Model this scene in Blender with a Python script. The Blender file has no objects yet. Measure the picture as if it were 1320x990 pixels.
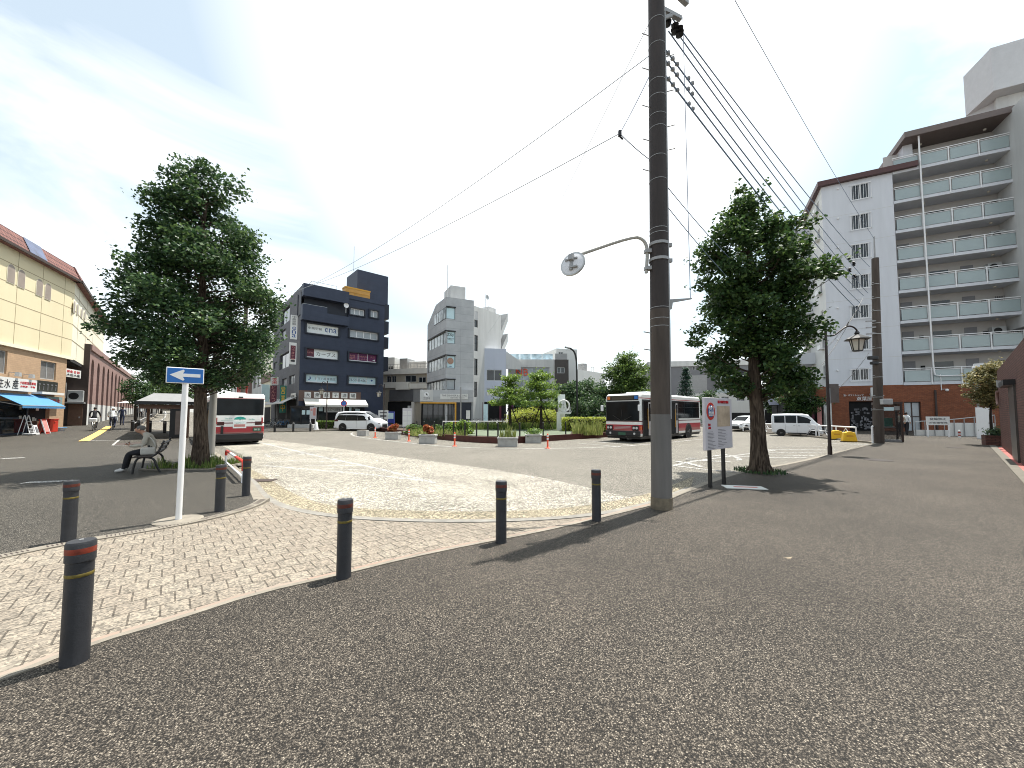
import bpy, bmesh, math, random
import numpy as np
from math import sin, cos, pi, radians as R
from mathutils import Vector, Matrix, Quaternion
V = Vector
sc = bpy.context.scene
COL = sc.collection
random.seed(7)

# ------------------------------------------------------------------ camera geometry
F_, CX_, CY_, PITCH, CAMZ = 490.0, 660.0, 508.0, R(2.95), 1.6
HOR = 533.25

def ray(px, py):
 x = (px - CX_) / F_
 y = -(py - CY_) / F_
 return V((x, cos(PITCH) - y * sin(PITCH), sin(PITCH) + y * cos(PITCH)))

def at(px, py, Y):
 r = ray(px, py)
 t = Y / r.y
 return V((r.x * t, Y, CAMZ + r.z * t))

def sstep(a, b, x):
 t = min(1, max(0, (x - a) / (b - a)))
 return t * t * (3 - 2 * t)

def gh(x, y):
 """height of the terrain: flat square, the street on the left climbs gently away"""
 if y < 5:
  return 0.0
 return sstep(.72, .9, -x / y) * .025 * max(0.0, -.65 * x + .75 * y - 28)

def on(px, py, z=0.0):
 """the point of the ground (z above the terrain) that the pixel shows"""
 r = ray(px, py)
 lo, hi = 0.5, 400.0
 f = lambda t: CAMZ + r.z * t - z - gh(r.x * t, r.y * t)
 for _ in range(60):
  m = (lo + hi) / 2
  if f(m) > 0:
   lo = m
  else:
   hi = m
 return V((r.x * lo, r.y * lo, CAMZ + r.z * lo))

ROAD = -0.10

# ------------------------------------------------------------------ materials
def nodes(name):
 m = bpy.data.materials.new(name)
 m.use_nodes = True
 nt = m.node_tree
 b = nt.nodes['Principled BSDF']
 return m, nt, b

def N(nt, t, **k):
 n = nt.nodes.new(t)
 for a, v in k.items():
  setattr(n, a, v)
 return n

def ramp(nt, stops, interp='LINEAR'):
 n = nt.nodes.new('ShaderNodeValToRGB')
 n.color_ramp.interpolation = interp
 e = n.color_ramp.elements
 while len(e) < len(stops):
  e.new(0.5)
 for el, (p, c) in zip(e, stops):
  el.position = p
  el.color = (*c, 1) if len(c) == 3 else c
 return n

def sc3(c, k):
 return tuple(min(1, max(0, a * k)) for a in c)

def mat(name, col, rough=.65, metal=0.0, var=.12, scale=2.5, bump=0.0, bscale=60, spec=.4, streak=False):
 m, nt, b = nodes(name)
 tc = N(nt, 'ShaderNodeTexCoord')
 n = N(nt, 'ShaderNodeTexNoise')
 n.inputs['Scale'].default_value = scale
 n.inputs['Detail'].default_value = 6
 n.inputs['Roughness'].default_value = .65
 src = tc.outputs['Object']
 if streak:
  mp = N(nt, 'ShaderNodeMapping')
  mp.inputs['Scale'].default_value = (1, 1, .12)
  nt.links.new(src, mp.inputs[0])
  src = mp.outputs[0]
 nt.links.new(src, n.inputs['Vector'])
 r = ramp(nt, [(.28, sc3(col, 1 - var)), (.72, sc3(col, 1 + var))])
 nt.links.new(n.outputs['Fac'], r.inputs[0])
 nt.links.new(r.outputs[0], b.inputs['Base Color'])
 b.inputs['Roughness'].default_value = rough
 b.inputs['Metallic'].default_value = metal
 b.inputs['Specular IOR Level'].default_value = spec
 if bump:
  n2 = N(nt, 'ShaderNodeTexNoise')
  n2.inputs['Scale'].default_value = bscale
  n2.inputs['Detail'].default_value = 4
  nt.links.new(tc.outputs['Object'], n2.inputs['Vector'])
  bp = N(nt, 'ShaderNodeBump')
  bp.inputs['Strength'].default_value = bump
  bp.inputs['Distance'].default_value = .02
  nt.links.new(n2.outputs['Fac'], bp.inputs['Height'])
  nt.links.new(bp.outputs[0], b.inputs['Normal'])
 return m

def glass(name, col=(.02, .025, .03), rough=.06, spec=.6):
 m, nt, b = nodes(name)
 tc = N(nt, 'ShaderNodeTexCoord')
 n = N(nt, 'ShaderNodeTexNoise')
 n.inputs['Scale'].default_value = 1.3
 nt.links.new(tc.outputs['Object'], n.inputs['Vector'])
 r = ramp(nt, [(.3, sc3(col, .6)), (.7, sc3(col, 1.5))])
 nt.links.new(n.outputs['Fac'], r.inputs[0])
 nt.links.new(r.outputs[0], b.inputs['Base Color'])
 b.inputs['Roughness'].default_value = rough
 b.inputs['Specular IOR Level'].default_value = spec
 return m

def asphalt(name, dark, mid, light, scale, bump, big=.25, light_at=.86, rough=.75):
 """stone chips in bitumen: cells with their own tone"""
 m, nt, b = nodes(name)
 tc = N(nt, 'ShaderNodeTexCoord')
 vo = N(nt, 'ShaderNodeTexVoronoi')
 vo.inputs['Scale'].default_value = scale
 nt.links.new(tc.outputs['Object'], vo.inputs['Vector'])
 sx = N(nt, 'ShaderNodeSeparateColor')
 nt.links.new(vo.outputs['Color'], sx.inputs[0])
 r = ramp(nt, [(0, dark), (.3, sc3(mid, .55)), (.6, mid), (light_at, sc3(mid, 1.7)), (1, light)])
 nt.links.new(sx.outputs[0], r.inputs[0])
 # gaps between chips
 gp = ramp(nt, [(.22, (1.15, 1.15, 1.15)), (.68, (.16, .15, .14))])
 nt.links.new(vo.outputs['Distance'], gp.inputs[0])
 mx = N(nt, 'ShaderNodeMix', data_type='RGBA', blend_type='MULTIPLY')
 mx.inputs[0].default_value = 1
 nt.links.new(r.outputs[0], mx.inputs[6])
 nt.links.new(gp.outputs[0], mx.inputs[7])
 nb = N(nt, 'ShaderNodeTexNoise')
 nb.inputs['Scale'].default_value = .45
 nb.inputs['Detail'].default_value = 7
 nb.inputs['Roughness'].default_value = .62
 nt.links.new(tc.outputs['Object'], nb.inputs['Vector'])
 rb = ramp(nt, [(.3, (1 - big,) * 3), (.7, (1 + big * .6,) * 3)])
 nt.links.new(nb.outputs['Fac'], rb.inputs[0])
 m2 = N(nt, 'ShaderNodeMix', data_type='RGBA', blend_type='MULTIPLY')
 m2.inputs[0].default_value = 1
 nt.links.new(mx.outputs[2], m2.inputs[6])
 nt.links.new(rb.outputs[0], m2.inputs[7])
 nt.links.new(m2.outputs[2], b.inputs['Base Color'])
 b.inputs['Roughness'].default_value = rough
 b.inputs['Specular IOR Level'].default_value = .3
 bp = N(nt, 'ShaderNodeBump', invert=True)
 bp.inputs['Strength'].default_value = bump
 bp.inputs['Distance'].default_value = .004
 nt.links.new(vo.outputs['Distance'], bp.inputs['Height'])
 nt.links.new(bp.outputs[0], b.inputs['Normal'])
 return m

def bricks(name, c1, c2, cm, bw, bh, mortar=.01, rot=0.0, offset=.5, vertical=True, rough=.8, bump=.3, speck=0, sq=None):
 """brick or paver bond; vertical=True: courses climb local Z"""
 m, nt, b = nodes(name)
 tc = N(nt, 'ShaderNodeTexCoord')
 src = tc.outputs['Object']
 if vertical:
  s = N(nt, 'ShaderNodeSeparateXYZ')
  nt.links.new(src, s.inputs[0])
  a = N(nt, 'ShaderNodeMath', operation='ADD')
  nt.links.new(s.outputs[0], a.inputs[0])
  nt.links.new(s.outputs[1], a.inputs[1])
  c = N(nt, 'ShaderNodeCombineXYZ')
  nt.links.new(a.outputs[0], c.inputs[0])
  nt.links.new(s.outputs[2], c.inputs[1])
  src = c.outputs[0]
 else:
  mp = N(nt, 'ShaderNodeMapping')
  mp.inputs['Rotation'].default_value = (0, 0, rot)
  nt.links.new(src, mp.inputs[0])
  src = mp.outputs[0]
 br = N(nt, 'ShaderNodeTexBrick')
 br.offset = offset
 br.inputs['Scale'].default_value = 1
 br.inputs['Brick Width'].default_value = bw
 br.inputs['Row Height'].default_value = bh
 br.inputs['Mortar Size'].default_value = mortar
 br.inputs['Mortar Smooth'].default_value = .2
 br.inputs['Color1'].default_value = (*c1, 1)
 br.inputs['Color2'].default_value = (*c2, 1)
 br.inputs['Mortar'].default_value = (*cm, 1)
 nt.links.new(src, br.inputs['Vector'])
 n = N(nt, 'ShaderNodeTexNoise')
 n.inputs['Scale'].default_value = .8
 n.inputs['Detail'].default_value = 8
 n.inputs['Roughness'].default_value = .7
 nt.links.new(tc.outputs['Object'], n.inputs['Vector'])
 r = ramp(nt, [(.3, (.85, .85, .85)), (.7, (1.1, 1.09, 1.07))])
 nt.links.new(n.outputs['Fac'], r.inputs[0])
 mx = N(nt, 'ShaderNodeMix', data_type='RGBA', blend_type='MULTIPLY')
 mx.inputs[0].default_value = 1
 nt.links.new(br.outputs['Color'], mx.inputs[6])
 nt.links.new(r.outputs[0], mx.inputs[7])
 out = mx.outputs[2]
 hgt = br.outputs['Fac']
 if speck:
  vo = N(nt, 'ShaderNodeTexVoronoi')
  vo.inputs['Scale'].default_value = speck
  nt.links.new(tc.outputs['Object'], vo.inputs['Vector'])
  sx = N(nt, 'ShaderNodeSeparateColor')
  nt.links.new(vo.outputs['Color'], sx.inputs[0])
  r2 = ramp(nt, [(0, (.5, .5, .5)), (.5, (.95, .95, .95)), (1, (1.45, 1.4, 1.35))])
  nt.links.new(sx.outputs[0], r2.inputs[0])
  m3 = N(nt, 'ShaderNodeMix', data_type='RGBA', blend_type='MULTIPLY')
  m3.inputs[0].default_value = 1
  nt.links.new(out, m3.inputs[6])
  nt.links.new(r2.outputs[0], m3.inputs[7])
  out = m3.outputs[2]
 nt.links.new(out, b.inputs['Base Color'])
 b.inputs['Roughness'].default_value = rough
 b.inputs['Specular IOR Level'].default_value = .25
 bp = N(nt, 'ShaderNodeBump', invert=True)
 bp.inputs['Strength'].default_value = bump
 bp.inputs['Distance'].default_value = .01
 nt.links.new(hgt, bp.inputs['Height'])
 nt.links.new(bp.outputs[0], b.inputs['Normal'])
 return m

def leafmat(name, a, b_, c, trans=.35, rough=.5):
 m, nt, b = nodes(name)
 g = N(nt, 'ShaderNodeNewGeometry')
 r = ramp(nt, [(0, a), (.55, b_), (1, c)])
 nt.links.new(g.outputs['Random Per Island'], r.inputs[0])
 nt.links.new(r.outputs[0], b.inputs['Base Color'])
 b.inputs['Roughness'].default_value = rough
 b.inputs['Specular IOR Level'].default_value = .35
 t = N(nt, 'ShaderNodeBsdfTranslucent')
 hs = N(nt, 'ShaderNodeHueSaturation')
 hs.inputs['Value'].default_value = 1.5
 hs.inputs['Hue'].default_value = .48
 nt.links.new(r.outputs[0], hs.inputs['Color'])
 nt.links.new(hs.outputs[0], t.inputs[0])
 mx = N(nt, 'ShaderNodeMixShader')
 mx.inputs[0].default_value = trans
 nt.links.new(b.outputs[0], mx.inputs[1])
 nt.links.new(t.outputs[0], mx.inputs[2])
 nt.links.new(mx.outputs[0], nt.nodes['Material Output'].inputs['Surface'])
 return m

def barkmat(name, a, c):
 m, nt, b = nodes(name)
 tc = N(nt, 'ShaderNodeTexCoord')
 mp = N(nt, 'ShaderNodeMapping')
 mp.inputs['Scale'].default_value = (13, 13, 1.7)
 nt.links.new(tc.outputs['Object'], mp.inputs[0])
 n = N(nt, 'ShaderNodeTexNoise')
 n.inputs['Scale'].default_value = 1.6
 n.inputs['Detail'].default_value = 6
 n.inputs['Distortion'].default_value = .8
 nt.links.new(mp.outputs[0], n.inputs['Vector'])
 r = ramp(nt, [(.38, a), (.62, c)])
 nt.links.new(n.outputs['Fac'], r.inputs[0])
 nt.links.new(r.outputs[0], b.inputs['Base Color'])
 b.inputs['Roughness'].default_value = .95
 b.inputs['Specular IOR Level'].default_value = .15
 bp = N(nt, 'ShaderNodeBump')
 bp.inputs['Strength'].default_value = 1
 bp.inputs['Distance'].default_value = .06
 nt.links.new(n.outputs['Fac'], bp.inputs['Height'])
 nt.links.new(bp.outputs[0], b.inputs['Normal'])
 return m

M = {}
M['walk'] = asphalt('pavement_asphalt', (.007, .0056, .0045), (.100, .085, .068), (.32, .28, .225), 122, 1.0, .32, .87)
M['walk_left'] = asphalt('pavement_asphalt_left', (.014, .0125, .01), (.092, .084, .07), (.3, .27, .23), 110, .8, .22)
M['road'] = asphalt('road_asphalt', (.18, .168, .142), (.27, .252, .214), (.43, .40, .335), 60, .35, .16)
M['bay'] = asphalt('bay_concrete', (.30, .28, .225), (.50, .47, .40), (.66, .64, .58), 42, .3, .3)
M['gutter'] = asphalt('gutter_concrete', (.24, .205, .14), (.40, .35, .245), (.55, .49, .36), 40, .3, .28)
M['paver'] = bricks('pavers', (.225, .2, .165), (.2, .174, .143), (.09, .078, .064), .185, .245, .007, rot=R(-42), vertical=False, bump=.6, speck=60)
M['kerb'] = mat('kerb_stone', (.2, .178, .145), .85, var=.25, scale=5, bump=.3)
M['kerb_pink'] = bricks('edging_brick', (.26, .18, .14), (.25, .21, .175), (.13, .11, .09), .42, 2, .006, rot=R(-42), vertical=False, bump=.2)
M['line'] = asphalt('road_paint', (.36, .355, .325), (.62, .61, .58), (.84, .83, .79), 45, .2, .25)
M['tact'] = mat('tactile_yellow', (.62, .4, .12), .8, var=.2, scale=6)
M['soil'] = mat('soil', (.07, .05, .035), .95, var=.4, scale=8, bump=.6)
M['turf'] = mat('turf', (.12, .145, .10), .95, var=.25, scale=1.5, bump=.5, bscale=90)
M['white'] = mat('white_paint', (.72, .72, .72), .4, var=.04)
M['offwhite'] = mat('offwhite_paint', (.6, .6, .58), .6, var=.08, scale=.8, streak=True)
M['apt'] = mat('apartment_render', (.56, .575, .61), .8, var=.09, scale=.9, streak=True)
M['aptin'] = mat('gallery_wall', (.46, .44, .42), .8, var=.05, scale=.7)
M['navy'] = bricks('navy_tile', (.037, .046, .074), (.039, .049, .078), (.031, .040, .066), 2.6, .62, .015, bump=.08, rough=.5)
M['navyd'] = mat('navy_trim', (.014, .018, .03), .5, var=.1)
M['greytile'] = bricks('grey_tile', (.15, .155, .17), (.125, .13, .145), (.09, .09, .1), .25, .12, .008, bump=.2)
M['conc'] = bricks('fair_faced_concrete', (.40, .41, .425), (.43, .44, .455), (.30, .31, .32), 1.8, .9, .018, bump=.2, offset=0)
M['concl'] = mat('pale_concrete', (.5, .5, .49), .8, var=.14, scale=1.0, bump=.1, bscale=12, streak=True)
M['bluewhite'] = mat('cool_white_render', (.46, .49, .57), .8, var=.06, scale=.8, streak=True)
M['cream'] = mat('cream_panel', (.66, .58, .39), .75, var=.05, scale=.5, streak=True)
M['creamw'] = mat('cream_white_panel', (.72, .68, .54), .75, var=.05, scale=.5, streak=True)
M['tan'] = bricks('tan_tile', (.43, .295, .19), (.39, .265, .17), (.3, .21, .14), .3, .12, .006, bump=.1)
M['brown'] = mat('brown_cladding', (.25, .155, .135), .75, var=.08, scale=.8, streak=True)
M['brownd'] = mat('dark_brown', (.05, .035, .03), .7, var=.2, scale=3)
M['redbrick'] = bricks('red_brick', (.27, .092, .045), (.185, .06, .03), (.12, .06, .04), .22, .075, .012, bump=.4)
M['brownbrick'] = bricks('brown_brick', (.16, .075, .06), (.115, .052, .043), (.06, .038, .032), .24, .08, .012, bump=.5)
M['redtile'] = bricks('roof_tile', (.24, .12, .105), (.19, .095, .085), (.07, .04, .04), .3, .34, .03, bump=.6)
M['eave'] = mat('red_brown_metal', (.075, .032, .03), .45, var=.12)
M['solar'] = glass('solar_panel', (.05, .07, .14), .1, .7)
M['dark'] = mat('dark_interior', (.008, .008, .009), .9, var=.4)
M['black'] = mat('black_metal', (.012, .012, .013), .45, var=.15)
M['bollard'] = mat('bollard_rubber', (.022, .023, .027), .55, var=.28, scale=7, bump=.12, bscale=90)
M['grey'] = mat('grey_metal', (.28, .28, .28), .5, .2, var=.1)
M['lgrey'] = mat('light_grey_steel', (.45, .46, .46), .45, .3, var=.08)
M['polepaint'] = mat('pole_grey_paint', (.125, .118, .112), .75, var=.22, scale=4, bump=.1, streak=True)
M['poledark'] = mat('pole_dark_concrete', (.030, .023, .021), .7, var=.4, scale=5, bump=.2, streak=True)
M['poleconc'] = mat('pole_bare_concrete', (.15, .125, .09), .9, var=.35, scale=9, bump=.5)
M['cable'] = mat('cable_flare_blue', (.12, .17, .25), .5)  # blue glow of flare against the sky put into the cable colour
M['glass'] = glass('window_glass')
M['glassl'] = glass('bright_window_glass', (.20, .24, .26), .08, .8)
M['glassg'] = mat('balcony_glass', (.30, .36, .365), .2, var=.07, scale=.6, spec=.6)
M['curtain'] = mat('blinds_behind_glass', (.32, .35, .37), .25, var=.15, scale=1, spec=.7)
M['red'] = mat('red_paint', (.48, .035, .02), .4, var=.1)
M['orange'] = mat('orange_rubber', (.72, .09, .035), .5, var=.1)
M['yellow'] = mat('yellow_plastic', (.75, .45, .03), .5, var=.1)
M['ylw_frame'] = mat('ochre_frame', (.55, .28, .03), .5, var=.06)
M['tan_box'] = mat('ochre_cladding', (.5, .27, .07), .6, var=.08)
M['signblue'] = mat('sign_blue', (.015, .13, .42), .35, var=.04)
M['deepblue'] = mat('deep_blue', (.02, .035, .25), .5)
M['letterblue'] = mat('letter_blue', (.015, .06, .22), .5)
M['ink'] = mat('sign_ink', (.015, .015, .017), .6)
M['greyink'] = mat('grey_ink', (.14, .14, .15), .6)
M['panel'] = mat('sign_panel', (.76, .80, .79), .4, var=.05)
M['paleblue'] = mat('pale_blue_panel', (.52, .68, .72), .35, var=.08)
M['maroon'] = mat('maroon_panel', (.09, .012, .03), .45, var=.08)
M['purple'] = mat('purple_panel', (.10, .012, .07), .45, var=.08)
M['redink'] = mat('red_ink', (.5, .02, .03), .5)
M['pinkish'] = mat('pink_print', (.5, .22, .2), .6)
M['green'] = mat('sign_green', (.02, .16, .12), .5)
M['teal'] = mat('teal_print', (.03, .36, .30), .4)
M['awnblue'] = mat('blue_canvas', (.055, .19, .38), .7, var=.06)
M['shopblue'] = mat('blue_grey_paint', (.045, .06, .085), .6, var=.1)
M['canvas'] = mat('white_canvas', (.62, .6, .55), .8, var=.06)
M['wood'] = mat('brown_wood', (.13, .07, .045), .6, var=.2, scale=6)
M['tyre'] = mat('tyre_rubber', (.013, .013, .013), .8)
M['rim'] = mat('alloy_rim', (.3, .3, .31), .3, .7)
M['carwhite'] = mat('car_white', (.66, .68, .70), .22, var=.02, spec=.6)
M['plastic'] = mat('black_plastic', (.014, .014, .015), .5)
M['lamp'] = mat('lamp_lens', (.5, .5, .5), .15, spec=.8)
M['lampred'] = mat('red_lens', (.3, .012, .012), .2, spec=.8)
M['lampamber'] = mat('amber_lens', (.55, .13, .02), .2, spec=.8)
M['lampglass'] = mat('frosted_lamp_glass', (.5, .47, .4), .3)
M['bark'] = barkmat('bark', (.028, .020, .015), (.105, .08, .06))
M['barkd'] = mat('dark_bark', (.03, .023, .018), .95, var=.4, scale=9, bump=.8)
M['leaf'] = leafmat('leaf', (.016, .042, .014), (.03, .07, .02), (.085, .14, .035), .3)
M['leafdk'] = leafmat('leaf_dark', (.016, .042, .018), (.032, .072, .028), (.085, .145, .045), .3)
M['leaflt'] = leafmat('leaf_light', (.05, .10, .022), (.10, .18, .035), (.2, .29, .05), .35)
M['leafyl'] = leafmat('leaf_yellow_green', (.15, .2, .03), (.25, .31, .05), (.36, .4, .09), .45)
M['conifer'] = leafmat('needles', (.014, .04, .028), (.028, .065, .045), (.05, .1, .06), .15)
M['grassm'] = leafmat('grass_blade', (.05, .10, .02), (.1, .17, .035), (.24, .26, .09), .35)
M['flower'] = leafmat('red_flower', (.24, .05, .02), (.38, .12, .045), (.24, .15, .04), .25)
M['skin'] = mat('skin', (.36, .19, .125), .55, var=.06)
M['hairgrey'] = mat('grey_hair', (.12, .115, .11), .8, var=.2, scale=40)
M['hairdark'] = mat('dark_hair', (.015, .012, .01), .7)
M['jacket'] = mat('beige_jacket', (.36, .33, .275), .85, var=.1, scale=9, bump=.2, bscale=20)
M['clothw'] = mat('white_cloth', (.6, .62, .63), .85, var=.08, scale=8)
M['clothd'] = mat('dark_cloth', (.014, .014, .018), .9, var=.2, scale=8)
M['clothb'] = mat('navy_cloth', (.025, .03, .06), .9, var=.2, scale=8)
M['shoe'] = mat('white_shoe', (.5, .49, .47), .6)
M['bag'] = mat('pale_canvas_bag', (.42, .40, .36), .8, var=.12, scale=12, bump=.2)
M['mirrorback'] = mat('mirror_back', (.6, .6, .62), .35, .1)
M['tank'] = mat('white_tank', (.6, .6, .6), .5)
M['redpave'] = bricks('red_paving', (.42, .14, .12), (.36, .11, .1), (.2, .1, .09), .3, .3, .012, vertical=False)

# bus paint: bands by height above the road
def buspaint():
 m, nt, b = nodes('bus_paint')
 tc = N(nt, 'ShaderNodeTexCoord')
 s = N(nt, 'ShaderNodeSeparateXYZ')
 nt.links.new(tc.outputs['Object'], s.inputs[0])
 d = N(nt, 'ShaderNodeMath', operation='DIVIDE')
 d.inputs[1].default_value = 3.0
 nt.links.new(s.outputs[2], d.inputs[0])
 w, rd, dr, pk = (.68, .68, .66), (.34, .02, .03), (.12, .012, .016), (.33, .11, .1)
 r = ramp(nt, [(0, w), (.175, pk), (.245, rd), (.345, w), (.405, dr), (.425, w), (.865, rd), (.88, w)], 'CONSTANT')
 nt.links.new(d.outputs[0], r.inputs[0])
 nt.links.new(r.outputs[0], b.inputs['Base Color'])
 b.inputs['Roughness'].default_value = .3
 return m
M['bus'] = buspaint()

# ------------------------------------------------------------------ mesh builder
class MB:
 def __init__(s, M=None):
  s.v, s.f, s.m, s.cur, s.M = [], [], [], 0, M
 def add(s, vs, fs):
  n = len(s.v)
  if s.M is not None:
   vs = [s.M @ V(p) for p in vs]
  s.v += [tuple(p) for p in vs]
  s.f += [tuple(n + i for i in f) for f in fs]
  s.m += [s.cur] * len(fs)
  return s
 def box(s, x0, y0, z0, x1, y1, z1):
  return s.add([(x0, y0, z0), (x1, y0, z0), (x1, y1, z0), (x0, y1, z0), (x0, y0, z1), (x1, y0, z1), (x1, y1, z1), (x0, y1, z1)],
                     [(0, 3, 2, 1), (4, 5, 6, 7), (0, 1, 5, 4), (1, 2, 6, 5), (2, 3, 7, 6), (3, 0, 4, 7)])
 def cbox(s, cx, cy, z0, w, d, h):
  return s.box(cx - w / 2, cy - d / 2, z0, cx + w / 2, cy + d / 2, z0 + h)
 def bar(s, a, b, w, h=None):
  """rectangular bar from a to b"""
  a, b = V(a), V(b)
  h = h or w
  d = (b - a).normalized()
  up = V((0, 0, 1)) if abs(d.z) < .95 else V((0, 1, 0))
  x = d.cross(up).normalized() * w / 2
  y = x.cross(d).normalized() * h / 2
  vs = [a - x - y, a + x - y, a + x + y, a - x + y, b - x - y, b + x - y, b + x + y, b - x + y]
  return s.add(vs, [(0, 1, 2, 3), (4, 7, 6, 5), (0, 4, 5, 1), (1, 5, 6, 2), (2, 6, 7, 3), (3, 7, 4, 0)])
 def tube(s, pts, r, n=8, caps=True):
  pts = [V(p) for p in pts]
  rs = r if isinstance(r, (list, tuple)) else [r] * len(pts)
  vs, fs = [], []
  prev = None
  for i, p in enumerate(pts):
   d = (pts[min(i + 1, len(pts) - 1)] - pts[max(i - 1, 0)]).normalized()
   if prev is None:
    x = d.orthogonal().normalized()
   else:
    x = (prev - d * prev.dot(d)).normalized()
   prev = x
   y = d.cross(x)
   for k in range(n):
    a = 2 * pi * k / n
    vs.append(p + (x * cos(a) + y * sin(a)) * rs[i])
  for i in range(len(pts) - 1):
   for k in range(n):
    k2 = (k + 1) % n
    fs.append((i * n + k, i * n + k2, (i + 1) * n + k2, (i + 1) * n + k))
  if caps:
   fs.append(tuple(reversed(range(n))))
   fs.append(tuple((len(pts) - 1) * n + k for k in range(n)))
  return s.add(vs, fs)
 def cyl(s, a, b, r0, r1=None, n=14):
  return s.tube([a, b], [r0, r0 if r1 is None else r1], n)
 def prism(s, pts, z0, z1):
  n = len(pts)
  vs = [(p[0], p[1], z0) for p in pts] + [(p[0], p[1], z1) for p in pts]
  return s.add(vs, [tuple(reversed(range(n))), tuple(range(n, 2 * n))] + [(i, (i + 1) % n, n + (i + 1) % n, n + i) for i in range(n)])
 def extr(s, pts, y0, y1):
  """polygon in local XZ, extruded along Y"""
  n = len(pts)
  vs = [(p[0], y0, p[1]) for p in pts] + [(p[0], y1, p[1]) for p in pts]
  return s.add(vs, [tuple(range(n)), tuple(reversed(range(n, 2 * n)))] + [((i + 1) % n, i, n + i, n + (i + 1) % n) for i in range(n)])
 def lathe(s, prof, c=(0, 0, 0), n=16, ax='z'):
  vs, fs = [], []
  c = V(c)
  for r, h in prof:
   for k in range(n):
    a = 2 * pi * k / n
    p = (r * cos(a), r * sin(a), h) if ax == 'z' else (r * cos(a), h, r * sin(a)) if ax == 'y' else (h, r * cos(a), r * sin(a))
    vs.append(c + V(p))
  m = len(prof)
  for i in range(m - 1):
   for k in range(n):
    k2 = (k + 1) % n
    fs.append((i * n + k, i * n + k2, (i + 1) * n + k2, (i + 1) * n + k))
  fs.append(tuple(reversed(range(n))))
  fs.append(tuple((m - 1) * n + k for k in range(n)))
  return s.add(vs, fs)
 def ball(s, c, r, nu=12, nv=8):
  if not isinstance(r, (tuple, list)):
   r = (r, r, r)
  vs, fs = [], []
  for j in range(nv + 1):
   t = pi * j / nv
   for i in range(nu):
    a = 2 * pi * i / nu
    vs.append((c[0] + r[0] * sin(t) * cos(a), c[1] + r[1] * sin(t) * sin(a), c[2] + r[2] * cos(t)))
  for j in range(nv):
   for i in range(nu):
    i2 = (i + 1) % nu
    fs.append((j * nu + i, (j + 1) * nu + i, (j + 1) * nu + i2, j * nu + i2))
  return s.add(vs, fs)
 def quad(s, a, b, c, d):
  return s.add([a, b, c, d], [(0, 1, 2, 3)])
 def text(s, body, x, z, h, w=None, y=0.0, depth=.012, center=True, vertical=False, maxw=None):
  """lettering in the local XZ plane facing -Y, thickness towards -Y"""
  if vertical:
   n = len(body)
   for i, ch in enumerate(body):
    s.text(ch, x, z + h * (n / 2 - i - .5) * 1.0 - h * .4, h * .8, None, y, depth, True)
   return s
  cu = bpy.data.curves.new('lettering', 'FONT')
  cu.body = body
  cu.resolution_u = 2
  o = bpy.data.objects.new('lettering', cu)
  COL.objects.link(o)
  dg = bpy.context.evaluated_depsgraph_get()
  me = bpy.data.meshes.new_from_object(o.evaluated_get(dg))
  bpy.data.objects.remove(o)
  bpy.data.curves.remove(cu)
  if not len(me.vertices):
   return s
  co = [v.co.copy() for v in me.vertices]
  fs = [tuple(p.vertices) for p in me.polygons]
  bpy.data.meshes.remove(me)
  x0, x1 = min(c.x for c in co), max(c.x for c in co)
  y0, y1 = min(c.y for c in co), max(c.y for c in co)
  kz = h / max(1e-4, (y1 - y0))
  kx = (w / (x1 - x0)) if w else kz
  if maxw and kx * (x1 - x0) > maxw:
   kx = maxw / (x1 - x0)
  ox = x - (kx * (x1 - x0) / 2 if center else 0)
  n = len(co)
  P = [(ox + (c.x - x0) * kx, y - depth, z + (c.y - y0) * kz) for c in co]
  Q = [(p[0], y, p[2]) for p in P]
  # outline walls
  cnt = {}
  for f in fs:
   for a, b in zip(f, f[1:] + f[:1]):
    cnt[(a, b)] = 1
  side = [(a, b, n + b, n + a) for (a, b) in cnt if (b, a) not in cnt]
  s.add(P + Q, fs + [tuple(reversed(q)) for q in side])
  return s
 def build(s, name, mats, parent=None, smooth=None, bevel=0, fix=True, seg=2):
  me = bpy.data.meshes.new(name)
  me.from_pydata(s.v, [], s.f)
  if not isinstance(mats, (list, tuple)):
   mats = [mats]
  for m in mats:
   me.materials.append(M[m] if isinstance(m, str) else m)
  if len(mats) > 1:
   me.polygons.foreach_set('material_index', s.m)
  if fix:
   b = bmesh.new()
   b.from_mesh(me)
   bmesh.ops.recalc_face_normals(b, faces=b.faces)
   b.to_mesh(me)
   b.free()
  me.update()
  if smooth:
   me.polygons.foreach_set('use_smooth', [True] * len(me.polygons))
   me.set_sharp_from_angle(angle=R(smooth))
  o = bpy.data.objects.new(name, me)
  COL.objects.link(o)
  if bevel:
   md = o.modifiers.new('edge', 'BEVEL')
   md.width = bevel
   md.segments = seg
   md.limit_method = 'ANGLE'
   md.angle_limit = R(40)
  if parent:
   o.parent = parent
  return o

def thing(name, label, cat, loc=(0, 0, 0), rz=0.0, group=None, scale=None):
 o = bpy.data.objects.new(name, None)
 COL.objects.link(o)
 o.location = loc
 o.rotation_euler = (0, 0, rz)
 if scale:
  o.scale = (scale,) * 3
 o['label'] = label
 o['category'] = cat
 if group:
  o['group'] = group
 return o

def tag(o, label, cat, group=None, kind=None):
 o['label'] = label
 o['category'] = cat
 if group:
  o['group'] = group
 if kind:
  o['kind'] = kind
 return o

def struct(o, kind='structure'):
 o['kind'] = kind
 return o

def copy_tree(o, parent=None):
 c = o.copy()
 COL.objects.link(c)
 if parent:
  c.parent = parent
 for ch in o.children:
  copy_tree(ch, c)
 return c

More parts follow.
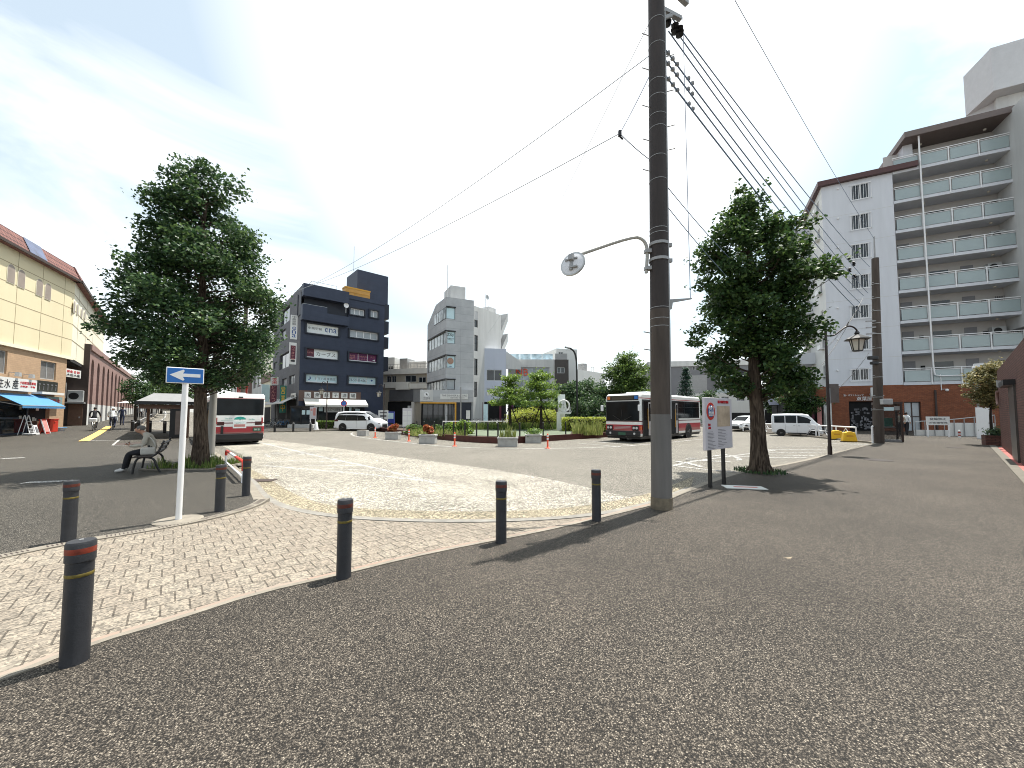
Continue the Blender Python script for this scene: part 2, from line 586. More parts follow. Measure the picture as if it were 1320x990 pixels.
def dup(o, label, loc, rz=0.0, scale=None):
 c = copy_tree(o)
 c.location = loc
 c.rotation_euler = (0, 0, rz)
 if scale:
  c.scale = (scale,) * 3
 c['label'] = label
 return c

# ------------------------------------------------------------------ facades
def yaw(a, b):
 return math.atan2(b[1] - a[1], b[0] - a[0])

class Face:
 """a vertical facade from P to Q (P on the viewer's left); local x along it, -y towards the viewer"""
 def __init__(s, P, Q, root=None, z=0.0):
  s.P, s.Q, s.z = V((P[0], P[1], z)), V((Q[0], Q[1], z)), z
  s.d = (s.Q - s.P).normalized()
  s.L = (s.Q - s.P).length
  W = Matrix.Translation(s.P) @ Matrix.Rotation(yaw(P, Q), 4, 'Z')
  if root is not None:
   RW = Matrix.Translation(root.location) @ Matrix.Rotation(root.rotation_euler.z, 4, 'Z')
   s.M = RW.inverted() @ W
  else:
   s.M = W
  s.W = W
 def uz(s, px, py, out=0.0):
  r = ray(px, py)
  n = V((s.d.y, -s.d.x, 0))          # outward
  p0 = s.P + n * out
  c = V((0, 0, CAMZ))
  t = (p0 - c).dot(n) / r.dot(n)
  h = c + r * t
  return (h - s.P).dot(s.d), h.z - s.z
 def rect(s, x0, y0, x1, y1, out=0.0):
  """rectangle from its top-left and bottom-right pixels"""
  u0, z1 = s.uz(x0, y0, out)
  u1, z0 = s.uz(x1, y1, out)
  return (min(u0, u1), min(z0, z1), max(u0, u1), max(z0, z1))

def wall(mb, L, H, holes=(), reveal=.15, u0=0.0, z0=0.0):
 """wall front at y=0 with openings and their reveals"""
 us = sorted({u0, L} | {h[0] for h in holes} | {h[2] for h in holes})
 zs = sorted({z0, H} | {h[1] for h in holes} | {h[3] for h in holes})
 us = [u for u in us if u0 - 1e-6 <= u <= L + 1e-6]
 zs = [z for z in zs if z0 - 1e-6 <= z <= H + 1e-6]
 for a, b in zip(us, us[1:]):
  for c, d in zip(zs, zs[1:]):
   mu, mz = (a + b) / 2, (c + d) / 2
   if any(h[0] < mu < h[2] and h[1] < mz < h[3] for h in holes):
    continue
   mb.quad((a, 0, c), (b, 0, c), (b, 0, d), (a, 0, d))
 for (a, c, b, d) in holes:
  mb.quad((a, 0, c), (a, 0, d), (a, reveal, d), (a, reveal, c))
  mb.quad((b, 0, d), (b, 0, c), (b, reveal, c), (b, reveal, d))
  mb.quad((a, 0, c), (a, reveal, c), (b, reveal, c), (b, 0, c))
  mb.quad((a, 0, d), (b, 0, d), (b, reveal, d), (a, reveal, d))
 return mb

def window(face, root, rc, cols=2, rows=1, depth=.1, frame='lgrey', pane='glass', bar=.05, name='window', pname='pane'):
 a, c, b, d = rc
 fr = MB(face.M)
 y0, y1 = depth - .03, depth + .02
 fr.box(a, y0, c, b, y1, c + bar)
 fr.box(a, y0, d - bar, b, y1, d)
 fr.box(a, y0, c + bar, a + bar, y1, d - bar)
 fr.box(b - bar, y0, c + bar, b, y1, d - bar)
 for i in range(1, cols):
  u = a + (b - a) * i / cols
  fr.box(u - bar / 2, y0 + .003, c + bar, u + bar / 2, y1 - .003, d - bar)
 for i in range(1, rows):
  z = c + (d - c) * i / rows
  fr.box(a + bar, y0 + .006, z - bar / 2, b - bar, y1 - .006, z + bar / 2)
 w = fr.build(name, frame, root)
 p = MB(face.M)
 p.box(a + .01, depth, c + .01, b - .01, depth + .012, d - .01)
 p.build(pname, pane, w)
 return w

def signpanel(face, root, rc, bg='panel', texts=(), depth=-.05, thick=.06, name='sign_board'):
 """texts: (body, fx, fz, fh, material) in fractions of the panel"""
 a, c, b, d = rc
 p = MB(face.M)
 p.box(a, depth, c, b, depth + thick, d)
 s = p.build(name, bg, root)
 for t in texts:
  body, fx, fz, fh, mt = t[:5]
  kw = t[5] if len(t) > 5 else {}
  kw = dict(kw)
  if 'fw' in kw:
   kw['w'] = kw.pop('fw') * (b - a)
  q = MB(face.M)
  q.text(body, a + (b - a) * fx, c + (d - c) * fz, (d - c) * fh, y=depth - .002, **kw)
  q.build('lettering', mt, s, fix=False)
 return s

# ------------------------------------------------------------------ ground sheets
def resample(pts, step=1.5):
 out = []
 for a, b in zip(pts, pts[1:]):
  a, b = V(a), V(b)
  n = max(1, int((b - a).length / step))
  out += [a.lerp(b, i / n) for i in range(n)]
 return out + [V(pts[-1])]

def smooth_line(pts, it=2):
 pts = [V(p) for p in pts]
 for _ in range(it):
  q = [pts[0]]
  for a, b in zip(pts, pts[1:]):
   q += [a.lerp(b, .25), a.lerp(b, .75)]
  pts = q + [pts[-1]]
 return pts

def sheet(name, pts, z, m, skirt=0.0, step=4.0, kind='structure', build=True):
 bm = bmesh.new()
 f = bm.faces.new([bm.verts.new((p[0], p[1], 0)) for p in pts])
 xs = [p[0] for p in pts]
 ys = [p[1] for p in pts]
 if any(gh(p[0], p[1]) > .001 for p in pts):
  k = math.ceil(min(xs) / step) * step
  while k < max(xs):
   bmesh.ops.bisect_plane(bm, geom=bm.verts[:] + bm.edges[:] + bm.faces[:], plane_co=(k, 0, 0), plane_no=(1, 0, 0))
   k += step
  k = math.ceil(min(ys) / step) * step
  while k < max(ys):
   bmesh.ops.bisect_plane(bm, geom=bm.verts[:] + bm.edges[:] + bm.faces[:], plane_co=(0, k, 0), plane_no=(0, 1, 0))
   k += step
 bmesh.ops.triangulate(bm, faces=bm.faces[:])
 bmesh.ops.recalc_face_normals(bm, faces=bm.faces[:])
 if bm.faces[:] and sum(f.normal.z for f in bm.faces) < 0:
  bmesh.ops.reverse_faces(bm, faces=bm.faces[:])
 for v in bm.verts:
  v.co.z = gh(v.co.x, v.co.y) + z
 if skirt:
  edges = [e for e in bm.edges if e.is_boundary]
  r = bmesh.ops.extrude_edge_only(bm, edges=edges)
  for v in r['geom']:
   if isinstance(v, bmesh.types.BMVert):
    v.co.z -= skirt
 me = bpy.data.meshes.new(name)
 bm.to_mesh(me)
 bm.free()
 me.materials.append(M[m])
 o = bpy.data.objects.new(name, me)
 COL.objects.link(o)
 if kind:
  o['kind'] = kind
 return o

def ribbon(mb, pts, w, z, closed=False, off=0.0):
 """flat strip of width w along pts (z above the terrain)"""
 pts = [V((p[0], p[1], 0)) for p in pts]
 vs = []
 n = len(pts)
 for i, p in enumerate(pts):
  d = pts[min(i + 1, n - 1)] - pts[max(i - 1, 0)]
  d.normalize()
  nr = V((-d.y, d.x, 0))
  for sgn in (.5, -.5):
   q = p + nr * (w * sgn + off)
   vs.append((q.x, q.y, gh(q.x, q.y) + z))
 mb.add(vs, [(2 * i, 2 * i + 1, 2 * i + 3, 2 * i + 2) for i in range(n - 1)])
 return mb

def kerbstrip(mb, pts, w, z0, z1, off=0.0):
 """raised strip with sides"""
 pts = [V((p[0], p[1], 0)) for p in pts]
 vs = []
 n = len(pts)
 for i, p in enumerate(pts):
  d = (pts[min(i + 1, n - 1)] - pts[max(i - 1, 0)]).normalized()
  nr = V((-d.y, d.x, 0))
  a, b = p + nr * (w / 2 + off), p + nr * (-w / 2 + off)
  for q, z in ((a, z0), (a, z1), (b, z1), (b, z0)):
   vs.append((q.x, q.y, gh(q.x, q.y) + z))
 fs = []
 for i in range(n - 1):
  for k in range(4):
   k2 = (k + 1) % 4
   fs.append((4 * i + k, 4 * i + k2, 4 * i + 4 + k2, 4 * i + 4 + k))
 fs += [(3, 2, 1, 0), tuple(4 * (n - 1) + k for k in range(4))]
 mb.add(vs, fs)
 return mb

# ------------------------------------------------------------------ foliage
def leaves_mesh(name, C, S, m, parent=None, seed=0, updir=.5, aspect=.75, outward=None):
 """one kite-shaped face per leaf; C centres (n,3), S sizes (n)"""
 rng = np.random.default_rng(seed)
 n = len(C)
 nr = rng.normal(size=(n, 3))
 nr[:, 2] = np.abs(nr[:, 2]) + updir
 if outward is not None:
  nr += outward
 nr /= np.linalg.norm(nr, axis=1, keepdims=True)
 t = rng.normal(size=(n, 3))
 t -= nr * (t * nr).sum(1, keepdims=True)
 t /= np.linalg.norm(t, axis=1, keepdims=True) + 1e-9
 b = np.cross(nr, t)
 S = np.asarray(S)[:, None]
 v = np.empty((n, 4, 3))
 v[:, 0] = C - t * S * .5
 v[:, 1] = C + b * S * .5 * aspect + t * S * .12
 v[:, 2] = C + t * S * .5
 v[:, 3] = C - b * S * .5 * aspect + t * S * .12
 me = bpy.data.meshes.new(name)
 me.vertices.add(n * 4)
 me.vertices.foreach_set('co', v.reshape(-1).astype(np.float32))
 me.loops.add(n * 4)
 me.loops.foreach_set('vertex_index', np.arange(n * 4, dtype=np.int32))
 me.polygons.add(n)
 me.polygons.foreach_set('loop_start', np.arange(0, n * 4, 4, dtype=np.int32))
 me.materials.append(M[m])
 me.update(calc_edges=True)
 o = bpy.data.objects.new(name, me)
 COL.objects.link(o)
 if parent:
  o.parent = parent
 return o

def blades(name, pts, h, w, m, parent=None, seed=0, lean=.35):
 """grass-like blades: one slim bent triangle pair each; pts (n,3), h heights"""
 rng = np.random.default_rng(seed)
 pts = np.asarray(pts, float)
 n = len(pts)
 a = rng.uniform(0, 2 * pi, n)
 dx = np.stack([np.cos(a), np.sin(a), np.zeros(n)], 1)
 la = rng.uniform(0, 2 * pi, n)
 ld = np.stack([np.cos(la), np.sin(la), np.zeros(n)], 1) * (rng.uniform(0, lean, n) * h)[:, None]
 hh = np.zeros((n, 3))
 hh[:, 2] = h
 v = np.empty((n, 5, 3))
 v[:, 0] = pts - dx * w / 2
 v[:, 1] = pts + dx * w / 2
 v[:, 2] = pts + dx * w * .4 + hh * .55 + ld * .35
 v[:, 3] = pts + hh + ld
 v[:, 4] = pts - dx * w * .4 + hh * .55 + ld * .35
 me = bpy.data.meshes.new(name)
 me.vertices.add(n * 5)
 me.vertices.foreach_set('co', v.reshape(-1).astype(np.float32))
 me.loops.add(n * 5)
 me.loops.foreach_set('vertex_index', np.arange(n * 5, dtype=np.int32))
 me.polygons.add(n)
 me.polygons.foreach_set('loop_start', np.arange(0, n * 5, 5, dtype=np.int32))
 me.materials.append(M[m])
 me.update(calc_edges=True)
 o = bpy.data.objects.new(name, me)
 COL.objects.link(o)
 if parent:
  o.parent = parent
 return o

def clump_leaves(rng, c, r, n, squash=.6):
 d = rng.normal(size=(n, 3))
 d /= np.linalg.norm(d, axis=1, keepdims=True)
 rad = rng.uniform(0, 1, n) ** .45
 p = d * rad[:, None] * r
 p[:, 2] *= squash
 return p + np.asarray(c)

def tree(label, cat, loc, H, r0, prof, ncl, per, leaf, seed, lm='leaf', bm='bark', cr=.55, group=None, extra=(), stray=.12,
         squash=.62, name='tree', inner=.3, flare=1.5, trunk_top=.88, name_cr='crown', wob=.05, gap=.0, lean=0.0):
 """prof: (height, radius) pairs of the crown's outline"""
 rng = np.random.default_rng(seed)
 root = thing(name, label, cat, loc, 0, group)
 hs = [p[0] for p in prof]
 rs = [p[1] for p in prof]
 tk = MB()
 top = H * trunk_top
 pts, rad = [], []
 for i in range(11):
  t = i / 10
  z = top * t
  pts.append((lean * .8 * t * trunk_top + wob * sin(i * 1.9 + seed) * t, wob * cos(i * 1.3 + seed) * t, z))
  rad.append(r0 * (1 - .82 * t) * (1 + (flare - 1) * math.exp(-z / .25)))
 pts[0] = (0, 0, -.05)
 tk.tube(pts, rad, 14)
 # surface roots
 if r0 > .2:
  for k in range(7):
   a = k * 2 * pi / 7 + seed
   q = r0 * flare
   tk.tube([(cos(a) * r0 * .7, sin(a) * r0 * .7, .32), (cos(a) * q * .95, sin(a) * q * .95, .1), (cos(a) * q * 1.35, sin(a) * q * 1.35, -.04)], [r0 * .22, r0 * .2, r0 * .1], 6)
 cl, out = [], []
 k = 0
 w = np.interp(np.linspace(hs[0], hs[-1], 200), hs, rs)
 cdf = np.cumsum(w ** 1.3)
 cdf /= cdf[-1]
 for i in range(ncl):
  z = np.interp((i + rng.uniform(0, 1)) / ncl, cdf, np.linspace(hs[0], hs[-1], 200))
  Rz = np.interp(z, hs, rs)
  a = i * 2.39996 + rng.normal() * .4
  lump = 1 + gap * sin(a * 2 + z * 1.9 * 3 / H * 3 + seed) * cos(z * 9 / H * 2 + a + seed * 2)
  if gap and lump < 1 - gap * .55:
   continue
  r = max(0, (inner + (1 - inner) * rng.uniform(0, 1) ** .6) * Rz * lump - cr * .35)
  cl.append((r * cos(a) + lean * z / H, r * sin(a), z, cr * rng.uniform(.55, 1.3)))
 for e in extra:
  cl.append(e)
 P, S = [], []
 for (x, y, z, c) in cl:
  n = int(per * (c / cr) ** 2)
  p = clump_leaves(rng, (x, y, z), c, n, squash)
  P.append(p)
  S.append(rng.uniform(.65, 1.25, n) * leaf)
  rr = math.hypot(x, y)
  zb = max(hs[0] * .75, min(top * .97, z - .45 * rr - .1))
  tb = zb / top
  b0 = V((lean * .8 * zb / H, 0, zb))
  mid = V((x * .5, y * .5, zb + (z - zb) * .35))
  tk.tube([b0, mid, (x, y, z)], [max(.012, r0 * .17 * (1 - tb * .6)), max(.008, r0 * .07), .005], 5, caps=False)
  # sprigs reaching out of the clump
  ns = int(3 + stray * 12)
  for _ in range(ns):
   d = rng.normal(size=3)
   d[2] = d[2] * .6 + .25
   d += np.array([x, y, 0]) / (rr + .3) * .8
   d /= np.linalg.norm(d)
   L = c * rng.uniform(1.0, 1.55)
   m_ = int(rng.integers(5, 11))
   q = np.array([x, y, z]) + d[None] * (np.linspace(.5, 1, m_) * L)[:, None] + rng.normal(size=(m_, 3)) * .05
   P.append(q)
   S.append(rng.uniform(.6, 1.1, m_) * leaf)
 tk.build('trunk', bm, root, smooth=60, fix=False)
 leaves_mesh(name_cr, np.concatenate(P), np.concatenate(S), lm, root, seed)
 return root

def bush(name, label, cat, loc, r, n, leaf, lm, seed=0, group=None, rz=0.0, boxy=False, kind=None):
 """leafy mass: ellipsoid or clipped box, leaves through its outer shell over a dark twiggy core"""
 rng = np.random.default_rng(seed)
 root = thing(name, label, cat, loc, rz, group)
 if boxy:
  p = rng.uniform(-1, 1, (n, 3))
  ax = rng.integers(0, 3, n)
  sg = rng.choice([-1, 1], n)
  p[np.arange(n), ax] = sg * rng.uniform(.8, 1.04, n)
  p[:, 2] = p[:, 2] * .5 + .5
  p *= np.array(r)
 else:
  d = rng.normal(size=(n, 3))
  d[:, 2] = np.abs(d[:, 2])
  d /= np.linalg.norm(d, axis=1, keepdims=True)
  lump = 1 + .14 * np.sin(d[:, 0] * 5 + seed) * np.cos(d[:, 1] * 6 + seed * 2) + .08 * np.sin(d[:, 2] * 11 + seed)
  p = d * (rng.uniform(.72, 1.04, n) * lump)[:, None] * np.array(r)
 S = rng.uniform(.6, 1.3, n) * leaf
 core = MB()
 if boxy:
  core.box(-r[0] * .8, -r[1] * .8, 0, r[0] * .8, r[1] * .8, r[2] * .85)
 else:
  core.ball((0, 0, 0), (r[0] * .74, r[1] * .74, r[2] * .74), 10, 8)
 core.build('twigs', 'barkd', root)
 leaves_mesh('foliage', p, S, lm, root, seed + 1, .3)
 return root

# ------------------------------------------------------------------ figures
def figure(root, J, E, name='body', sub=1):
 """J: joint -> (pos, radius, material); one skinned surface"""
 keys = list(J)
 me = bpy.data.meshes.new(name)
 me.from_pydata([J[k][0] for k in keys], [(keys.index(a), keys.index(b)) for a, b in E], [])
 o = bpy.data.objects.new(name, me)
 COL.objects.link(o)
 md = o.modifiers.new('skin', 'SKIN')
 md.use_smooth_shade = True
 md.branch_smoothing = .6
 for i, k in enumerate(keys):
  r = J[k][1]
  me.skin_vertices[0].data[i].radius = r if isinstance(r, tuple) else (r, r)
  me.skin_vertices[0].data[i].use_root = (i == 0)
 s = o.modifiers.new('sub', 'SUBSURF')
 s.levels = s.render_levels = sub
 dg = bpy.context.evaluated_depsgraph_get()
 m2 = bpy.data.meshes.new_from_object(o.evaluated_get(dg))
 bpy.data.objects.remove(o)
 m2.name = name
 mats = []
 for k in keys:
  if J[k][2] not in mats:
   mats.append(J[k][2])
 m2.materials.clear()
 for k in mats:
  m2.materials.append(M[k])
 pos = [V(J[k][0]) for k in keys]
 segs = [(keys.index(a), keys.index(b)) for a, b in E]
 for p in m2.polygons:
  c = p.center
  best, bi = 1e9, 0
  for a, b in segs:
   d = pos[b] - pos[a]
   t = max(0, min(1, (c - pos[a]).dot(d) / max(1e-9, d.length_squared)))
   dist = (c - pos[a] - d * t).length - .0
   if dist < best:
    best, bi = dist, (a if t < .5 else b)
  p.material_index = mats.index(J[keys[bi]][2])
  p.use_smooth = True
 ob = bpy.data.objects.new(name, m2)
 COL.objects.link(ob)
 ob.parent = root
 return ob
# ---- further materials
M['lipgrey'] = mat('grey_lip', (.2, .19, .17), .85, var=.25, scale=6)
M['kerbdk'] = mat('weathered_kerb', (.13, .12, .1), .9, var=.25, scale=5)
M['bandred'] = mat('worn_red_band', (.2, .028, .012), .5, var=.5, scale=14)
M['yellowband'] = mat('worn_yellow_tape', (.12, .09, .014), .6, var=.5, scale=18)
M['banddk'] = mat('dull_red_band', (.09, .018, .01), .5, var=.5, scale=14)
M['polegrey'] = mat('weathered_grey_pole', (.26, .25, .23), .7, var=.2, scale=3, streak=True)
M['poleworn'] = mat('pole_worn', (.07, .055, .045), .8, var=.45, scale=4, bump=.2, streak=True)
M['mirrorarm'] = mat('mirror_arm_paint', (.36, .35, .32), .5, var=.1)
M['cablelight'] = mat('glare_pale_cable', (.3, .34, .38), .5)  # lighter cable copy, overexposed sky glow put into its colour
M['noticewhite'] = mat('notice_board_white', (.50, .48, .51), .5, var=.05)
M['mapprint'] = mat('map_print', (.42, .33, .24), .6, var=.35, scale=3)
M['lampbrown'] = mat('lamp_brown_paint', (.022, .012, .010), .4, var=.15)
M['signbrown'] = mat('grey_brown_banner', (.13, .11, .10), .7, var=.2, scale=4)
M['dryleaf'] = mat('dry_leaf', (.3, .25, .17), .7)
M['benchwood'] = mat('dark_bench_wood', (.028, .018, .014), .6, var=.3, scale=8)
M['busglass'] = glass('bus_glass', (.007, .010, .012), .08, .16)
M['destsign'] = mat('destination_sign', (.012, .012, .012), .3)
M['dotdisp'] = mat('unlit_dot_display', (.05, .04, .025), .5, var=.5, scale=40)
M['green_plate'] = mat('number_plate', (.03, .10, .06), .5)
M['taildark'] = mat('dark_tail_lens', (.05, .008, .008), .3)
M['buspanel'] = mat('bus_door_panel', (.35, .33, .33), .4)
M['ylw_plate'] = mat('plate_white', (.6, .58, .4), .5)
M['archpane'] = mat('taupe_arch_pane', (.27, .225, .19), .5, var=.12, scale=1)
M['jointm'] = mat('panel_joint', (.3, .24, .15), .9)
M['shutter'] = mat('grey_shutter', (.16, .155, .15), .5, var=.15, scale=6)
M['panelw'] = mat('white_sign_panel', (.62, .62, .6), .45, var=.06)
M['greenblack'] = mat('dark_green_board', (.02, .022, .018), .5)
M['dullteal'] = mat('dull_teal_panel', (.18, .27, .27), .6)
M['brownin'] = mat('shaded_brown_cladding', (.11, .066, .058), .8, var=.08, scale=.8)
M['roofgrey'] = mat('grey_roof_sheet', (.19, .19, .19), .5, var=.12)
M['timetab'] = mat('shaded_timetable', (.16, .12, .10), .5, var=.3, scale=3)
M['nameband'] = mat('brown_name_band', (.12, .075, .06), .6, var=.2, scale=4)
M['redsign'] = mat('dull_red_sign', (.3, .04, .03), .5)
M['beige'] = mat('beige_render', (.36, .32, .26), .8, var=.1, scale=.8, streak=True)
M['beigel'] = mat('pale_beige_band', (.66, .63, .57), .75, var=.1, scale=.8, streak=True)
M['screen'] = mat('grey_mesh_screen', (.10, .10, .105), .55, var=.12, scale=2)
M['tanprint'] = mat('tan_print', (.36, .22, .16), .6, var=.15, scale=9)
M['glasswin'] = glass('sky_lit_window', (.42, .46, .47), .1, .8)
M['roofglass'] = glass('pale_roof_glass', (.42, .55, .62), .1, .7)
M['dbrown'] = mat('dark_brown_render', (.065, .055, .052), .7, var=.1)
M['edgered'] = mat('dark_red_edging', (.065, .018, .014), .7, var=.3, scale=5)
M['reed'] = leafmat('reed', (.12, .17, .04), (.2, .25, .07), (.3, .31, .12), .35)
M['sculpt'] = mat('white_sculpture', (.66, .66, .65), .5, var=.06)
M['planterc'] = mat('planter_concrete', (.34, .335, .32), .85, var=.2, scale=4, bump=.2)
M['leafmid'] = leafmat('mid_green_leaf', (.035, .07, .018), (.065, .12, .03), (.13, .2, .045), .35)
M['fargrey'] = mat('far_grey_render', (.16, .16, .17), .8, var=.08, scale=.5)
M['skypanel'] = mat('bluish_white_panel', (.42, .46, .58), .4)
M['eaveu'] = mat('upper_eave_metal', (.14, .11, .10), .5, var=.1)
M['apttower'] = mat('tower_render', (.5, .5, .51), .8, var=.06)
M['goods'] = mat('mixed_goods', (.15, .15, .16), .7, var=.9, scale=3)
M['boothbrown'] = mat('booth_brown', (.05, .033, .028), .45, var=.15)
M['clearglass'], nt_, bb_ = nodes('clear_glass'); bb_.inputs['Transmission Weight'].default_value = .0; bb_.inputs['Alpha'].default_value = .28; bb_.inputs['Base Color'].default_value = (.05, .05, .05, 1); bb_.inputs['Roughness'].default_value = .05
M['entr'] = mat('grey_brown_entrance', (.07, .062, .056), .35, var=.1)
M['olive'] = leafmat('olive_leaf', (.07, .08, .03), (.16, .15, .06), (.3, .26, .12), .3)
M['doorg'] = mat('grey_door', (.2, .2, .21), .5, var=.1)
# ================================================================== world, light, camera
w = bpy.data.worlds.new('World')
sc.world = w
w.use_nodes = True
nt = w.node_tree
bg = nt.nodes['Background']
SUN_AZ, SUN_EL = R(49.9), R(71.5)      # clockwise from +Y
sky = N(nt, 'ShaderNodeTexSky')
sky.sky_type = 'NISHITA'
sky.sun_disc = False
sky.sun_elevation = SUN_EL
sky.sun_rotation = SUN_AZ
sky.air_density = 1.0
sky.dust_density = 1.5
tc = N(nt, 'ShaderNodeTexCoord')
mp = N(nt, 'ShaderNodeMapping')
mp.inputs['Location'].default_value = (.9, .1, .2)
mp.inputs['Scale'].default_value = (1.1, 1.1, 2.0)
nt.links.new(tc.outputs['Generated'], mp.inputs[0])
n1 = N(nt, 'ShaderNodeTexNoise')
n1.inputs['Scale'].default_value = 1.6
n1.inputs['Detail'].default_value = 9
n1.inputs['Roughness'].default_value = .56
n1.inputs['Distortion'].default_value = .5
nt.links.new(mp.outputs[0], n1.inputs['Vector'])
r1 = ramp(nt, [(.44, (.36, .36, .36)), (.72, (1, 1, 1))])
nt.links.new(n1.outputs['Fac'], r1.inputs[0])
# thin high cloud thickens high ahead, off the sun's direction
sv = N(nt, 'ShaderNodeVectorMath', operation='DOT_PRODUCT')
sv.inputs[1].default_value = (.06, .74, .67)
nt.links.new(tc.outputs['Generated'], sv.inputs[0])
r2 = ramp(nt, [(.74, (0, 0, 0)), (.95, (.95, .95, .95))])
nt.links.new(sv.outputs['Value'], r2.inputs[0])
# haze low over the horizon
sp = N(nt, 'ShaderNodeSeparateXYZ')
nt.links.new(tc.outputs['Generated'], sp.inputs[0])
r3 = ramp(nt, [(.02, (.95, .95, .95)), (.42, (0, 0, 0))])
nt.links.new(sp.outputs[2], r3.inputs[0])
a1 = N(nt, 'ShaderNodeMath', operation='MAXIMUM')
a2 = N(nt, 'ShaderNodeMath', operation='MAXIMUM')
nt.links.new(r1.outputs[0], a1.inputs[0])
nt.links.new(r2.outputs[0], a1.inputs[1])
nt.links.new(a1.outputs[0], a2.inputs[0])
nt.links.new(r3.outputs[0], a2.inputs[1])
mx = N(nt, 'ShaderNodeMix', data_type='RGBA')
nt.links.new(a2.outputs[0], mx.inputs[0])
SKYM = N(nt, 'ShaderNodeMix', data_type='RGBA', blend_type='MULTIPLY')
SKYM.inputs[0].default_value = 1
SKYM.inputs[7].default_value = (.93, 1.26, 1.13, 1)
nt.links.new(sky.outputs[0], SKYM.inputs[6])
nt.links.new(SKYM.outputs[2], mx.inputs[6])
mx.inputs[7].default_value = (9.6, 9.7, 9.8, 1)
nt.links.new(mx.outputs[2], bg.inputs[0])
bg.inputs[1].default_value = .085

sun = bpy.data.lights.new('sun', 'SUN')
sun.energy = 5.0
sun.angle = R(.55)
sun.color = (1, .955, .88)
so = bpy.data.objects.new('sun', sun)
COL.objects.link(so)
d = V((sin(SUN_AZ) * cos(SUN_EL), cos(SUN_AZ) * cos(SUN_EL), sin(SUN_EL)))
so.rotation_euler = d.to_track_quat('Z', 'Y').to_euler()
so.location = d * 60

cam = bpy.data.cameras.new('camera')
cam.sensor_width = 36
cam.lens = 36 * F_ / 1320
cam.shift_y = (CY_ - 495) / 1320
cam.clip_start = .05
cam.clip_end = 3000
co = bpy.data.objects.new('camera', cam)
COL.objects.link(co)
co.location = (0, 0, CAMZ)
co.rotation_euler = (R(90) + PITCH, 0, 0)
sc.camera = co
sc.view_settings.view_transform = 'Standard'
sc.view_settings.look = 'None'
sc.view_settings.gamma = 1
sc.view_settings.exposure = .9
sc.view_settings.use_curve_mapping = False
sc.render.engine = 'CYCLES'
cy = sc.cycles
cy.max_bounces = 6
cy.diffuse_bounces = 3
cy.glossy_bounces = 3
cy.transmission_bounces = 4
cy.transparent_max_bounces = 6
cy.use_denoising = True
cy.filter_width = 1.0
cy.sample_clamp_indirect = 6
cy.use_adaptive_sampling = True
cy.adaptive_threshold = .02

# ================================================================== ground, road, pavements
def grid(lo, hi, near, far):
 a = [x for x in range(lo, hi + 1) if x % (near if abs(x) <= 120 else far) == 0]
 return a
gx = grid(-600, 600, 4, 60)
gy = [y for y in range(-200, 901) if y % (4 if -8 <= y <= 120 else 60) == 0]
g = MB()
nx = len(gx)
g.add([(x, y, gh(x, y) + ROAD) for y in gy for x in gx],
      [(j * nx + i, j * nx + i + 1, (j + 1) * nx + i + 1, (j + 1) * nx + i) for j in range(len(gy) - 1) for i in range(nx - 1)])
struct(g.build('road', 'road', fix=False))

# right pavement, its edge towards the pavers and the road
edge_px = [(-160, 930), (0, 880), (120, 832), (220, 803), (330, 767), (440, 742), (520, 722), (610, 703), (690, 688), (760, 672), (845, 651)]
EDGE = [on(*p) for p in edge_px]
EDGE.insert(0, EDGE[0] + V((-2.4, -5.4, 0)))
KR = [on(*p) for p in [(845, 651), (880, 637), (925, 619), (960, 608.5), (1030, 596.5), (1075, 585), (1105, 577.5), (1132, 571.5), (1128, 569.5), (1104, 567.5), (1040, 561), (985, 557), (940, 553.5)]]
EDGE_S = smooth_line(EDGE, 1)
KR_S = smooth_line(KR, 1)
pav = EDGE_S + KR_S[1:] + [V((28, 62, 0)), V((40, 110, 0)), V((120, 110, 0)), V((120, -20, 0)), V((-6, -20, 0))]
sheet('pavement', pav, 0.0, 'walk', skirt=.12)
kb = MB()
kerbstrip(kb, resample(KR_S, .6), .14, ROAD - .02, .004, off=.07)
struct(kb.build('kerb', 'kerb'))
eb = MB()
ribbon(eb, resample(EDGE_S, .4), .055, .004, off=.092)
struct(eb.build('edging', 'kerb_pink', fix=False))
eb = MB()
kerbstrip(eb, resample(EDGE_S, .4), .055, -.05, .008, off=.035)
struct(eb.build('edging', 'kerb', fix=True))

# pavers between the two pavements, falling to the gutter lip
lip_px = [(330, 626), (337, 638), (356, 652), (400, 664), (470, 671), (560, 674), (650, 673.5), (740, 669), (800, 660), (845, 651)]
LIP = smooth_line([on(*p, -.07) for p in lip_px], 2)
drain_px = [(-160, 750), (0, 717), (90, 699), (160, 688), (230, 676), (290, 663), (325, 652), (339, 643)]
DRAIN = [on(*p) for p in drain_px]
DRAIN = smooth_line([DRAIN[0] + V((-2.4, -5.4, 0))] + DRAIN, 2)
def along(pts, n):
 pts = [V(p) for p in pts]
 ds = [0]
 for a, b in zip(pts, pts[1:]):
  ds.append(ds[-1] + (b - a).length)
 out = []
 for i in range(n):
  t = ds[-1] * i / (n - 1)
  k = max(j for j in range(len(ds)) if ds[j] <= t + 1e-9)
  k = min(k, len(pts) - 2)
  out.append(pts[k].lerp(pts[k + 1], (t - ds[k]) / max(1e-9, ds[k + 1] - ds[k])))
 return out
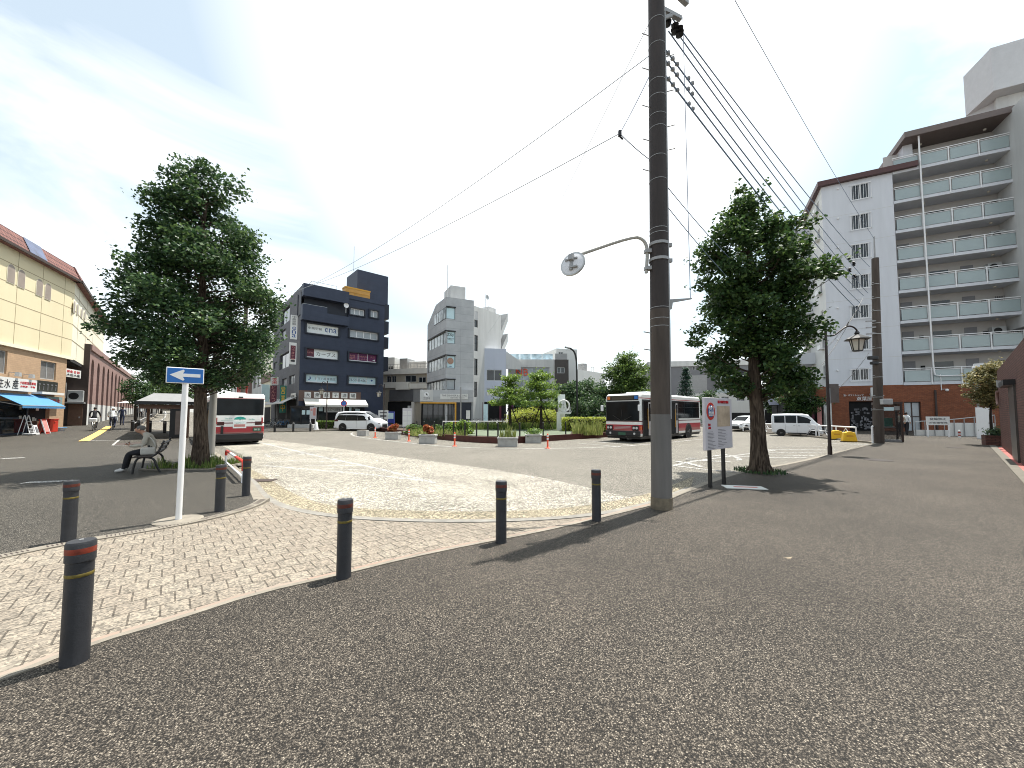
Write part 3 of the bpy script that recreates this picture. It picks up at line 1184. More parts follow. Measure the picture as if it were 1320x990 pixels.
# far boundary of the paved crossing: drain kerb then gutter lip
bm = bmesh.new()
loop = [V((p.x, p.y, -.004)) for p in DRAIN] + [V((p.x, p.y, -.07)) for p in LIP[2:]] + [V((p.x, p.y, -.004)) for p in reversed(EDGE_S[:-1])]
f = bm.faces.new([bm.verts.new(p) for p in loop])
bmesh.ops.triangulate(bm, faces=[f], quad_method='BEAUTY', ngon_method='BEAUTY')
bmesh.ops.recalc_face_normals(bm, faces=bm.faces[:])
if sum(f.normal.z for f in bm.faces) < 0:
 bmesh.ops.reverse_faces(bm, faces=bm.faces[:])
me = bpy.data.meshes.new('paving')
bm.to_mesh(me)
bm.free()
me.materials.append(M['paver'])
o = bpy.data.objects.new('paving', me)
COL.objects.link(o)
struct(o)

# gutter band between pavers and road
gut_px = [(305, 596), (322, 604), (340, 613), (362, 627), (385, 640), (420, 651.5), (480, 657), (600, 660.5), (700, 657.5), (760, 651.5), (815, 642), (850, 632), (895, 614)]
GUT = smooth_line([on(*p, ROAD) for p in gut_px], 2)
gl = along(GUT, 90)
lipline = smooth_line([on(*p, ROAD) for p in [(312, 612), (322, 619), (330, 627), (337, 638), (356, 652), (400, 664), (470, 671), (560, 674), (650, 673.5), (740, 669), (800, 660), (848, 648), (890, 630)]], 2)
ll = along(lipline, 90)
gm = MB()
gm.add([(p.x, p.y, ROAD + .006) for p in gl] + [(p.x, p.y, ROAD + .012) for p in ll], [(i, 90 + i, 90 + i + 1, i + 1) for i in range(89)])
struct(gm.build('gutter', 'gutter', fix=False))
lb = MB()
kerbstrip(lb, [p for p in ll], .15, ROAD - .02, -.066, off=0)
struct(lb.build('kerb', 'lipgrey'))

# left pavement
kl_px = [(339, 643), (334, 633), (326, 622), (316, 611), (303, 600), (289, 589.5), (272, 578.5), (258, 570.5), (246, 563.5)]
KL = [on(*p) for p in kl_px] + [V((-26, 29.4, 0)), V((-29.6, 31.2, 0)), V((-36, 37, 0)), V((-55.6, 59.8, 0)), V((-90, 97, 0)), V((-160, 172, 0))]
KL_S = smooth_line(KL, 1)
lp = DRAIN + KL_S[1:] + [V((-200, 172, 0)), V((-200, -12, 0)), V((-14, -12, 0))]
sheet('pavement', lp, 0.0, 'walk_left', skirt=.12, step=6)
kb = MB()
kerbstrip(kb, resample(KL_S, .8), .15, ROAD - .02, .004, off=.075)
struct(kb.build('kerb', 'kerb'))
# drain kerb with slots
dk = MB()
kerbstrip(dk, resample(DRAIN, .3), .17, -.05, .010, off=-.03)
struct(dk.build('drain_kerb', 'kerb'))
ds = MB()
DL = along(DRAIN, 260)
for i, p in enumerate(DL[:-1]):
 if i % 13 < 10:
  q = DL[i + 1]
  dd = (q - p).normalized()
  nn = V((-dd.y, dd.x, 0)) * -.03
  a, b = p + nn + dd * .006, p + nn + dd * .018
  s_ = V((-dd.y, dd.x, 0)) * .05
  ds.add([(a - s_)[:2] + (.0125,), (b - s_)[:2] + (.0125,), (b + s_)[:2] + (.0125,), (a + s_)[:2] + (.0125,)], [(0, 1, 2, 3)])
struct(ds.build('drain_slots', 'brownd', fix=False))

# bus bay of pale concrete
bay_px = [(305, 596), (322, 604), (340, 613), (362, 627), (385, 640), (420, 651.5), (480, 657), (600, 660.5), (700, 657.5), (760, 651.5), (815, 642),
          (760, 629), (700, 616), (640, 606), (590, 599), (520, 590), (450, 580), (400, 573.5), (352, 567.5), (300, 562), (262, 558)]
bayp = [on(*p, ROAD) for p in bay_px]
kk = [p + V((.55, .5, 0)) for p in [on(*p) for p in [(246, 563.5), (258, 570.5), (272, 578.5), (289, 589.5)]]]
sheet('bus_bay', bayp + kk, ROAD + .004, 'bay')

# pavement in front of the far shops
fp = [on(*p) for p in [(318, 557), (345, 556), (400, 555), (440, 554), (500, 552.4), (560, 551)]]
far = fp + [V((10, 42, 0)), V((16, 46, 0)), V((16, 66, 0)), V((-22, 66, 0)), V((-30, 50, 0))]
sheet('pavement', far, 0.0, 'walk_left', skirt=.12)
kb = MB()
kerbstrip(kb, resample(fp + [V((10, 42, 0)), V((16, 46, 0))], 1), .15, ROAD - .02, .004, off=.0)
struct(kb.build('kerb', 'kerb'))

# painted lines
PZ = [0]
def paint(pxs, wd, sm=0):
 PZ[0] += 1
 z = ROAD + .0055 + .0002 * PZ[0]
 mb = MB()
 pts = [on(*p, z) for p in pxs]
 if sm:
  pts = smooth_line(pts, sm)
 ribbon(mb, resample(pts, 1.0), wd, z)
 return struct(mb.build('road_marking', 'line', fix=False))
paint([(334, 570), (410, 588), (490, 604.5), (560, 622)], .15)
paint([(340, 600), (400, 605), (470, 611), (555, 620)], .15)
paint([(345, 596.5), (395, 592), (440, 591)], .13)
for a, b in [((352, 590), (398, 599)), ((372, 586), (430, 601)), ((396, 588), (462, 606))]:
 pass
paint([(392, 600), (470, 600)], .11)
paint([(420, 604), (500, 607)], .11)
paint([(372, 594), (440, 595)], .11)
paint([(455, 557.5), (452, 559.5), (458, 562.5), (478, 565.5), (505, 568.5), (545, 573), (590, 576.5), (640, 578), (700, 578.3), (760, 577), (800, 575.5), (850, 571.5), (900, 566.5), (945, 562)], .15, 1)
paint([(745, 571), (800, 576)], .14)
paint([(764, 569), (815, 574)], .14)
# right hand bay and hatching
paint([(868, 600), (895, 594.5), (960, 585.5), (1000, 580)], .15)
paint([(868, 600), (910, 605), (950, 608.5)], .15)
for a, b in [((985, 579.5), (1078, 579.0)), ((975, 583), (1060, 583)), ((968, 586), (1050, 587.5)), ((975, 589.5), (1040, 590)), ((1000, 576.5), (1060, 576))]:
 paint([a, b], .17)
paint([(1060, 571.5), (1130, 573.5)], .2)
paint([(1075, 567.5), (1100, 567.3)], .2)
# ground lettering: bus bays
def ground_text(body, p, q, size, z=ROAD + .0115):
 """lettering flat on the road, reading from p to q"""
 p, q = V((p.x, p.y, 0)), V((q.x, q.y, 0))
 t = MB()
 L = (q - p).length
 t.text(body, 0, 0, size, w=L, y=0, depth=.001, center=False)
 xf = Matrix.Translation(V((p.x, p.y, z))) @ Matrix.Rotation(yaw(p, q), 4, 'Z') @ Matrix.Rotation(R(-90), 4, 'X')
 t.v = [tuple(xf @ V(v)) for v in t.v]
 return struct(t.build('road_marking', 'line', fix=False))
ground_text('バス', on(345, 590, ROAD), on(412, 585, ROAD), 1.9)
ground_text('バス', on(905, 603, ROAD), on(985, 589, ROAD), 1.6)
# left pavement marks: tactile strip and white lines
def strip(name, pxs, wd, m, z=.008):
 mb = MB()
 ribbon(mb, resample([on(*p, z) for p in pxs], 2), wd, z)
 return struct(mb.build(name, m, fix=False))
strip('tactile_strip', [(108, 568.5), (124, 560), (141, 549.5)], .42, 'tact', .02)
strip('pavement_marking', [(104, 567.8), (122, 567.8)], .14, 'line', .02)
strip('pavement_marking', [(122, 567.8), (153, 567.5)], .12, 'line', .016)
strip('pavement_marking', [(3, 591), (30, 590)], .32, 'line')
strip('pavement_marking', [(32, 622), (82, 620)], .26, 'line')
strip('pavement_marking', [(286, 598), (320, 600)], .08, 'line')
mb = MB()
ribbon(mb, [on(145, 573, .009), on(186, 571, .009)], 1.3, .009)
struct(mb.build('manhole_plate', 'brownd', fix=False))
strip('pavement_marking', [(145, 574), (154, 566.5)], .10, 'line', .014)
strip('pavement_marking', [(145, 574.3), (175, 574)], .10, 'line', .014)
# road edge line up the left street
LS = [p + V((.75, .72, 0)) for p in resample(KL_S[-7:], 3)]
mb = MB()
ribbon(mb, LS, .16, ROAD + .02)
struct(mb.build('road_marking', 'line', fix=False))
# plate set in the right pavement, small covers
pl = thing('ground_plate', 'pale printed plate set flush in the dark pavement by the notice board', 'ground sign', on(959, 628.5), R(-12))
b = MB(); b.box(-.4, -.18, .0, .4, .18, .012); b.build('plate', 'offwhite', pl)
b = MB(); b.box(-.2, -.06, .012, .26, .06, .015); b.build('print', 'pinkish', pl)
for i, (px, py, r_) in enumerate([(1232, 577, .32), (1132, 593, .4)]):
 b = MB(); p = on(px, py); b.lathe([(r_, .0), (r_, .006)], (p.x, p.y, 0), 24)
 struct(b.build('manhole_cover', 'poledark'))
# storm grate by the low rail
b = MB(); p = on(338, 620, ROAD)
b.box(p.x - .3, p.y - .18, ROAD + .014, p.x + .3, p.y + .18, ROAD + .02)
struct(b.build('storm_grate', 'brownd'))
# red strip at the far right, by the brown wall
rs = [on(1284, 577), on(1320, 613), on(1345, 640), on(1360, 640), on(1300, 577)]
b = MB(); b.add([(p.x, p.y, .006) for p in rs], [(0, 1, 2, 3, 4)])
struct(b.build('red_paving', 'redpave'))
b = MB(); kerbstrip(b, resample([on(1278, 573), on(1320, 615), on(1350, 645)], .5), .2, -.02, .012)
struct(b.build('kerb', 'kerbdk'))
# ================================================================== foreground street furniture
def make_bollard(label, loc, h, band='bandred', group='dark rubber bollards along the paved crossing'):
 t = thing('bollard', label, 'bollard', loc, 0, group)
 r = .068
 b = MB(); b.lathe([(r * 1.02, -.03), (r * 1.02, 0), (r, .01), (r * .985, h - .13)], n=28); b.build('post', 'bollard', t, smooth=40)
 c = MB(); c.lathe([(r * 1.0, h - .13), (r * 1.07, h - .125), (r * 1.07, h - .015), (r * .98, h), (r * .3, h + .003)], n=28); cp = c.build('cap', 'bollard', t, smooth=40)
 c = MB(); c.lathe([(r * 1.074, h - .075), (r * 1.079, h - .072), (r * 1.079, h - .042), (r * 1.074, h - .039)], n=28); c.build('reflector_band', band, cp, smooth=40)
 c = MB(); c.lathe([(r * .99, h - .222), (r * 1.006, h - .22), (r * 1.006, h - .202), (r * .99, h - .2)], n=28); c.build('yellow_band', 'yellowband', t, smooth=40)
 c = MB(); c.lathe([(.012, h + .003), (.012, h + .008)], n=10); c.build('bolt', 'grey', cp)
 return t
bol = make_bollard('nearest and largest dark bollard, red band on its cap, beside the pavers', on(96, 853), .77)
BS = [(443, 744, 'dark bollard standing alone midway along the white edged paver border'),
      (646, 699, 'dark bollard on the paver border, second from the utility pole'),
      (769, 671, 'dark bollard on the paver border nearest to the utility pole'),
      (88, 698, 'dark bollard on the left pavement behind the biggest bollard'),
      (283, 659, 'dark bollard on the left pavement between the one way sign and the low rail'),
      (317, 639, 'dark bollard at the pavement tip beside the red and white rail')]
for px, py, lab in BS:
 if px == 443:
  bol = make_bollard(lab, on(px, py), .755, 'banddk')
 else:
  dup(bol, lab, on(px, py), random.uniform(0, 6))
# far black posts at the head of the left street
FB = [(170.5, 556, 1.0), (178, 556.5, 1.0), (193, 557, 1.0), (212, 558, 1.0)]
fbl = ['black post by the young street tree, leftmost of the four at the street mouth', 'black post second from the street tree at the street mouth',
       'black post behind the seated man, third from the street tree', 'black post beside the dark column of the bus shelter']
def post(label, loc, h, r=.07, group='black posts at the mouth of the left street'):
 t = thing('bollard', label, 'bollard', loc, 0, group)
 b = MB(); b.lathe([(r, -.05), (r, h - .03), (r * .7, h)], n=14); b.build('post', 'black', t, smooth=40)
 b = MB(); b.lathe([(r * 1.02, h - .16), (r * 1.03, h - .155), (r * 1.03, h - .11), (r * 1.02, h - .105)], n=14); b.build('reflector_band', 'grey', t, smooth=40)
 return t
fb0 = None
for (px, py, s_), lab in zip(FB, fbl):
 if fb0 is None:
  fb0 = post(lab, on(px, py), .85, .1)
 else:
  dup(fb0, lab, on(px, py))

# one way sign
sp_ = on(230, 671)
ow = thing('one_way_sign', 'blue one way sign with a white left arrow on a slim white post', 'road sign', sp_, math.atan2(sp_.x, sp_.y) * -1 + R(2))
b = MB(); b.cyl((0, 0, -.05), (.012, 0, 2.22), .038, n=16); b.build('post', 'white', ow, smooth=40)
b = MB(); b.lathe([(.30, -.02), (.30, .012), (.27, .02)], n=20); b.build('footing', 'kerb', ow)
pz = at(238, 485, sp_.y).z
b = MB(); b.box(-.215, -.062, pz - .115, .225, -.044, pz + .125); pn = b.build('sign_plate', 'white', ow, bevel=.02)
b = MB(); b.box(-.203, -.066, pz - .103, .213, -.06, pz + .113); b.build('blue_field', 'signblue', pn, bevel=.003)
b = MB(); b.extr([(-.175, pz + .01), (-.02, pz - .075), (-.005, pz - .055), (-.025, pz - .015), (.18, pz - .015), (.18, pz + .035), (-.025, pz + .035), (-.005, pz + .075), (-.02, pz + .095)], -.0705, -.065)
b.build('arrow', 'white', pn)
b = MB(); b.box(-.05, -.045, pz - .05, .05, .045, pz - .02); b.box(-.05, -.045, pz + .05, .05, .045, pz + .08); b.build('clamp', 'lgrey', ow)

# low red and white hoop rail
pa, pb = on(291, 601), on(313, 622.5)
ra = thing('guard_rail', 'low red and white hoop rail at the kerb between tree and bollard', 'rail', pa, yaw(pa, pb))
L_ = (pb - pa).length
b = MB(); b.tube([(0, 0, .33), (0, 0, .4), (.03, 0, .455), (.1, 0, .48), (L_ * .3, 0, .48)], .036, 12, caps=True)
b.tube([(L_ * .62, 0, .48), (L_ - .1, 0, .48), (L_ - .03, 0, .455), (L_, 0, .4), (L_, 0, .28)], .036, 12); b.build('red_sleeve', 'red', ra, smooth=50)
b = MB(); b.tube([(0, 0, -.05), (0, 0, .4), (.03, 0, .455), (.1, 0, .48), (L_ - .1, 0, .48), (L_ - .03, 0, .455), (L_, 0, .4), (L_, 0, -.05)], .032, 12); b.build('hoop', 'white', ra, smooth=50)
b = MB(); b.cyl((0, 0, .13), (L_, 0, .13), .024, n=10); b.build('cross_bar', 'white', ra, smooth=50)

# slender grey pole leaning beside the left tree
q = on(271, 590)
gp = thing('grey_pole', 'slender pale grey pole standing close to the right of the big left tree', 'pole', q)
b = MB(); b.tube([(0, 0, -.05), (.03, 0, 2.2), (.1, 0, 5.2)], [.125, .11, .09], 14); b.build('shaft', 'polegrey', gp, smooth=50)
b = MB(); b.lathe([(.15, -.02), (.15, .06), (.13, .08)], n=14); b.build('collar', 'grey', gp)

# ------------------------------------------------------------------ big utility pole with mirror arm
pp = on(853, 655)
up = thing('utility_pole', 'tall dark utility pole with grey painted foot carrying the traffic mirror arm', 'utility pole', pp)
PH = 10.3
TX = at(846, 0, pp.y).x - pp.x            # lean
ZT = at(846, 0, pp.y).z
lean = lambda z: (TX * z / ZT, 0, z)
pr = lambda z: .166 - .0028 * z
def seg(mb, za, zb, ex=0.0, n=26, k=6):
 mb.tube([lean(za + (zb - za) * i / k) for i in range(k + 1)], [pr(za + (zb - za) * i / k) + ex for i in range(k + 1)], n)
zc, zp_ = at(853, 640, pp.y).z, at(850, 534, pp.y).z
b = MB(); seg(b, -.1, PH); b.build('shaft', 'poledark', up, smooth=50)
b = MB(); seg(b, zc, zp_, .004); b.build('grey_sleeve', 'polepaint', up, smooth=50)
b = MB(); seg(b, -.05, zc - .002, .012, k=2); b.build('concrete_foot', 'poleconc', up, smooth=50)
zz = lambda py: at(849, py, pp.y).z
b = MB()
seg(b, zp_ + .002, zz(400), .003)
b.build('worn_band', 'poleworn', up, smooth=50)
for py in (398, 412, 422, 297, 303, 235, 205, 168, 152, 128, 108, 62, 30):
 z = zz(py)
 b = MB(); b.tube([lean(z), lean(z + .009)], pr(z) + .004, 24); b.build('wire_band', 'grey', up, smooth=50)
for py in (316, 336):
 c = MB(); z = zz(py)
 c.tube([lean(z - .025), lean(z + .025)], pr(z) + .016, 24)
 c.box(TX * z / ZT + pr(z), -.03, z - .03, TX * z / ZT + pr(z) + .07, .03, z + .03)
 c.build('steel_clamp', 'grey', up, smooth=50)
st = MB()
for i, py in enumerate((222, 195, 183, 165, 140, 120, 92, 75, 48, 26, 430, 452)):
 z = zz(py); sg = 1 if i % 2 else -1
 if py > 300: sg = -1
 st.cyl((TX * z / ZT + sg * pr(z) * .9, -.02, z), (TX * z / ZT + sg * (pr(z) + .14), -.05, z + .02), .009, n=6)
st.build('step_bolts', 'grey', up)
cb = MB()
cb.tube([(TX * z / ZT + pr(z) * .82, -pr(z) * .62, z) for z in [zz(540 + (20 - 540) * i / 12) for i in range(13)]], .016, 8)
cb.build('conduit', 'grey', up, smooth=50)
# bracket for the stay wire on the right
c = MB(); z = zz(387)
c.extr([(TX * z / ZT + pr(z), z - .16), (TX * z / ZT + pr(z) + .05, z - .16), (TX * z / ZT + pr(z) + .07, z - .04), (TX * z / ZT + .56, z + .02), (TX * z / ZT + .56, z + .035), (TX * z / ZT + pr(z), z + .01)], -.02, .02)
c.build('bracket', 'grey', up)
# crossarm and insulators at the top
z = zz(8)
c = MB(); c.bar(lean(z), (TX + .55, .25, z + .03), .07); c.bar(lean(z - .28), (TX + .35, .15, z + .0), .05); c.build('crossarm', 'grey', up)
c = MB(); c.bar(lean(9.6), (TX + .8, .5, 9.62), .08); c.bar(lean(9.6), (TX - .6, -.35, 9.58), .08); c.build('crossarm', 'grey', up)
ins = MB()
for (x, y, zq) in [(TX + .42, .2, zz(22)), (TX + .32, .3, zz(5)), (TX + .5, .2, zz(26))]:
 ins.lathe([(.03, -.1), (.07, -.08), (.03, -.04), (.08, -.02), (.03, .03), (.07, .06), (.02, .1)], (x, y, zq), 10)
ins.build('insulator', 'black', up, smooth=50)
# mirror on a bent arm
az = zz(345)
m0 = at(833, 352, pp.y); m1 = at(835, 320, pp.y); m2 = at(829, 308, pp.y); m3 = at(816, 304.5, pp.y); m4 = at(742, 330, pp.y - .1)
mr = thing('traffic_mirror', 'round convex traffic mirror seen from behind at the end of a bent grey arm', 'traffic mirror', m0)
arm = MB(); arm.tube([p - m0 for p in smooth_line([m0, m1, m2, m3, m4], 2)], .028, 12); arm.build('arm', 'mirrorarm', mr, smooth=60)
c4 = at(739, 341, pp.y - .12) - m0
b = MB()
xf = Matrix.Translation(c4) @ Matrix.Rotation(R(236), 4, 'Z') @ Matrix.Rotation(R(-14), 4, 'Y')
b.M = xf
b.lathe([(.20, .0), (.215, .01), (.215, .03), (.19, .035), (.12, .06), (.03, .075)], n=28, ax='x'); b.build('mirror_disc', 'mirrorback', mr, smooth=50)
b = MB(xf); b.lathe([(.2, .001), (.222, -.004), (.226, .014), (.222, .034), (.2, .034)], n=28, ax='x'); b.build('rim', 'lgrey', mr, smooth=50)
b = MB(xf); b.box(.06, -.025, -.15, .09, .025, .16); b.box(.06, -.13, .05, .085, .1, .08); b.box(.06, -.03, -.12, .1, .12, -.09); b.box(.07, -.04, .02, .14, .04, .12); b.build('bracket', 'grey', mr)
b = MB()
for py in (324, 346):
 p = at(834, py, pp.y) - m0
 b.box(p.x - .04, -.05, p.z - .03, p.x + .12, .05, p.z + .03)
b.build('clamp', 'grey', mr)

# ------------------------------------------------------------------ second pole on the right
p2 = on(1133, 571)
u2 = thing('utility_pole', 'brown utility pole in front of the brick shop beside the phone booth', 'utility pole', p2)
H2 = at(1127, 305, p2.y).z - p2.z
t2 = at(1127, 305, p2.y).x - p2.x + .35
t2 = at(1128, 330, p2.y).x - p2.x
b = MB(); b.tube([(t2 * i / 8, 0, (H2 - 1.2) * i / 8 - .05) for i in range(9)], [.23 - .009 * i for i in range(9)], 16); b.build('shaft', 'poleworn', u2, smooth=50)
b = MB(); b.tube([(t2 * .9, 0, H2 - 1.6), (t2, 0, H2)], [.05, .03], 8); b.build('lightning_rod', 'grey', u2)
b = MB()
for z in (1.8, 2.5, 3.6, 4.4, 5.2, 6.0, 6.6, 7.3, 8.0, 8.8):
 b.tube([(t2 * z / H2, 0, z), (t2 * z / H2, 0, z + .02)], .235 - .009 * z * .8 + .01, 16)
 b.cyl((t2 * z / H2 - .3, -.05, z + .1), (t2 * z / H2 + .3, -.05, z + .1), .012, n=6)
b.build('wire_band', 'lgrey', u2)
b = MB(); z = H2 - 2.6
for i in range(3):
 b.bar((t2 * .8 - .9, -.3, z + i * .0 - 3.0 + i * .35), (t2 * .8 + .1, 0, z + .12 - 3.0 + i * .35), .07)
b.build('crossarm', 'grey', u2)
b = MB(); b.cbox(-.35, -.25, 4.55, .5, .18, .2); b.cbox(-.28, -.25, 4.28, .4, .16, .16); b.build('cable_closure', 'black', u2, bevel=.04)
b = MB(); b.cbox(.25, -.22, 2.1, .55, .3, .3); b.build('junction_box', 'lgrey', u2, bevel=.02)
ins = MB()
for i in range(4):
 ins.lathe([(.03, -.14), (.1, -.1), (.04, -.05), (.1, -.02), (.04, .04), (.1, .07), (.03, .12)], (t2 * .85 - 1.75 + (i % 2) * .25, -.35, at(1095, 335 + i * 8, p2.y).z - p2.z), 8)
ins.build('insulator', 'black', u2)

# pole behind the left bus, takes the wires that cross the square
p3_ = on(313, 560)
u3 = thing('utility_pole', 'thin brown utility pole rising behind the left bus in the shopping street', 'utility pole', V((-20.2, 28.5, ROAD)))
b = MB(); b.tube([(0, 0, -.05), (0, 0, 11.2)], [.17, .12], 12); b.build('shaft', 'poleworn', u3, smooth=50)
b = MB(); b.bar((-.6, 0, 10.6), (.6, 0, 10.6), .08); b.bar((-.5, 0, 9.9), (.5, 0, 9.9), .08); b.build('crossarm', 'grey', u3)
b = MB(); b.box(-.03, -.75, 6.2, .03, -.12, 8.2); b.build('street_banner', 'green', u3)

# ------------------------------------------------------------------ wires
def cable(label, a, b_, sag  , r=.012, n=24, group='overhead cables', m='cable', spiral=False):
 a, b_ = V(a), V(b_)
 pts = []
 for i in range(n + 1):
  t = i / n
  p = a.lerp(b_, t)
  p.z -= sag * 4 * t * (1 - t)
  pts.append(p - a)
 c = MB(); c.tube(pts, r * .8, 6)
 o = c.build('overhead_cable', m, None, smooth=60)
 o.location = a
 return tag(o, label, 'cable', group)
top = lambda x, y, py: V((pp.x + TX * at(846, py, pp.y).z / ZT + x, pp.y + y, at(846, py, pp.y).z))
P2 = lambda dx, py: at(1127 + dx, py, p2.y)
cable('highest of the three upper cables running from the tall pole to the brown pole', top(.42, .3, 2), P2(-6, 344), .25, .014)
cable('middle of the three upper cables running from the tall pole to the brown pole', top(.36, .25, 12), P2(-10, 362), .25, .014)
cable('lowest of the three upper cables running from the tall pole to the brown pole', top(.30, .2, 26), P2(-8, 378), .25, .014)
cable('uppermost cable of the lower trio from the tall pole through the right tree', top(.17, .05, 60), P2(-14, 381), .3, .016)
cable('middle cable of the lower trio from the tall pole through the right tree', top(.17, .05, 74), P2(-18, 391), .3, .016)
cable('lowest cable of the lower trio from the tall pole through the right tree', top(.17, .05, 94), P2(-12, 408), .3, .018)
cable('thin high wire crossing the sky above the white apartment block', at(925, -40, 9.0), P2(0, 308), .2, .010)
cable('vertical stay wire dropping from the pole top to its small bracket', top(.58, .22, 6), V((pp.x + TX * zz(387) / ZT + .54, pp.y, zz(387) + .02)), 0, .007)
for py0, ex, py1 in ((60, -14, 381), (74, -18, 391), (94, -12, 408)):
 a, b_ = top(.17, .05, py0) - pp, P2(ex, py1) - pp
 c = MB(); dd = (b_ - a).normalized()
 for k in range(5):
  o_ = a + dd * (.12 + .17 * k + (.3 if k > 2 else 0)); c.tube([o_ - dd * .045, o_ - dd * .02, o_ + dd * .02, o_ + dd * .045], [.016, .042, .03, .014], 8)
  o_.z -= .0
 c.build('insulator_string', 'grey', up, smooth=50)
J1 = at(799, 172, 6.1)
farp = V((-20.2, 28.5, 0))
cable('short tie wire from the tall pole down to the small wire junction', top(-.17, -.05, 103), J1, .02, .009)
cable('short tie wire from the small wire junction back to the tall pole', J1, top(-.17, -.05, 208), .02, .009)
cable('long wire from the small junction across the square to the far left pole', J1, farp + V((.5, 0, 10.5)), .75, .009, m='cablelight')
cable('dotted spiral wire from the tall pole across the square to the far left pole', top(-.17, -.05, 76), farp + V((-.3, 0, 9.8)), 1.1, .009, m='cablelight')
cable('faint wire from the pole top down behind the grey concrete building', top(-.17, -.05, 36), V((-3.5, 52, 12.5)), .6, .006, m='cablelight')
cable('short service wire from the tall pole into the right tree crown', top(.15, .05, 236), V((8.6, 13.0, 6.1)), .15, .009)
cable('lower service wire from the tall pole into the right tree crown', top(.15, .05, 262), V((8.6, 13.0, 5.3)), .15, .009)
for i, (x0, y0, x1, y1) in enumerate([(1060, 470, 1112, 385), (1062, 452, 1110, 392), (1076, 505, 1120, 455)]):
 a, b_ = at(x0, y0, 16.5), at(x1, y1, p2.y)
 cable(['service cable from the ornate lamp up to the brown pole, highest', 'service cable from the ornate lamp up to the brown pole, steeper one', 'thick service cable below the lantern reaching the brown pole'][i], a, b_, .12, .014, m='black')
jn = thing('wire_junction', 'small dark clamp joining three wires left of the tall pole', 'wire clamp', J1)
b = MB(); b.cbox(0, 0, -.05, .05, .05, .1); b.cyl((0, 0, -.05), (.05, 0, -.1), .018, n=8); b.build('clamp_body', 'black', jn, bevel=.01)

# ------------------------------------------------------------------ notice board by the right tree
na, nb_ = at(908, 581, 8.15), at(943, 577, 8.95)
nbd = thing('notice_board', 'white no smoking notice board with a map on two black legs', 'notice board', V((na.x, na.y, 0)), yaw(na, nb_))
NL = V((nb_.x - na.x, nb_.y - na.y, 0)).length
nz0, nz1 = at(908, 581, 8.15).z, at(908, 512, 8.15).z
b = MB(); b.box(0, -.03, nz0, NL, .03, nz1); bd = b.build('board', 'noticewhite', nbd, bevel=.01)
b = MB(); b.box(.25, -.0, -.05, .32, .06, nz1 - .05); b.build('leg', 'black', nbd)
b = MB(); b.box(.90, -.0, -.05, .97, .06, nz1 - .05); b.build('leg', 'black', nbd)
h_ = nz1 - nz0
b = MB(); b.lathe([(.19, -.032), (.19, -.036)], (.26, 0, nz1 - .3), 28, 'y'); b.build('prohibition_disc', 'red', bd)
b = MB(); b.lathe([(.135, -.035), (.135, -.039)], (.26, 0, nz1 - .3), 28, 'y'); b.build('disc_field', 'letterblue', bd)
b = MB(); b.text('歩行', .26, nz1 - .29, .11, y=-.038); b.text('禁煙', .26, nz1 - .41, .11, y=-.038); b.build('disc_lettering', 'white', bd, fix=False)
b = MB(); b.box(.56, -.034, nz0 + .5, NL - .12, -.031, nz1 - .18); b.build('map_print', 'mapprint', bd)
b = MB(); b.text('路上喫煙禁止地区', .86, nz1 - .12, .062, y=-.033, maxw=.75); b.text('禁止', .18, nz0 + h_ * .46, .05, y=-.033); b.text('過料', .18, nz0 + h_ * .40, .05, y=-.033); b.build('red_lettering', 'redink', bd, fix=False)
b = MB()
rr = random.Random(3)
for i in range(13):
 z = nz0 + h_ * .34 - i * .03
 b.box(.1, -.0335, z, .1 + rr.uniform(.2, .36), -.031, z + .009)
for i in range(12):
 z = nz0 + h_ * .38 - i * .034
 b.box(.58, -.0335, z, .58 + rr.uniform(.15, .5), -.031, z + .009)
b.build('small_print', 'greyink', bd)

# ------------------------------------------------------------------ ornate lamps
def lantern(t, x, z, k=1.0, y=0.0, topr=.3):
 b = MB(); b.lathe([(topr * .98 * k, z), (topr * 1.02 * k, z + .02 * k), (topr * .8 * k, z + .08 * k), (.1 * k, z + .2 * k), (.07 * k, z + .22 * k), (.09 * k, z + .26 * k), (.05 * k, z + .34 * k)], (x, y, 0), 6)
 hd = b.build('lantern_roof', 'black', t)
 b = MB(); b.lathe([(.15 * k, z - .42 * k), (.235 * k, z)], (x, y, 0), 6); b.build('lantern_glass', 'lampglass', t)
 b = MB()
 for i in range(6):
  a = 2 * pi * i / 6
  b.bar((x + .155 * k * cos(a), y + .155 * k * sin(a), z - .42 * k), (x + .24 * k * cos(a), y + .24 * k * sin(a), z), .025 * k)
 b.lathe([(.16 * k, z - .45 * k), (.165 * k, z - .42 * k)], (x, y, 0), 6)
 b.build('lantern_frame', 'black', t)
lp_ = on(1070, 586)
lm = thing('street_lamp', 'dark lamp post with a curved arm and hanging lantern on the right pavement', 'street lamp', lp_, 0)
LZ = at(1064, 421, lp_.y)
lx = LZ.x - lp_.x
b = MB(); b.tube([(0, 0, -.05), (0, 0, .3), (lx * .06, 0, .35), (lx, 0, LZ.z)], [.075, .075, .06, .045], 14); b.build('post', 'lampbrown', lm, smooth=50)
qx = lambda px, py: (at(px, py, lp_.y).x - lp_.x, 0, at(px, py, lp_.y).z)
b = MB(); b.tube(smooth_line([qx(1065, 433), qx(1075, 433), qx(1085, 425), qx(1092, 420), qx(1100, 421), qx(1105, 426), qx(1105, 430)], 2), .03, 10)
b.tube(smooth_line([qx(1083, 427), qx(1091, 421), qx(1094, 415)], 1), .018, 8); b.build('arm', 'lampbrown', lm, smooth=50)
lx_, _, lz_ = qx(1105, 438)
lantern(lm, lx_, lz_, 1.02, topr=.42)
b = MB(); b.box(.045, -.03, 2.0, .10, .03, 2.6); b.build('control_box', 'grey', lm)
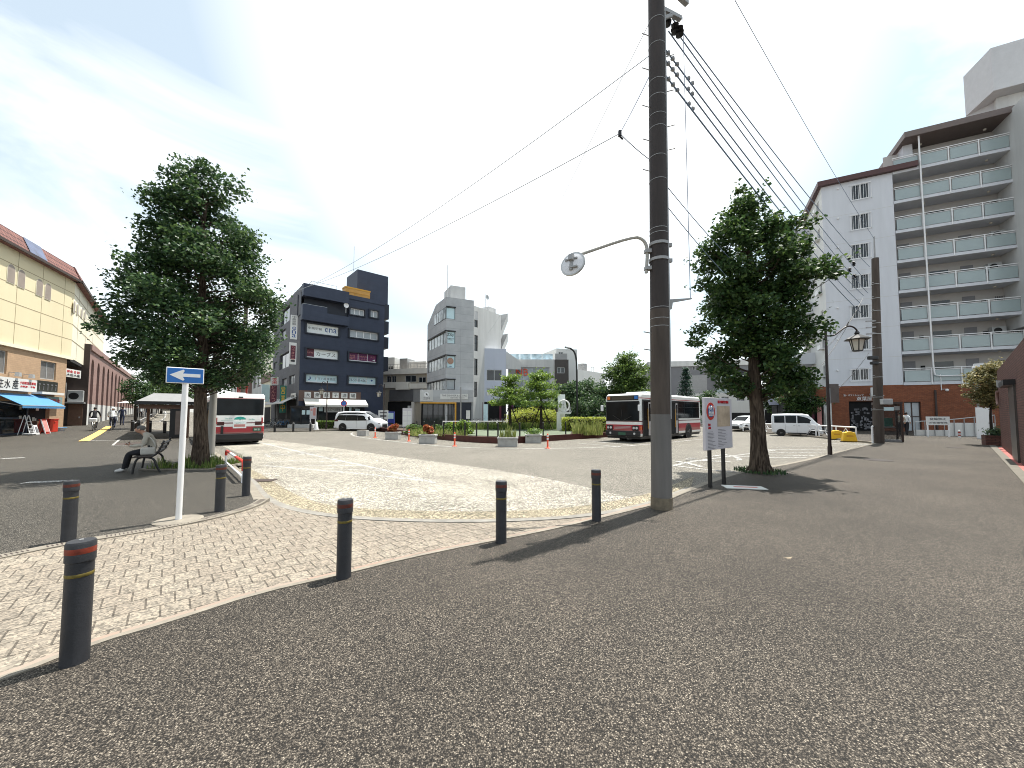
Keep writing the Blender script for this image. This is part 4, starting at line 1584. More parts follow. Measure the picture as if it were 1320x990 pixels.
b = MB(); b.box(.04, -.02, at(1075, 519, lp_.y).z, .44, .0, at(1075, 495, lp_.y).z); b.build('banner', 'signbrown', lm)

# ------------------------------------------------------------------ the two big street trees
tl = on(258, 601)
# planting bed
bed = thing('grass_bed', 'square bed of wild grass round the foot of the big left tree', 'planting bed', tl)
b = MB(); b.box(-.95, -.75, -.02, .85, .85, .02); b.build('soil', 'soil', bed)
b = MB()
for x0, y0, x1, y1 in ((-1.05, -.85, .95, -.75), (-1.05, .85, .95, .95), (-1.05, -.75, -.95, .85), (.85, -.75, .95, .85)):
 b.box(x0, y0, -.02, x1, y1, .035)
b.build('border', 'kerb', bed)
rng = np.random.default_rng(5)
n = 1500
gpts = np.stack([rng.uniform(-.95, .85, n), rng.uniform(-.75, .85, n), np.full(n, .0)], 1)
gpts = gpts[np.hypot(gpts[:, 0], gpts[:, 1]) > .3]
struct(blades('grass', gpts, rng.uniform(.04, .3, len(gpts)) * (.3 + np.abs(np.sin(gpts[:, 0] * 4 + gpts[:, 1] * 3))), .022, 'grassm', bed, 2, .5), 'stuff')
tree('large dark green street tree standing behind the one way sign on the left', 'tree', tl, 9.6, .195,
     [(2.5, .9), (2.9, 1.75), (3.6, 1.9), (4.8, 2.15), (5.6, 2.0), (6.4, 1.75), (7.2, 1.6), (8.0, 1.3), (8.8, .9), (9.6, .2)], 205, 300, .11, 19, 'leafdk', cr=.54, gap=.15, inner=.38, flare=1.35, lean=-.3,
     extra=[(-2.3, -.3, 4.15, .38), (-2.75, -.35, 4.1, .26), (-3.15, -.4, 4.25, .2), (-2.0, -.2, 3.2, .5), (1.75, .2, 5.3, .45), (2.1, .1, 5.0, .3), (1.2, .3, 3.1, .55), (.5, -.4, 2.6, .5), (-.6, -.4, 2.6, .5), (1.55, -.2, 3.0, .35), (1.9, -.2, 3.35, .3)], squash=.6, wob=.08)
tr = on(980, 609)
rt = tree('broad leafy street tree right of the notice board', 'tree', tr, 8.2, .205,
     [(2.1, .7), (2.7, 1.35), (3.4, 1.2), (4.2, 1.15), (5.0, 1.5), (5.8, 1.35), (6.6, 1.15), (7.0, .7), (7.5, .25), (8.1, .12)], 128, 300, .115, 23, 'leaf', cr=.46, gap=.4, inner=.35, flare=1.35, lean=-.25,
     extra=[(1.3, -.1, 5.5, .34), (1.65, -.1, 5.6, .3), (1.95, -.1, 5.5, .26), (2.2, -.1, 5.42, .2), (.8, -.1, 6.75, .34), (1.15, -.1, 6.95, .3), (1.45, -.2, 6.85, .22),  (-1.3, 0, 6.2, .35), (-1.35, 0, 5.2, .35), (-1.5, 0, 3.9, .35), (-1.7, -.1, 3.55, .28), (1.0, .2, 2.8, .4), (-.2, 0, 7.6, .26), (-.25, 0, 7.95, .18)], squash=.62, wob=.07)
# low collar of shoots round the foot
rng = np.random.default_rng(8)
sh = thing('weed_tuft', 'tuft of weeds sprouting at the foot of the right street tree', 'weeds', tr)
a_ = rng.uniform(0, 2 * pi, 260); r_ = rng.uniform(.36, .62, 260)
blades('stems', np.stack([r_ * np.cos(a_), r_ * np.sin(a_), np.full(260, .02)], 1), rng.uniform(.03, .13, 260), .03, 'leafdk', sh, 4, .7)
# dry leaves and scraps lying on the dark pavement
for i, (px, py) in enumerate(((1016, 720),)):
 p = on(px, py)
 o = thing('dry_leaf', ['curled pale dry leaf on the open pavement right of the notice board', 'small pale scrap on the pavement near the right edge', 'dry leaf on the pavement in front of the foot of the tall utility pole'][i], 'leaf', p + V((0, 0, .004)), R(40 * i))
 b = MB(); o.scale = (.6, .6, .6); b.add([(-.07, 0, .012), (-.02, .03, .0), (.05, .012, .014), (.08, -.005, .03), (.03, -.025, .004), (-.03, -.02, .002)], [(0, 1, 5), (1, 2, 4, 5), (2, 3, 4)]); b.build('blade', 'dryleaf', o); b = MB(); b.tube([(-.07, 0, .012), (-.1, .01, .02)], .002, 5); b.build('stalk', 'dryleaf', o)
# ================================================================== bench and seated man
bq = on(191, 606)
fdir = V((-.80, -.60, 0)).normalized()      # he faces left, a little towards us
bench = thing('park_bench', 'dark slatted bench with cast metal ends under the big left tree', 'bench', bq, math.atan2(-fdir.x, fdir.y) + R(180) )
# local: -y = facing direction, x along the bench
def bench_end(x):
 b = MB()
 b.tube(smooth_line([(x, -.22, 0), (x, -.2, .2), (x, -.16, .36), (x, -.1, .43), (x, .1, .42), (x, .2, .36), (x, .24, .2), (x, .33, 0)], 1), .026, 8)
 b.tube(smooth_line([(x, .12, .42), (x, .24, .5), (x, .33, .7), (x, .38, .86)], 1), .024, 8)
 return b
for x in (-.75, .75):
 bench_end(x).build('end_frame', 'black', bench, smooth=50)
b = MB()
for y in (-.2, -.115, -.03, .055, .14):
 b.box(-.8, y - .035, .425, .8, y + .035, .45)
b.build('seat', 'benchwood', bench, bevel=.006)
b = MB()
for y, z in ((.27, .56), (.315, .67), (.36, .78)):
 b.bar((-.8, y, z), (.8, y, z), .09, .025)
b.build('backrest', 'benchwood', bench, bevel=.006)

man = thing('person', 'grey haired man in a beige jacket bent over on the bench', 'person', bq + V((0, 0, 0)), bench.rotation_euler.z)
x0 = -.45          # nearer end of the bench? keep him at the near end
def man_sit(x):
 J = {
     'pelvis': ((x, .06, .55), (.165, .15), 'clothd'), 'waist': ((x, .09, .68), (.16, .14), 'jacket'), 'chest': ((x, .02, .90), (.185, .15), 'jacket'),
     'shoul': ((x, -.06, 1.02), (.14, .12), 'jacket'), 'neck': ((x, -.14, 1.08), .058, 'skin'), 'jaw': ((x, -.22, 1.10), (.075, .08), 'skin'), 'head': ((x, -.225, 1.165), (.082, .098), 'skin'), 'crown': ((x, -.205, 1.215), (.07, .08), 'skin'),
     'lsh': ((x - .19, -.04, .985), .075, 'jacket'), 'lel': ((x - .23, -.10, .72), .058, 'jacket'), 'lwr': ((x - .12, -.33, .70), .040, 'jacket'), 'lha': ((x - .05, -.41, .73), .036, 'skin'),
     'rsh': ((x + .19, -.04, .985), .075, 'jacket'), 'rel': ((x + .23, -.10, .72), .058, 'jacket'), 'rwr': ((x + .12, -.33, .70), .040, 'jacket'), 'rha': ((x + .05, -.41, .73), .036, 'skin'),
     'lhip': ((x - .1, .02, .54), .105, 'clothd'), 'lkn': ((x - .13, -.40, .50), .075, 'clothd'), 'lan': ((x - .12, -.46, .12), .05, 'clothd'), 'lft': ((x - .12, -.47, .055), .048, 'shoe'), 'lto': ((x - .14, -.64, .04), .042, 'shoe'),
     'rhip': ((x + .1, .02, .54), .105, 'clothd'), 'rkn': ((x + .12, -.40, .50), .075, 'clothd'), 'ran': ((x + .11, -.48, .12), .05, 'clothd'), 'rft': ((x + .11, -.49, .055), .048, 'shoe'), 'rto': ((x + .13, -.66, .04), .042, 'shoe'),
     'nose': ((x, -.325, 1.145), .018, 'skin')}
 E = [('pelvis', 'waist'), ('waist', 'chest'), ('chest', 'shoul'), ('shoul', 'neck'), ('neck', 'jaw'), ('jaw', 'head'), ('head', 'crown'), ('head', 'nose'),
         ('shoul', 'lsh'), ('lsh', 'lel'), ('lel', 'lwr'), ('lwr', 'lha'), ('shoul', 'rsh'), ('rsh', 'rel'), ('rel', 'rwr'), ('rwr', 'rha'),
         ('pelvis', 'lhip'), ('lhip', 'lkn'), ('lkn', 'lan'), ('lan', 'lft'), ('lft', 'lto'), ('pelvis', 'rhip'), ('rhip', 'rkn'), ('rkn', 'ran'), ('ran', 'rft'), ('rft', 'rto')]
 return J, E
MX = .0
J, E_ = man_sit(MX)
figure(man, J, E_, 'body', 2)
b = MB()
b.ball((MX, -.185, 1.195), (.088, .098, .078), 14, 10); b.build('hair', 'hairgrey', man, smooth=80)
for sx in (-1, 1):
 b = MB(); b.ball((MX + sx * .082, -.215, 1.15), (.014, .024, .034), 8, 6); b.build('ear', 'skin', man, smooth=80)
 for k in range(4):
  f_ = MB(); bx = MX + sx * (.045 - .0)
  f_.tube([(bx + sx * .02 - sx * .012 * k, -.43, .735 + .0), (bx + sx * .01 - sx * .012 * k, -.47 - .006 * (k % 2), .75), (bx - sx * .008 - sx * .008 * k, -.475, .775)], .0095, 6)
  f_.build('finger', 'skin', man, smooth=80)
 f_ = MB(); f_.tube([(MX + sx * .04, -.40, .75), (MX + sx * .025, -.41, .79), (MX + sx * .01, -.425, .805)], .011, 6); f_.build('thumb', 'skin', man, smooth=80)
ph = thing('smartphone', 'dark phone held in both hands by the seated man', 'phone', man.location, man.rotation_euler.z)
b = MB(); b.M = Matrix.Translation(V((MX, -.455, .775))) @ Matrix.Rotation(R(-50), 4, 'X'); b.box(-.036, -.004, -.06, .036, .004, .07); b.build('body', 'black', ph, bevel=.004)
bg_ = thing('handbag', 'pale canvas shoulder bag resting beside the seated man on the bench', 'bag', man.location, man.rotation_euler.z)
sd = 1
b = MB(); b.box(MX + .21, -.15, .452, MX + .31, .17, .66); b.build('bag_body', 'bag', bg_, bevel=.045, seg=4)
b = MB(); b.tube(smooth_line([(MX + .27, -.12, .68), (MX + .25, -.1, .85), (MX + .22, 0, .98), (MX + .25, .1, .85), (MX + .27, .16, .68)], 2), .014, 6); b.build('strap', 'bag', bg_, smooth=60)

# ================================================================== bicycles
def bicycle(label, loc, rz, group=None, m='lgrey', basket=True, scale=1.0):
 """local +x = riding direction"""
 t = thing('bicycle', label, 'bicycle', loc, rz, group, scale)
 for x in (-.52, .52):
  w_ = MB()
  n = 22
  w_.tube([(x + .32 * cos(2 * pi * i / n), 0, .335 + .32 * sin(2 * pi * i / n)) for i in range(n + 1)], .018, 6, caps=False)
  wo = w_.build('wheel', 'tyre', t, smooth=60)
  s_ = MB()
  for i in range(10):
   a = 2 * pi * i / 10
   s_.bar((x, 0, .335), (x + .31 * cos(a), 0, .335 + .31 * sin(a)), .005)
  s_.lathe([(.03, -.04), (.03, .04)], (x, 0, .335), 8, 'y')
  s_.build('spokes', 'lgrey', wo)
 f = MB()
 for a, c in (((-.52, 0, .335), (-.08, 0, .3)), ((-.08, 0, .3), (-.2, 0, .8)), ((-.52, 0, .335), (-.18, 0, .7)), ((-.08, 0, .3), (.36, 0, .74)), ((.36, 0, .74), (.34, 0, .84)), ((.36, 0, .72), (.52, 0, .335)), ((-.17, 0, .55), (.36, 0, .8))):
  f.cyl(a, c, .02, n=8)
 f.build('frame', m, t, smooth=60)
 h = MB(); h.tube(smooth_line([(.2, -.27, .98), (.33, -.24, 1.0), (.34, 0, .95), (.33, .24, 1.0), (.2, .27, .98)], 1), .014, 8); h.cyl((.34, 0, .82), (.34, 0, .96), .016, n=8); h.build('handlebar', 'black', t, smooth=60)
 s = MB(); s.ball((-.22, 0, .86), (.14, .085, .045), 10, 6); s.build('saddle', 'plastic', t, smooth=60)
 p = MB(); p.box(-.22, -.16, .2, -.12, -.08, .225); p.box(.0, .08, .38, .1, .16, .405); p.cyl((-.17, -.1, .21), (.05, .1, .39), .012, n=6); p.build('pedal_crank', 'black', t)
 fd = MB()
 fd.tube([(-.52 + .36 * cos(a), 0, .335 + .36 * sin(a)) for a in [R(20 + 150 * i / 8) for i in range(9)]], .022, 6); fd.build('mudguard', m, t, smooth=60)
 if basket:
  k = MB()
  k.box(.42, -.17, .66, .7, .17, .675)
  for x0, y0, x1, y1 in ((.42, -.17, .43, .17), (.69, -.18, .7, .18), (.42, -.17, .7, -.16), (.42, .16, .7, .17)):
   for i in range(4):
    k.box(x0, y0, .70 + i * .06, x1, y1, .715 + i * .06)
  for x in (.42, .51, .6, .69):
   for y in (-.17, .16):
    k.box(x, y, .66, x + .01, y + .01, .9)
  k.build('basket', 'grey', t)
 return t

def rider(label, loc, rz, top, legs, hat=None, hair='hairdark', skirt=False, group=None):
 t = thing('person', label, 'person', loc, rz, group)
 J = {'pelvis': ((-.2, 0, .95), (.13, .15), legs), 'waist': ((-.16, 0, 1.1), (.12, .15), top), 'chest': ((-.08, 0, 1.32), (.125, .18), top), 'shoul': ((-.04, 0, 1.45), (.08, .11), top), 'neck': ((-.01, 0, 1.53), .052, 'skin'), 'head': ((.02, 0, 1.63), (.085, .075), 'skin'), 'crown': ((.01, 0, 1.70), (.07, .065), 'skin'),
         'lsh': ((-.04, .19, 1.41), .065, top), 'lel': ((.05, .27, 1.2), .05, top), 'lha': ((.24, .26, 1.01), .036, 'skin'), 'rsh': ((-.04, -.19, 1.41), .065, top), 'rel': ((.05, -.27, 1.2), .05, top), 'rha': ((.24, -.26, 1.01), .036, 'skin'),
         'lhip': ((-.18, .1, .93), .1, legs), 'lkn': ((.16, .12, .8), .07, legs), 'lan': ((.04, .13, .46), .045, legs), 'lto': ((.14, .13, .42), .04, 'clothd'),
         'rhip': ((-.18, -.1, .93), .1, legs), 'rkn': ((.06, -.12, .62), .07, legs), 'ran': ((-.16, -.13, .28), .045, legs), 'rto': ((-.06, -.13, .25), .04, 'clothd')}
 E = [('pelvis', 'waist'), ('waist', 'chest'), ('chest', 'shoul'), ('shoul', 'neck'), ('neck', 'head'), ('head', 'crown'), ('shoul', 'lsh'), ('lsh', 'lel'), ('lel', 'lha'), ('shoul', 'rsh'), ('rsh', 'rel'), ('rel', 'rha'),
         ('pelvis', 'lhip'), ('lhip', 'lkn'), ('lkn', 'lan'), ('lan', 'lto'), ('pelvis', 'rhip'), ('rhip', 'rkn'), ('rkn', 'ran'), ('ran', 'rto')]
 figure(t, J, E, 'body', 1)
 if hat:
  b = MB(); b.lathe([(.17, 1.665), (.16, 1.68), (.1, 1.69), (.09, 1.75), (.05, 1.77)], (.01, 0, 0), 14); b.build('hat', hat, t, smooth=60)
 else:
  b = MB(); b.ball((-.005, 0, 1.665), (.095, .088, .09), 12, 8); b.build('hair', hair, t, smooth=80)
 return t

def walker(label, loc, rz, top, legs, hair='hairdark', group=None, stride=.16, arm=0.0):
 """standing or walking figure, local +x = facing"""
 t = thing('person', label, 'person', loc, rz, group)
 s = stride
 J = {'pelvis': ((0, 0, .93), (.12, .15), legs), 'waist': ((.0, 0, 1.08), (.11, .14), top), 'chest': ((.0, 0, 1.3), (.12, .18), top), 'shoul': ((0, 0, 1.43), (.08, .1), top), 'neck': ((.01, 0, 1.5), .052, 'skin'), 'head': ((.03, 0, 1.6), (.088, .076), 'skin'), 'crown': ((.02, 0, 1.67), (.072, .066), 'skin'),
         'lsh': ((0, .19, 1.39), .062, top), 'lel': ((-.05 + arm, .23, 1.13), .048, top), 'lha': ((.04 + arm * 3, .23, .88 + arm * 1.2), .036, 'skin'), 'rsh': ((0, -.19, 1.39), .062, top), 'rel': ((-.02, -.23, 1.13), .048, top), 'rha': ((-.02, -.23, .87), .036, 'skin'),
         'lhip': ((0, .09, .9), .098, legs), 'lkn': ((s * .7, .09, .5), .068, legs), 'lan': ((s, .09, .1), .045, legs), 'lto': ((s + .14, .09, .035), .038, 'clothd'),
         'rhip': ((0, -.09, .9), .098, legs), 'rkn': ((-s * .3, -.09, .5), .068, legs), 'ran': ((-s, -.09, .1), .045, legs), 'rto': ((-s + .14, -.09, .035), .038, 'clothd')}
 E = [('pelvis', 'waist'), ('waist', 'chest'), ('chest', 'shoul'), ('shoul', 'neck'), ('neck', 'head'), ('head', 'crown'), ('shoul', 'lsh'), ('lsh', 'lel'), ('lel', 'lha'), ('shoul', 'rsh'), ('rsh', 'rel'), ('rel', 'rha'),
         ('pelvis', 'lhip'), ('lhip', 'lkn'), ('lkn', 'lan'), ('lan', 'lto'), ('pelvis', 'rhip'), ('rhip', 'rkn'), ('rkn', 'ran'), ('ran', 'rto')]
 figure(t, J, E, 'body', 1)
 b = MB(); b.ball((.005, 0, 1.635), (.1, .09, .095), 12, 8); b.build('hair', hair, t, smooth=80)
 return t

away = R(131)
c1 = on(121, 555)
rider('cyclist in a dark top seen from behind, left rider on the pavement', c1, away, 'clothd', 'clothd', hair='hairdark')
bicycle('silver bicycle of the left rider with a bag on its rear rack', c1, away)
rb = thing('bicycle_bag', 'pale bag on the rear rack of the left bicycle', 'bag', c1, away)
b = MB(); b.box(-.75, -.2, .62, -.36, .2, .92); b.build('bag_body', 'clothw', rb, bevel=.06, seg=3)
c2 = on(144.5, 554.5)
rider('cyclist in a white shirt and white hat seen from behind on the yellow strip', c2, away, 'clothw', 'clothb', hat='clothw')
bicycle('dark bicycle under the white shirted rider', c2, away, m='black', basket=True)
c3 = on(157, 548.5)
walker('person in dark clothes walking off beside the young street tree', c3, away, 'clothb', 'clothb')
wb = thing('tote_bag', 'large white bag carried by the walker in dark clothes', 'bag', c3, away)
b = MB(); b.box(-.12, .27, .42, .12, .62, .9); b.build('bag_body', 'clothw', wb, bevel=.05, seg=3)
b = MB(); b.tube(smooth_line([(0, .32, .88), (0, .3, 1.0), (0, .24, .9)], 1), .012, 6); b.build('handle', 'clothw', wb)
FP = [(176, 543, 'clothd', 'clothd', 'distant walker in black beyond the young street tree'), (181, 541, 'clothw', 'clothd', 'distant walker in a white top up the left street'),
      (188.5, 540, 'clothd', 'clothb', 'distant walker in a dark jacket by the far white post'), (208, 532.5, 'clothd', 'clothd', 'far person in black on the crossing at the top of the left street'), (203, 533, 'clothb', 'clothd', 'far person in navy standing at the top of the left street')]
for px, py, a_, b_, lab in FP:
 walker(lab, on(px, py), away + R(20), a_, b_, group='people far up the left street', stride=.2)
# people by the phone booth
walker('person in a grey top standing behind the phone booth', on(1162, 562.5), R(200), 'jacket', 'clothd', stride=.08)
walker('person in a white shirt walking past the phone booth', on(1169, 561.5), R(20), 'clothw', 'clothd', stride=.18)

# ================================================================== buses
def wheel(t, x, y, r, wd, name='wheel'):
 s = 1 if y > 0 else -1
 b = MB(); b.lathe([(r * .62, -wd / 2), (r * .95, -wd / 2), (r, -wd * .35), (r, wd * .35), (r * .95, wd / 2), (r * .62, wd / 2)], (x, y, r), 24, 'y'); w_ = b.build(name, 'tyre', t, smooth=40)
 b = MB(); b.lathe([(r * .63, s * wd * .3), (r * .6, s * wd * .46), (r * .5, s * wd * .34), (r * .2, s * wd * .38), (r * .18, s * wd * .5), (.01, s * wd * .5)], (x, y, r), 20, 'y'); rm = b.build('rim', 'rim', w_, smooth=40)
 b = MB()
 for k in range(5):
  a = 2 * pi * k / 5
  b.bar((x + cos(a) * r * .2, y + s * wd * .44, r + sin(a) * r * .2), (x + cos(a) * r * .58, y + s * wd * .42, r + sin(a) * r * .58), r * .1, wd * .08)
 b.build('spokes', 'rim', w_)

def bus(label, loc, rz, scale=1.0, plate='', group='red and white city buses'):
 """local +x = forward; left side = +y"""
 L, W, H = 9.2, 2.34, 2.92
 t = thing('city_bus', label, 'bus', loc, rz, group, scale)
 hx, hw = L / 2, W / 2
 b = MB()
 # body: side profile extruded, soft corners by bevel
 prof = [(-hx, .34), (-hx - .03, .9), (-hx, 2.75), (-hx + .12, H), (hx - .18, H), (hx - .02, 2.72), (hx + .03, 1.2), (hx, .34)]
 b.extr([(p[0], p[1]) for p in prof], -hw, hw)
 body = b.build('body', 'bus', t, bevel=.10, seg=4, smooth=35)
 b = MB(); b.box(-hx + .1, -hw + .06, .2, hx - .1, hw - .06, .4); b.build('underbody', 'plastic', t)
 # roof unit
 b = MB(); b.box(-.2, -.75, H - .02, 2.9, .75, H + .17); b.build('roof_unit', 'carwhite', t, bevel=.07, seg=3)
 b = MB(); b.box(-3.3, -.4, H - .02, -2.3, .4, H + .1); b.build('roof_vent', 'carwhite', t, bevel=.05, seg=3)
 # side windows, left side open doors at front and middle
 for s in (-1, 1):
  y = s * hw
  segs = [(-4.3, -3.05), (-3.0, -1.75), (-1.7, -.6), (1.0, 2.1), (2.15, 3.2)] if s > 0 else [(-4.3, -3.05), (-3.0, -1.75), (-1.7, -.45), (-.4, .85), (.9, 2.15), (2.2, 3.4)]
  for (a, c) in segs:
   q = MB(); q.box(a, min(y, y + s * .012), 1.42, c, max(y, y + s * .012), 2.52); wq = q.build('side_window', 'busglass', t)
   q = MB(); q.box(a + .05, min(y + s * .012, y + s * .02), 2.13, c - .05, max(y + s * .012, y + s * .02), 2.16); q.build('window_bar', 'black', wq)
  q = MB(); q.box(-4.35, min(y + s * .002, y + s * .006), 1.38, 3.45, max(y + s * .002, y + s * .006), 2.56); q.build('window_band', 'black', t)
  q = MB(); q.box(3.55 if s < 0 else 3.3, min(y, y + s * .012), 1.3, 4.35, max(y, y + s * .012), 2.5); q.build('driver_window' if s < 0 else 'front_door_window', 'busglass', t)
  for x in (-2.35, 2.55):
   q = MB(); q.lathe([(.58, -.004), (.58, .004)], (x, y + s * .003, .46), 24, 'y'); q.build('wheel_arch', 'black', t)
   wheel(t, x, y - s * .12, .47, .28)
 # open doors (left side): dark doorway, folded leaves, posts
 for (a, c) in ((3.3, 4.35), (-.55, .95)):
  y = hw
  q = MB(); q.box(a, y + .001, .36, c, y + .008, 2.5); dr = q.build('doorway', 'dark', t)
  q = MB(); q.box(a - .02, y + .004, .36, a + .05, y + .05, 2.5); q.box(c - .05, y + .004, .36, c + .02, y + .05, 2.5); q.box(a, y + .004, 2.44, c, y + .03, 2.54); q.build('door_frame', 'black', dr)
  q = MB(); q.box(a + .08, y + .012, .4, a + .36, y + .04, 2.4); lf = q.build('door_leaf', 'buspanel', dr)
  q = MB(); q.box(a + .13, y + .041, 1.25, a + .31, y + .045, 2.3); q.build('door_pane', 'busglass', lf)
  q = MB(); q.cyl((a + .42, y + .03, .8), (a + .42, y + .03, 2.0), .018, n=8); q.build('grab_rail', 'ylw_frame', dr)
 # front
 x = hx
 q = MB(); q.box(x - .01, -hw + .1, 1.30, x + .046, hw - .1, 2.40); ws = q.build('windscreen', 'busglass', t, bevel=.012)
 q = MB(); q.box(x - .02, -hw + .06, 1.25, x + .038, hw - .06, 2.45); q.build('windscreen_seal', 'black', t, bevel=.01)
 q = MB(); q.box(x - .08, -hw + .12, 2.5, x + .02, hw - .12, 2.80); ds_ = q.build('destination_sign', 'destsign', t, bevel=.03)
 q = MB(); q.box(x + .02, hw - .36, 2.56, x + .028, hw - .14, 2.76); q.build('wheelchair_mark', 'signblue', ds_)
 q = MB(); q.box(x + .02, -hw + .16, 2.56, x + .028, -hw + .36, 2.76); q.build('route_mark', 'lampamber', ds_)
 q = MB(); q.box(x + .02, -.7, 2.55, x + .026, .72, 2.77); q.build('dot_display', 'dotdisp', ds_)
 q = MB()
 for s in (-1, 1):
  q.bar((x + .075, s * .1, 1.3), (x + .06, s * .62, 1.6 if s < 0 else 1.55), .03)
  q.bar((x + .07, s * .04, 1.32), (x + .055, s * .0, 1.95), .02)
 q.build('wiper', 'black', ws)
 q = MB(); q.box(x - .06, -hw + .02, .36, x + .075, hw - .02, .68); q.build('front_bumper', 'plastic', t, bevel=.05)
 for s in (-1, 1):
  q = MB(); q.box(x + .0, s * .72 - .26, .72, x + .05, s * .72 + .26, 1.02) if False else q.box(x + .0, s * .86 - .2, .7, x + .05, s * .86 + .2, 1.0); hl = q.build('headlight', 'black', t, bevel=.02)
  for k in (-.1, .08):
   q = MB(); q.lathe([(.075, .05), (.07, .06), (.02, .065)], (x, s * .86 + k, .85), 14, 'x'); q.build('lamp_lens', 'lamp', hl, smooth=50)
  q = MB(); q.box(x - .16, s * (hw - .01) - .02, .76, x - .02, s * (hw - .01) + .02, .96); q.build('indicator', 'lampamber', t, bevel=.01)
  q = MB(); q.lathe([(.07, .075), (.06, .085)], (x, s * .8, .52), 12, 'x'); q.build('fog_lamp', 'lamp', t)
  q = MB(); q.tube(smooth_line([(x, s * (hw - .06), 2.44), (x + .22, s * (hw + .06), 2.42), (x + .26, s * (hw + .08), 2.2)], 1), .016, 6); ma = q.build('mirror_arm', 'black', t)
  q = MB(); q.cbox(x + .26, s * (hw + .08), 1.86, .09, .18, .36); q.build('mirror', 'carwhite', ma, bevel=.03)
 q = MB(); q.box(x + .075, -.24, .42, x + .085, .24, .58); pl_ = q.build('number_plate', 'green_plate', t)
 q = MB()
 for k in range(3):
  q.box(x + .028, -.55, .78 + .075 * k, x + .04, .55, .80 + .075 * k)
 q.build('grille_line', 'lgrey', t)
 # rear
 x = -hx
 q = MB(); q.box(x - .035, -hw + .1, 1.72, x + .02, hw - .1, 2.58); rw = q.build('rear_window', 'busglass', t, bevel=.02)
 q = MB(); q.box(x - .025, -hw + .05, 1.67, x + .02, hw - .05, 2.63); q.build('rear_seal', 'black', t, bevel=.02)
 q = MB(); q.box(x - .09, -hw + .03, .3, x + .05, hw - .03, .66); q.build('rear_bumper', 'plastic', t, bevel=.05)
 for s in (-1, 1):
  q = MB(); q.box(x - .045, s * .88 - .17, 1.12, x, s * .88 + .17, 1.32); q.build('tail_light', 'taildark', t, bevel=.01)
  q = MB(); q.box(x - .05, s * 1.06 - .04, 1.2, x, s * 1.06 + .04, 1.55); q.build('turn_light', 'lampred', t, bevel=.01)
 def rear(mb):
  mb.M = Matrix.Translation(V((x - .03, 0, 0))) @ Matrix.Rotation(R(-90), 4, 'Z')
  return mb
 q = rear(MB()); q.box(-.32, -.03, .95, .3, .0, 1.34); ad = q.build('advert_panel', 'panel', t)
 q = rear(MB()); q.box(-.27, -.036, 1.03, .25, -.03, 1.17); q.build('advert_print', 'pinkish', ad)
 q = rear(MB()); q.text('ecoグリーン', 0, 1.22, .06, y=-.032, maxw=.5); q.build('lettering', 'teal', ad, fix=False)
 q = rear(MB()); q.extr([(.28 * cos(R(a)), 1.44 + .16 * sin(R(a))) for a in range(0, 181, 15)], -.012, .0); q.extr([(-.03, 1.4), (.03, 1.4), (.03, 1.45), (-.03, 1.45)], -.012, 0); q.build('tree_emblem', 'teal', t)
 q = rear(MB()); q.text('みどりの', -.52, 1.46, .07, y=-.005, maxw=.4); q.text('Eco Bus', .55, 1.42, .06, y=-.005, maxw=.5); q.box(-.85, -.008, 1.40, -.28, 0, 1.41); q.build('lettering', 'teal', t, fix=False)
 q = rear(MB()); q.box(.62, -.05, .76, 1.02, -.02, .97); np_ = q.build('number_plate', 'green_plate', t)
 q = rear(MB()); q.text('18-21', .82, .81, .1, y=-.052, maxw=.34); q.build('plate_lettering', 'white', np_, fix=False)
 q = rear(MB()); q.box(-.86, -.035, .62, -.74, 0, 1.08); q.build('cooling_slot', 'black', t)
 q = rear(MB()); q.box(-.1, -.06, 2.66, .1, .0, 2.74); q.build('rear_camera', 'black', t)
 return t
# right bus, front towards us
bf, br_ = V((6.72, 23.1, 0)), V((13.3, 29.4, 0))
bc = (bf + br_) / 2
bd_ = (bf - br_).normalized()
bus('red and white city bus with open doors behind the utility pole, front towards us', V((bc.x, bc.y, ROAD)), math.atan2(bd_.y, bd_.x), 1.0)
# left bus, rear towards us
rd = V((-.66, .751, 0)).normalized()
rc_ = at(309, 565, 20.6); rc_ = V((rc_.x, 20.6, 0)) + rd * 4.6
bus('red and white city bus seen from behind at the bay beside the left tree', V((rc_.x, rc_.y, ROAD)), math.atan2(rd.y, rd.x), .96)

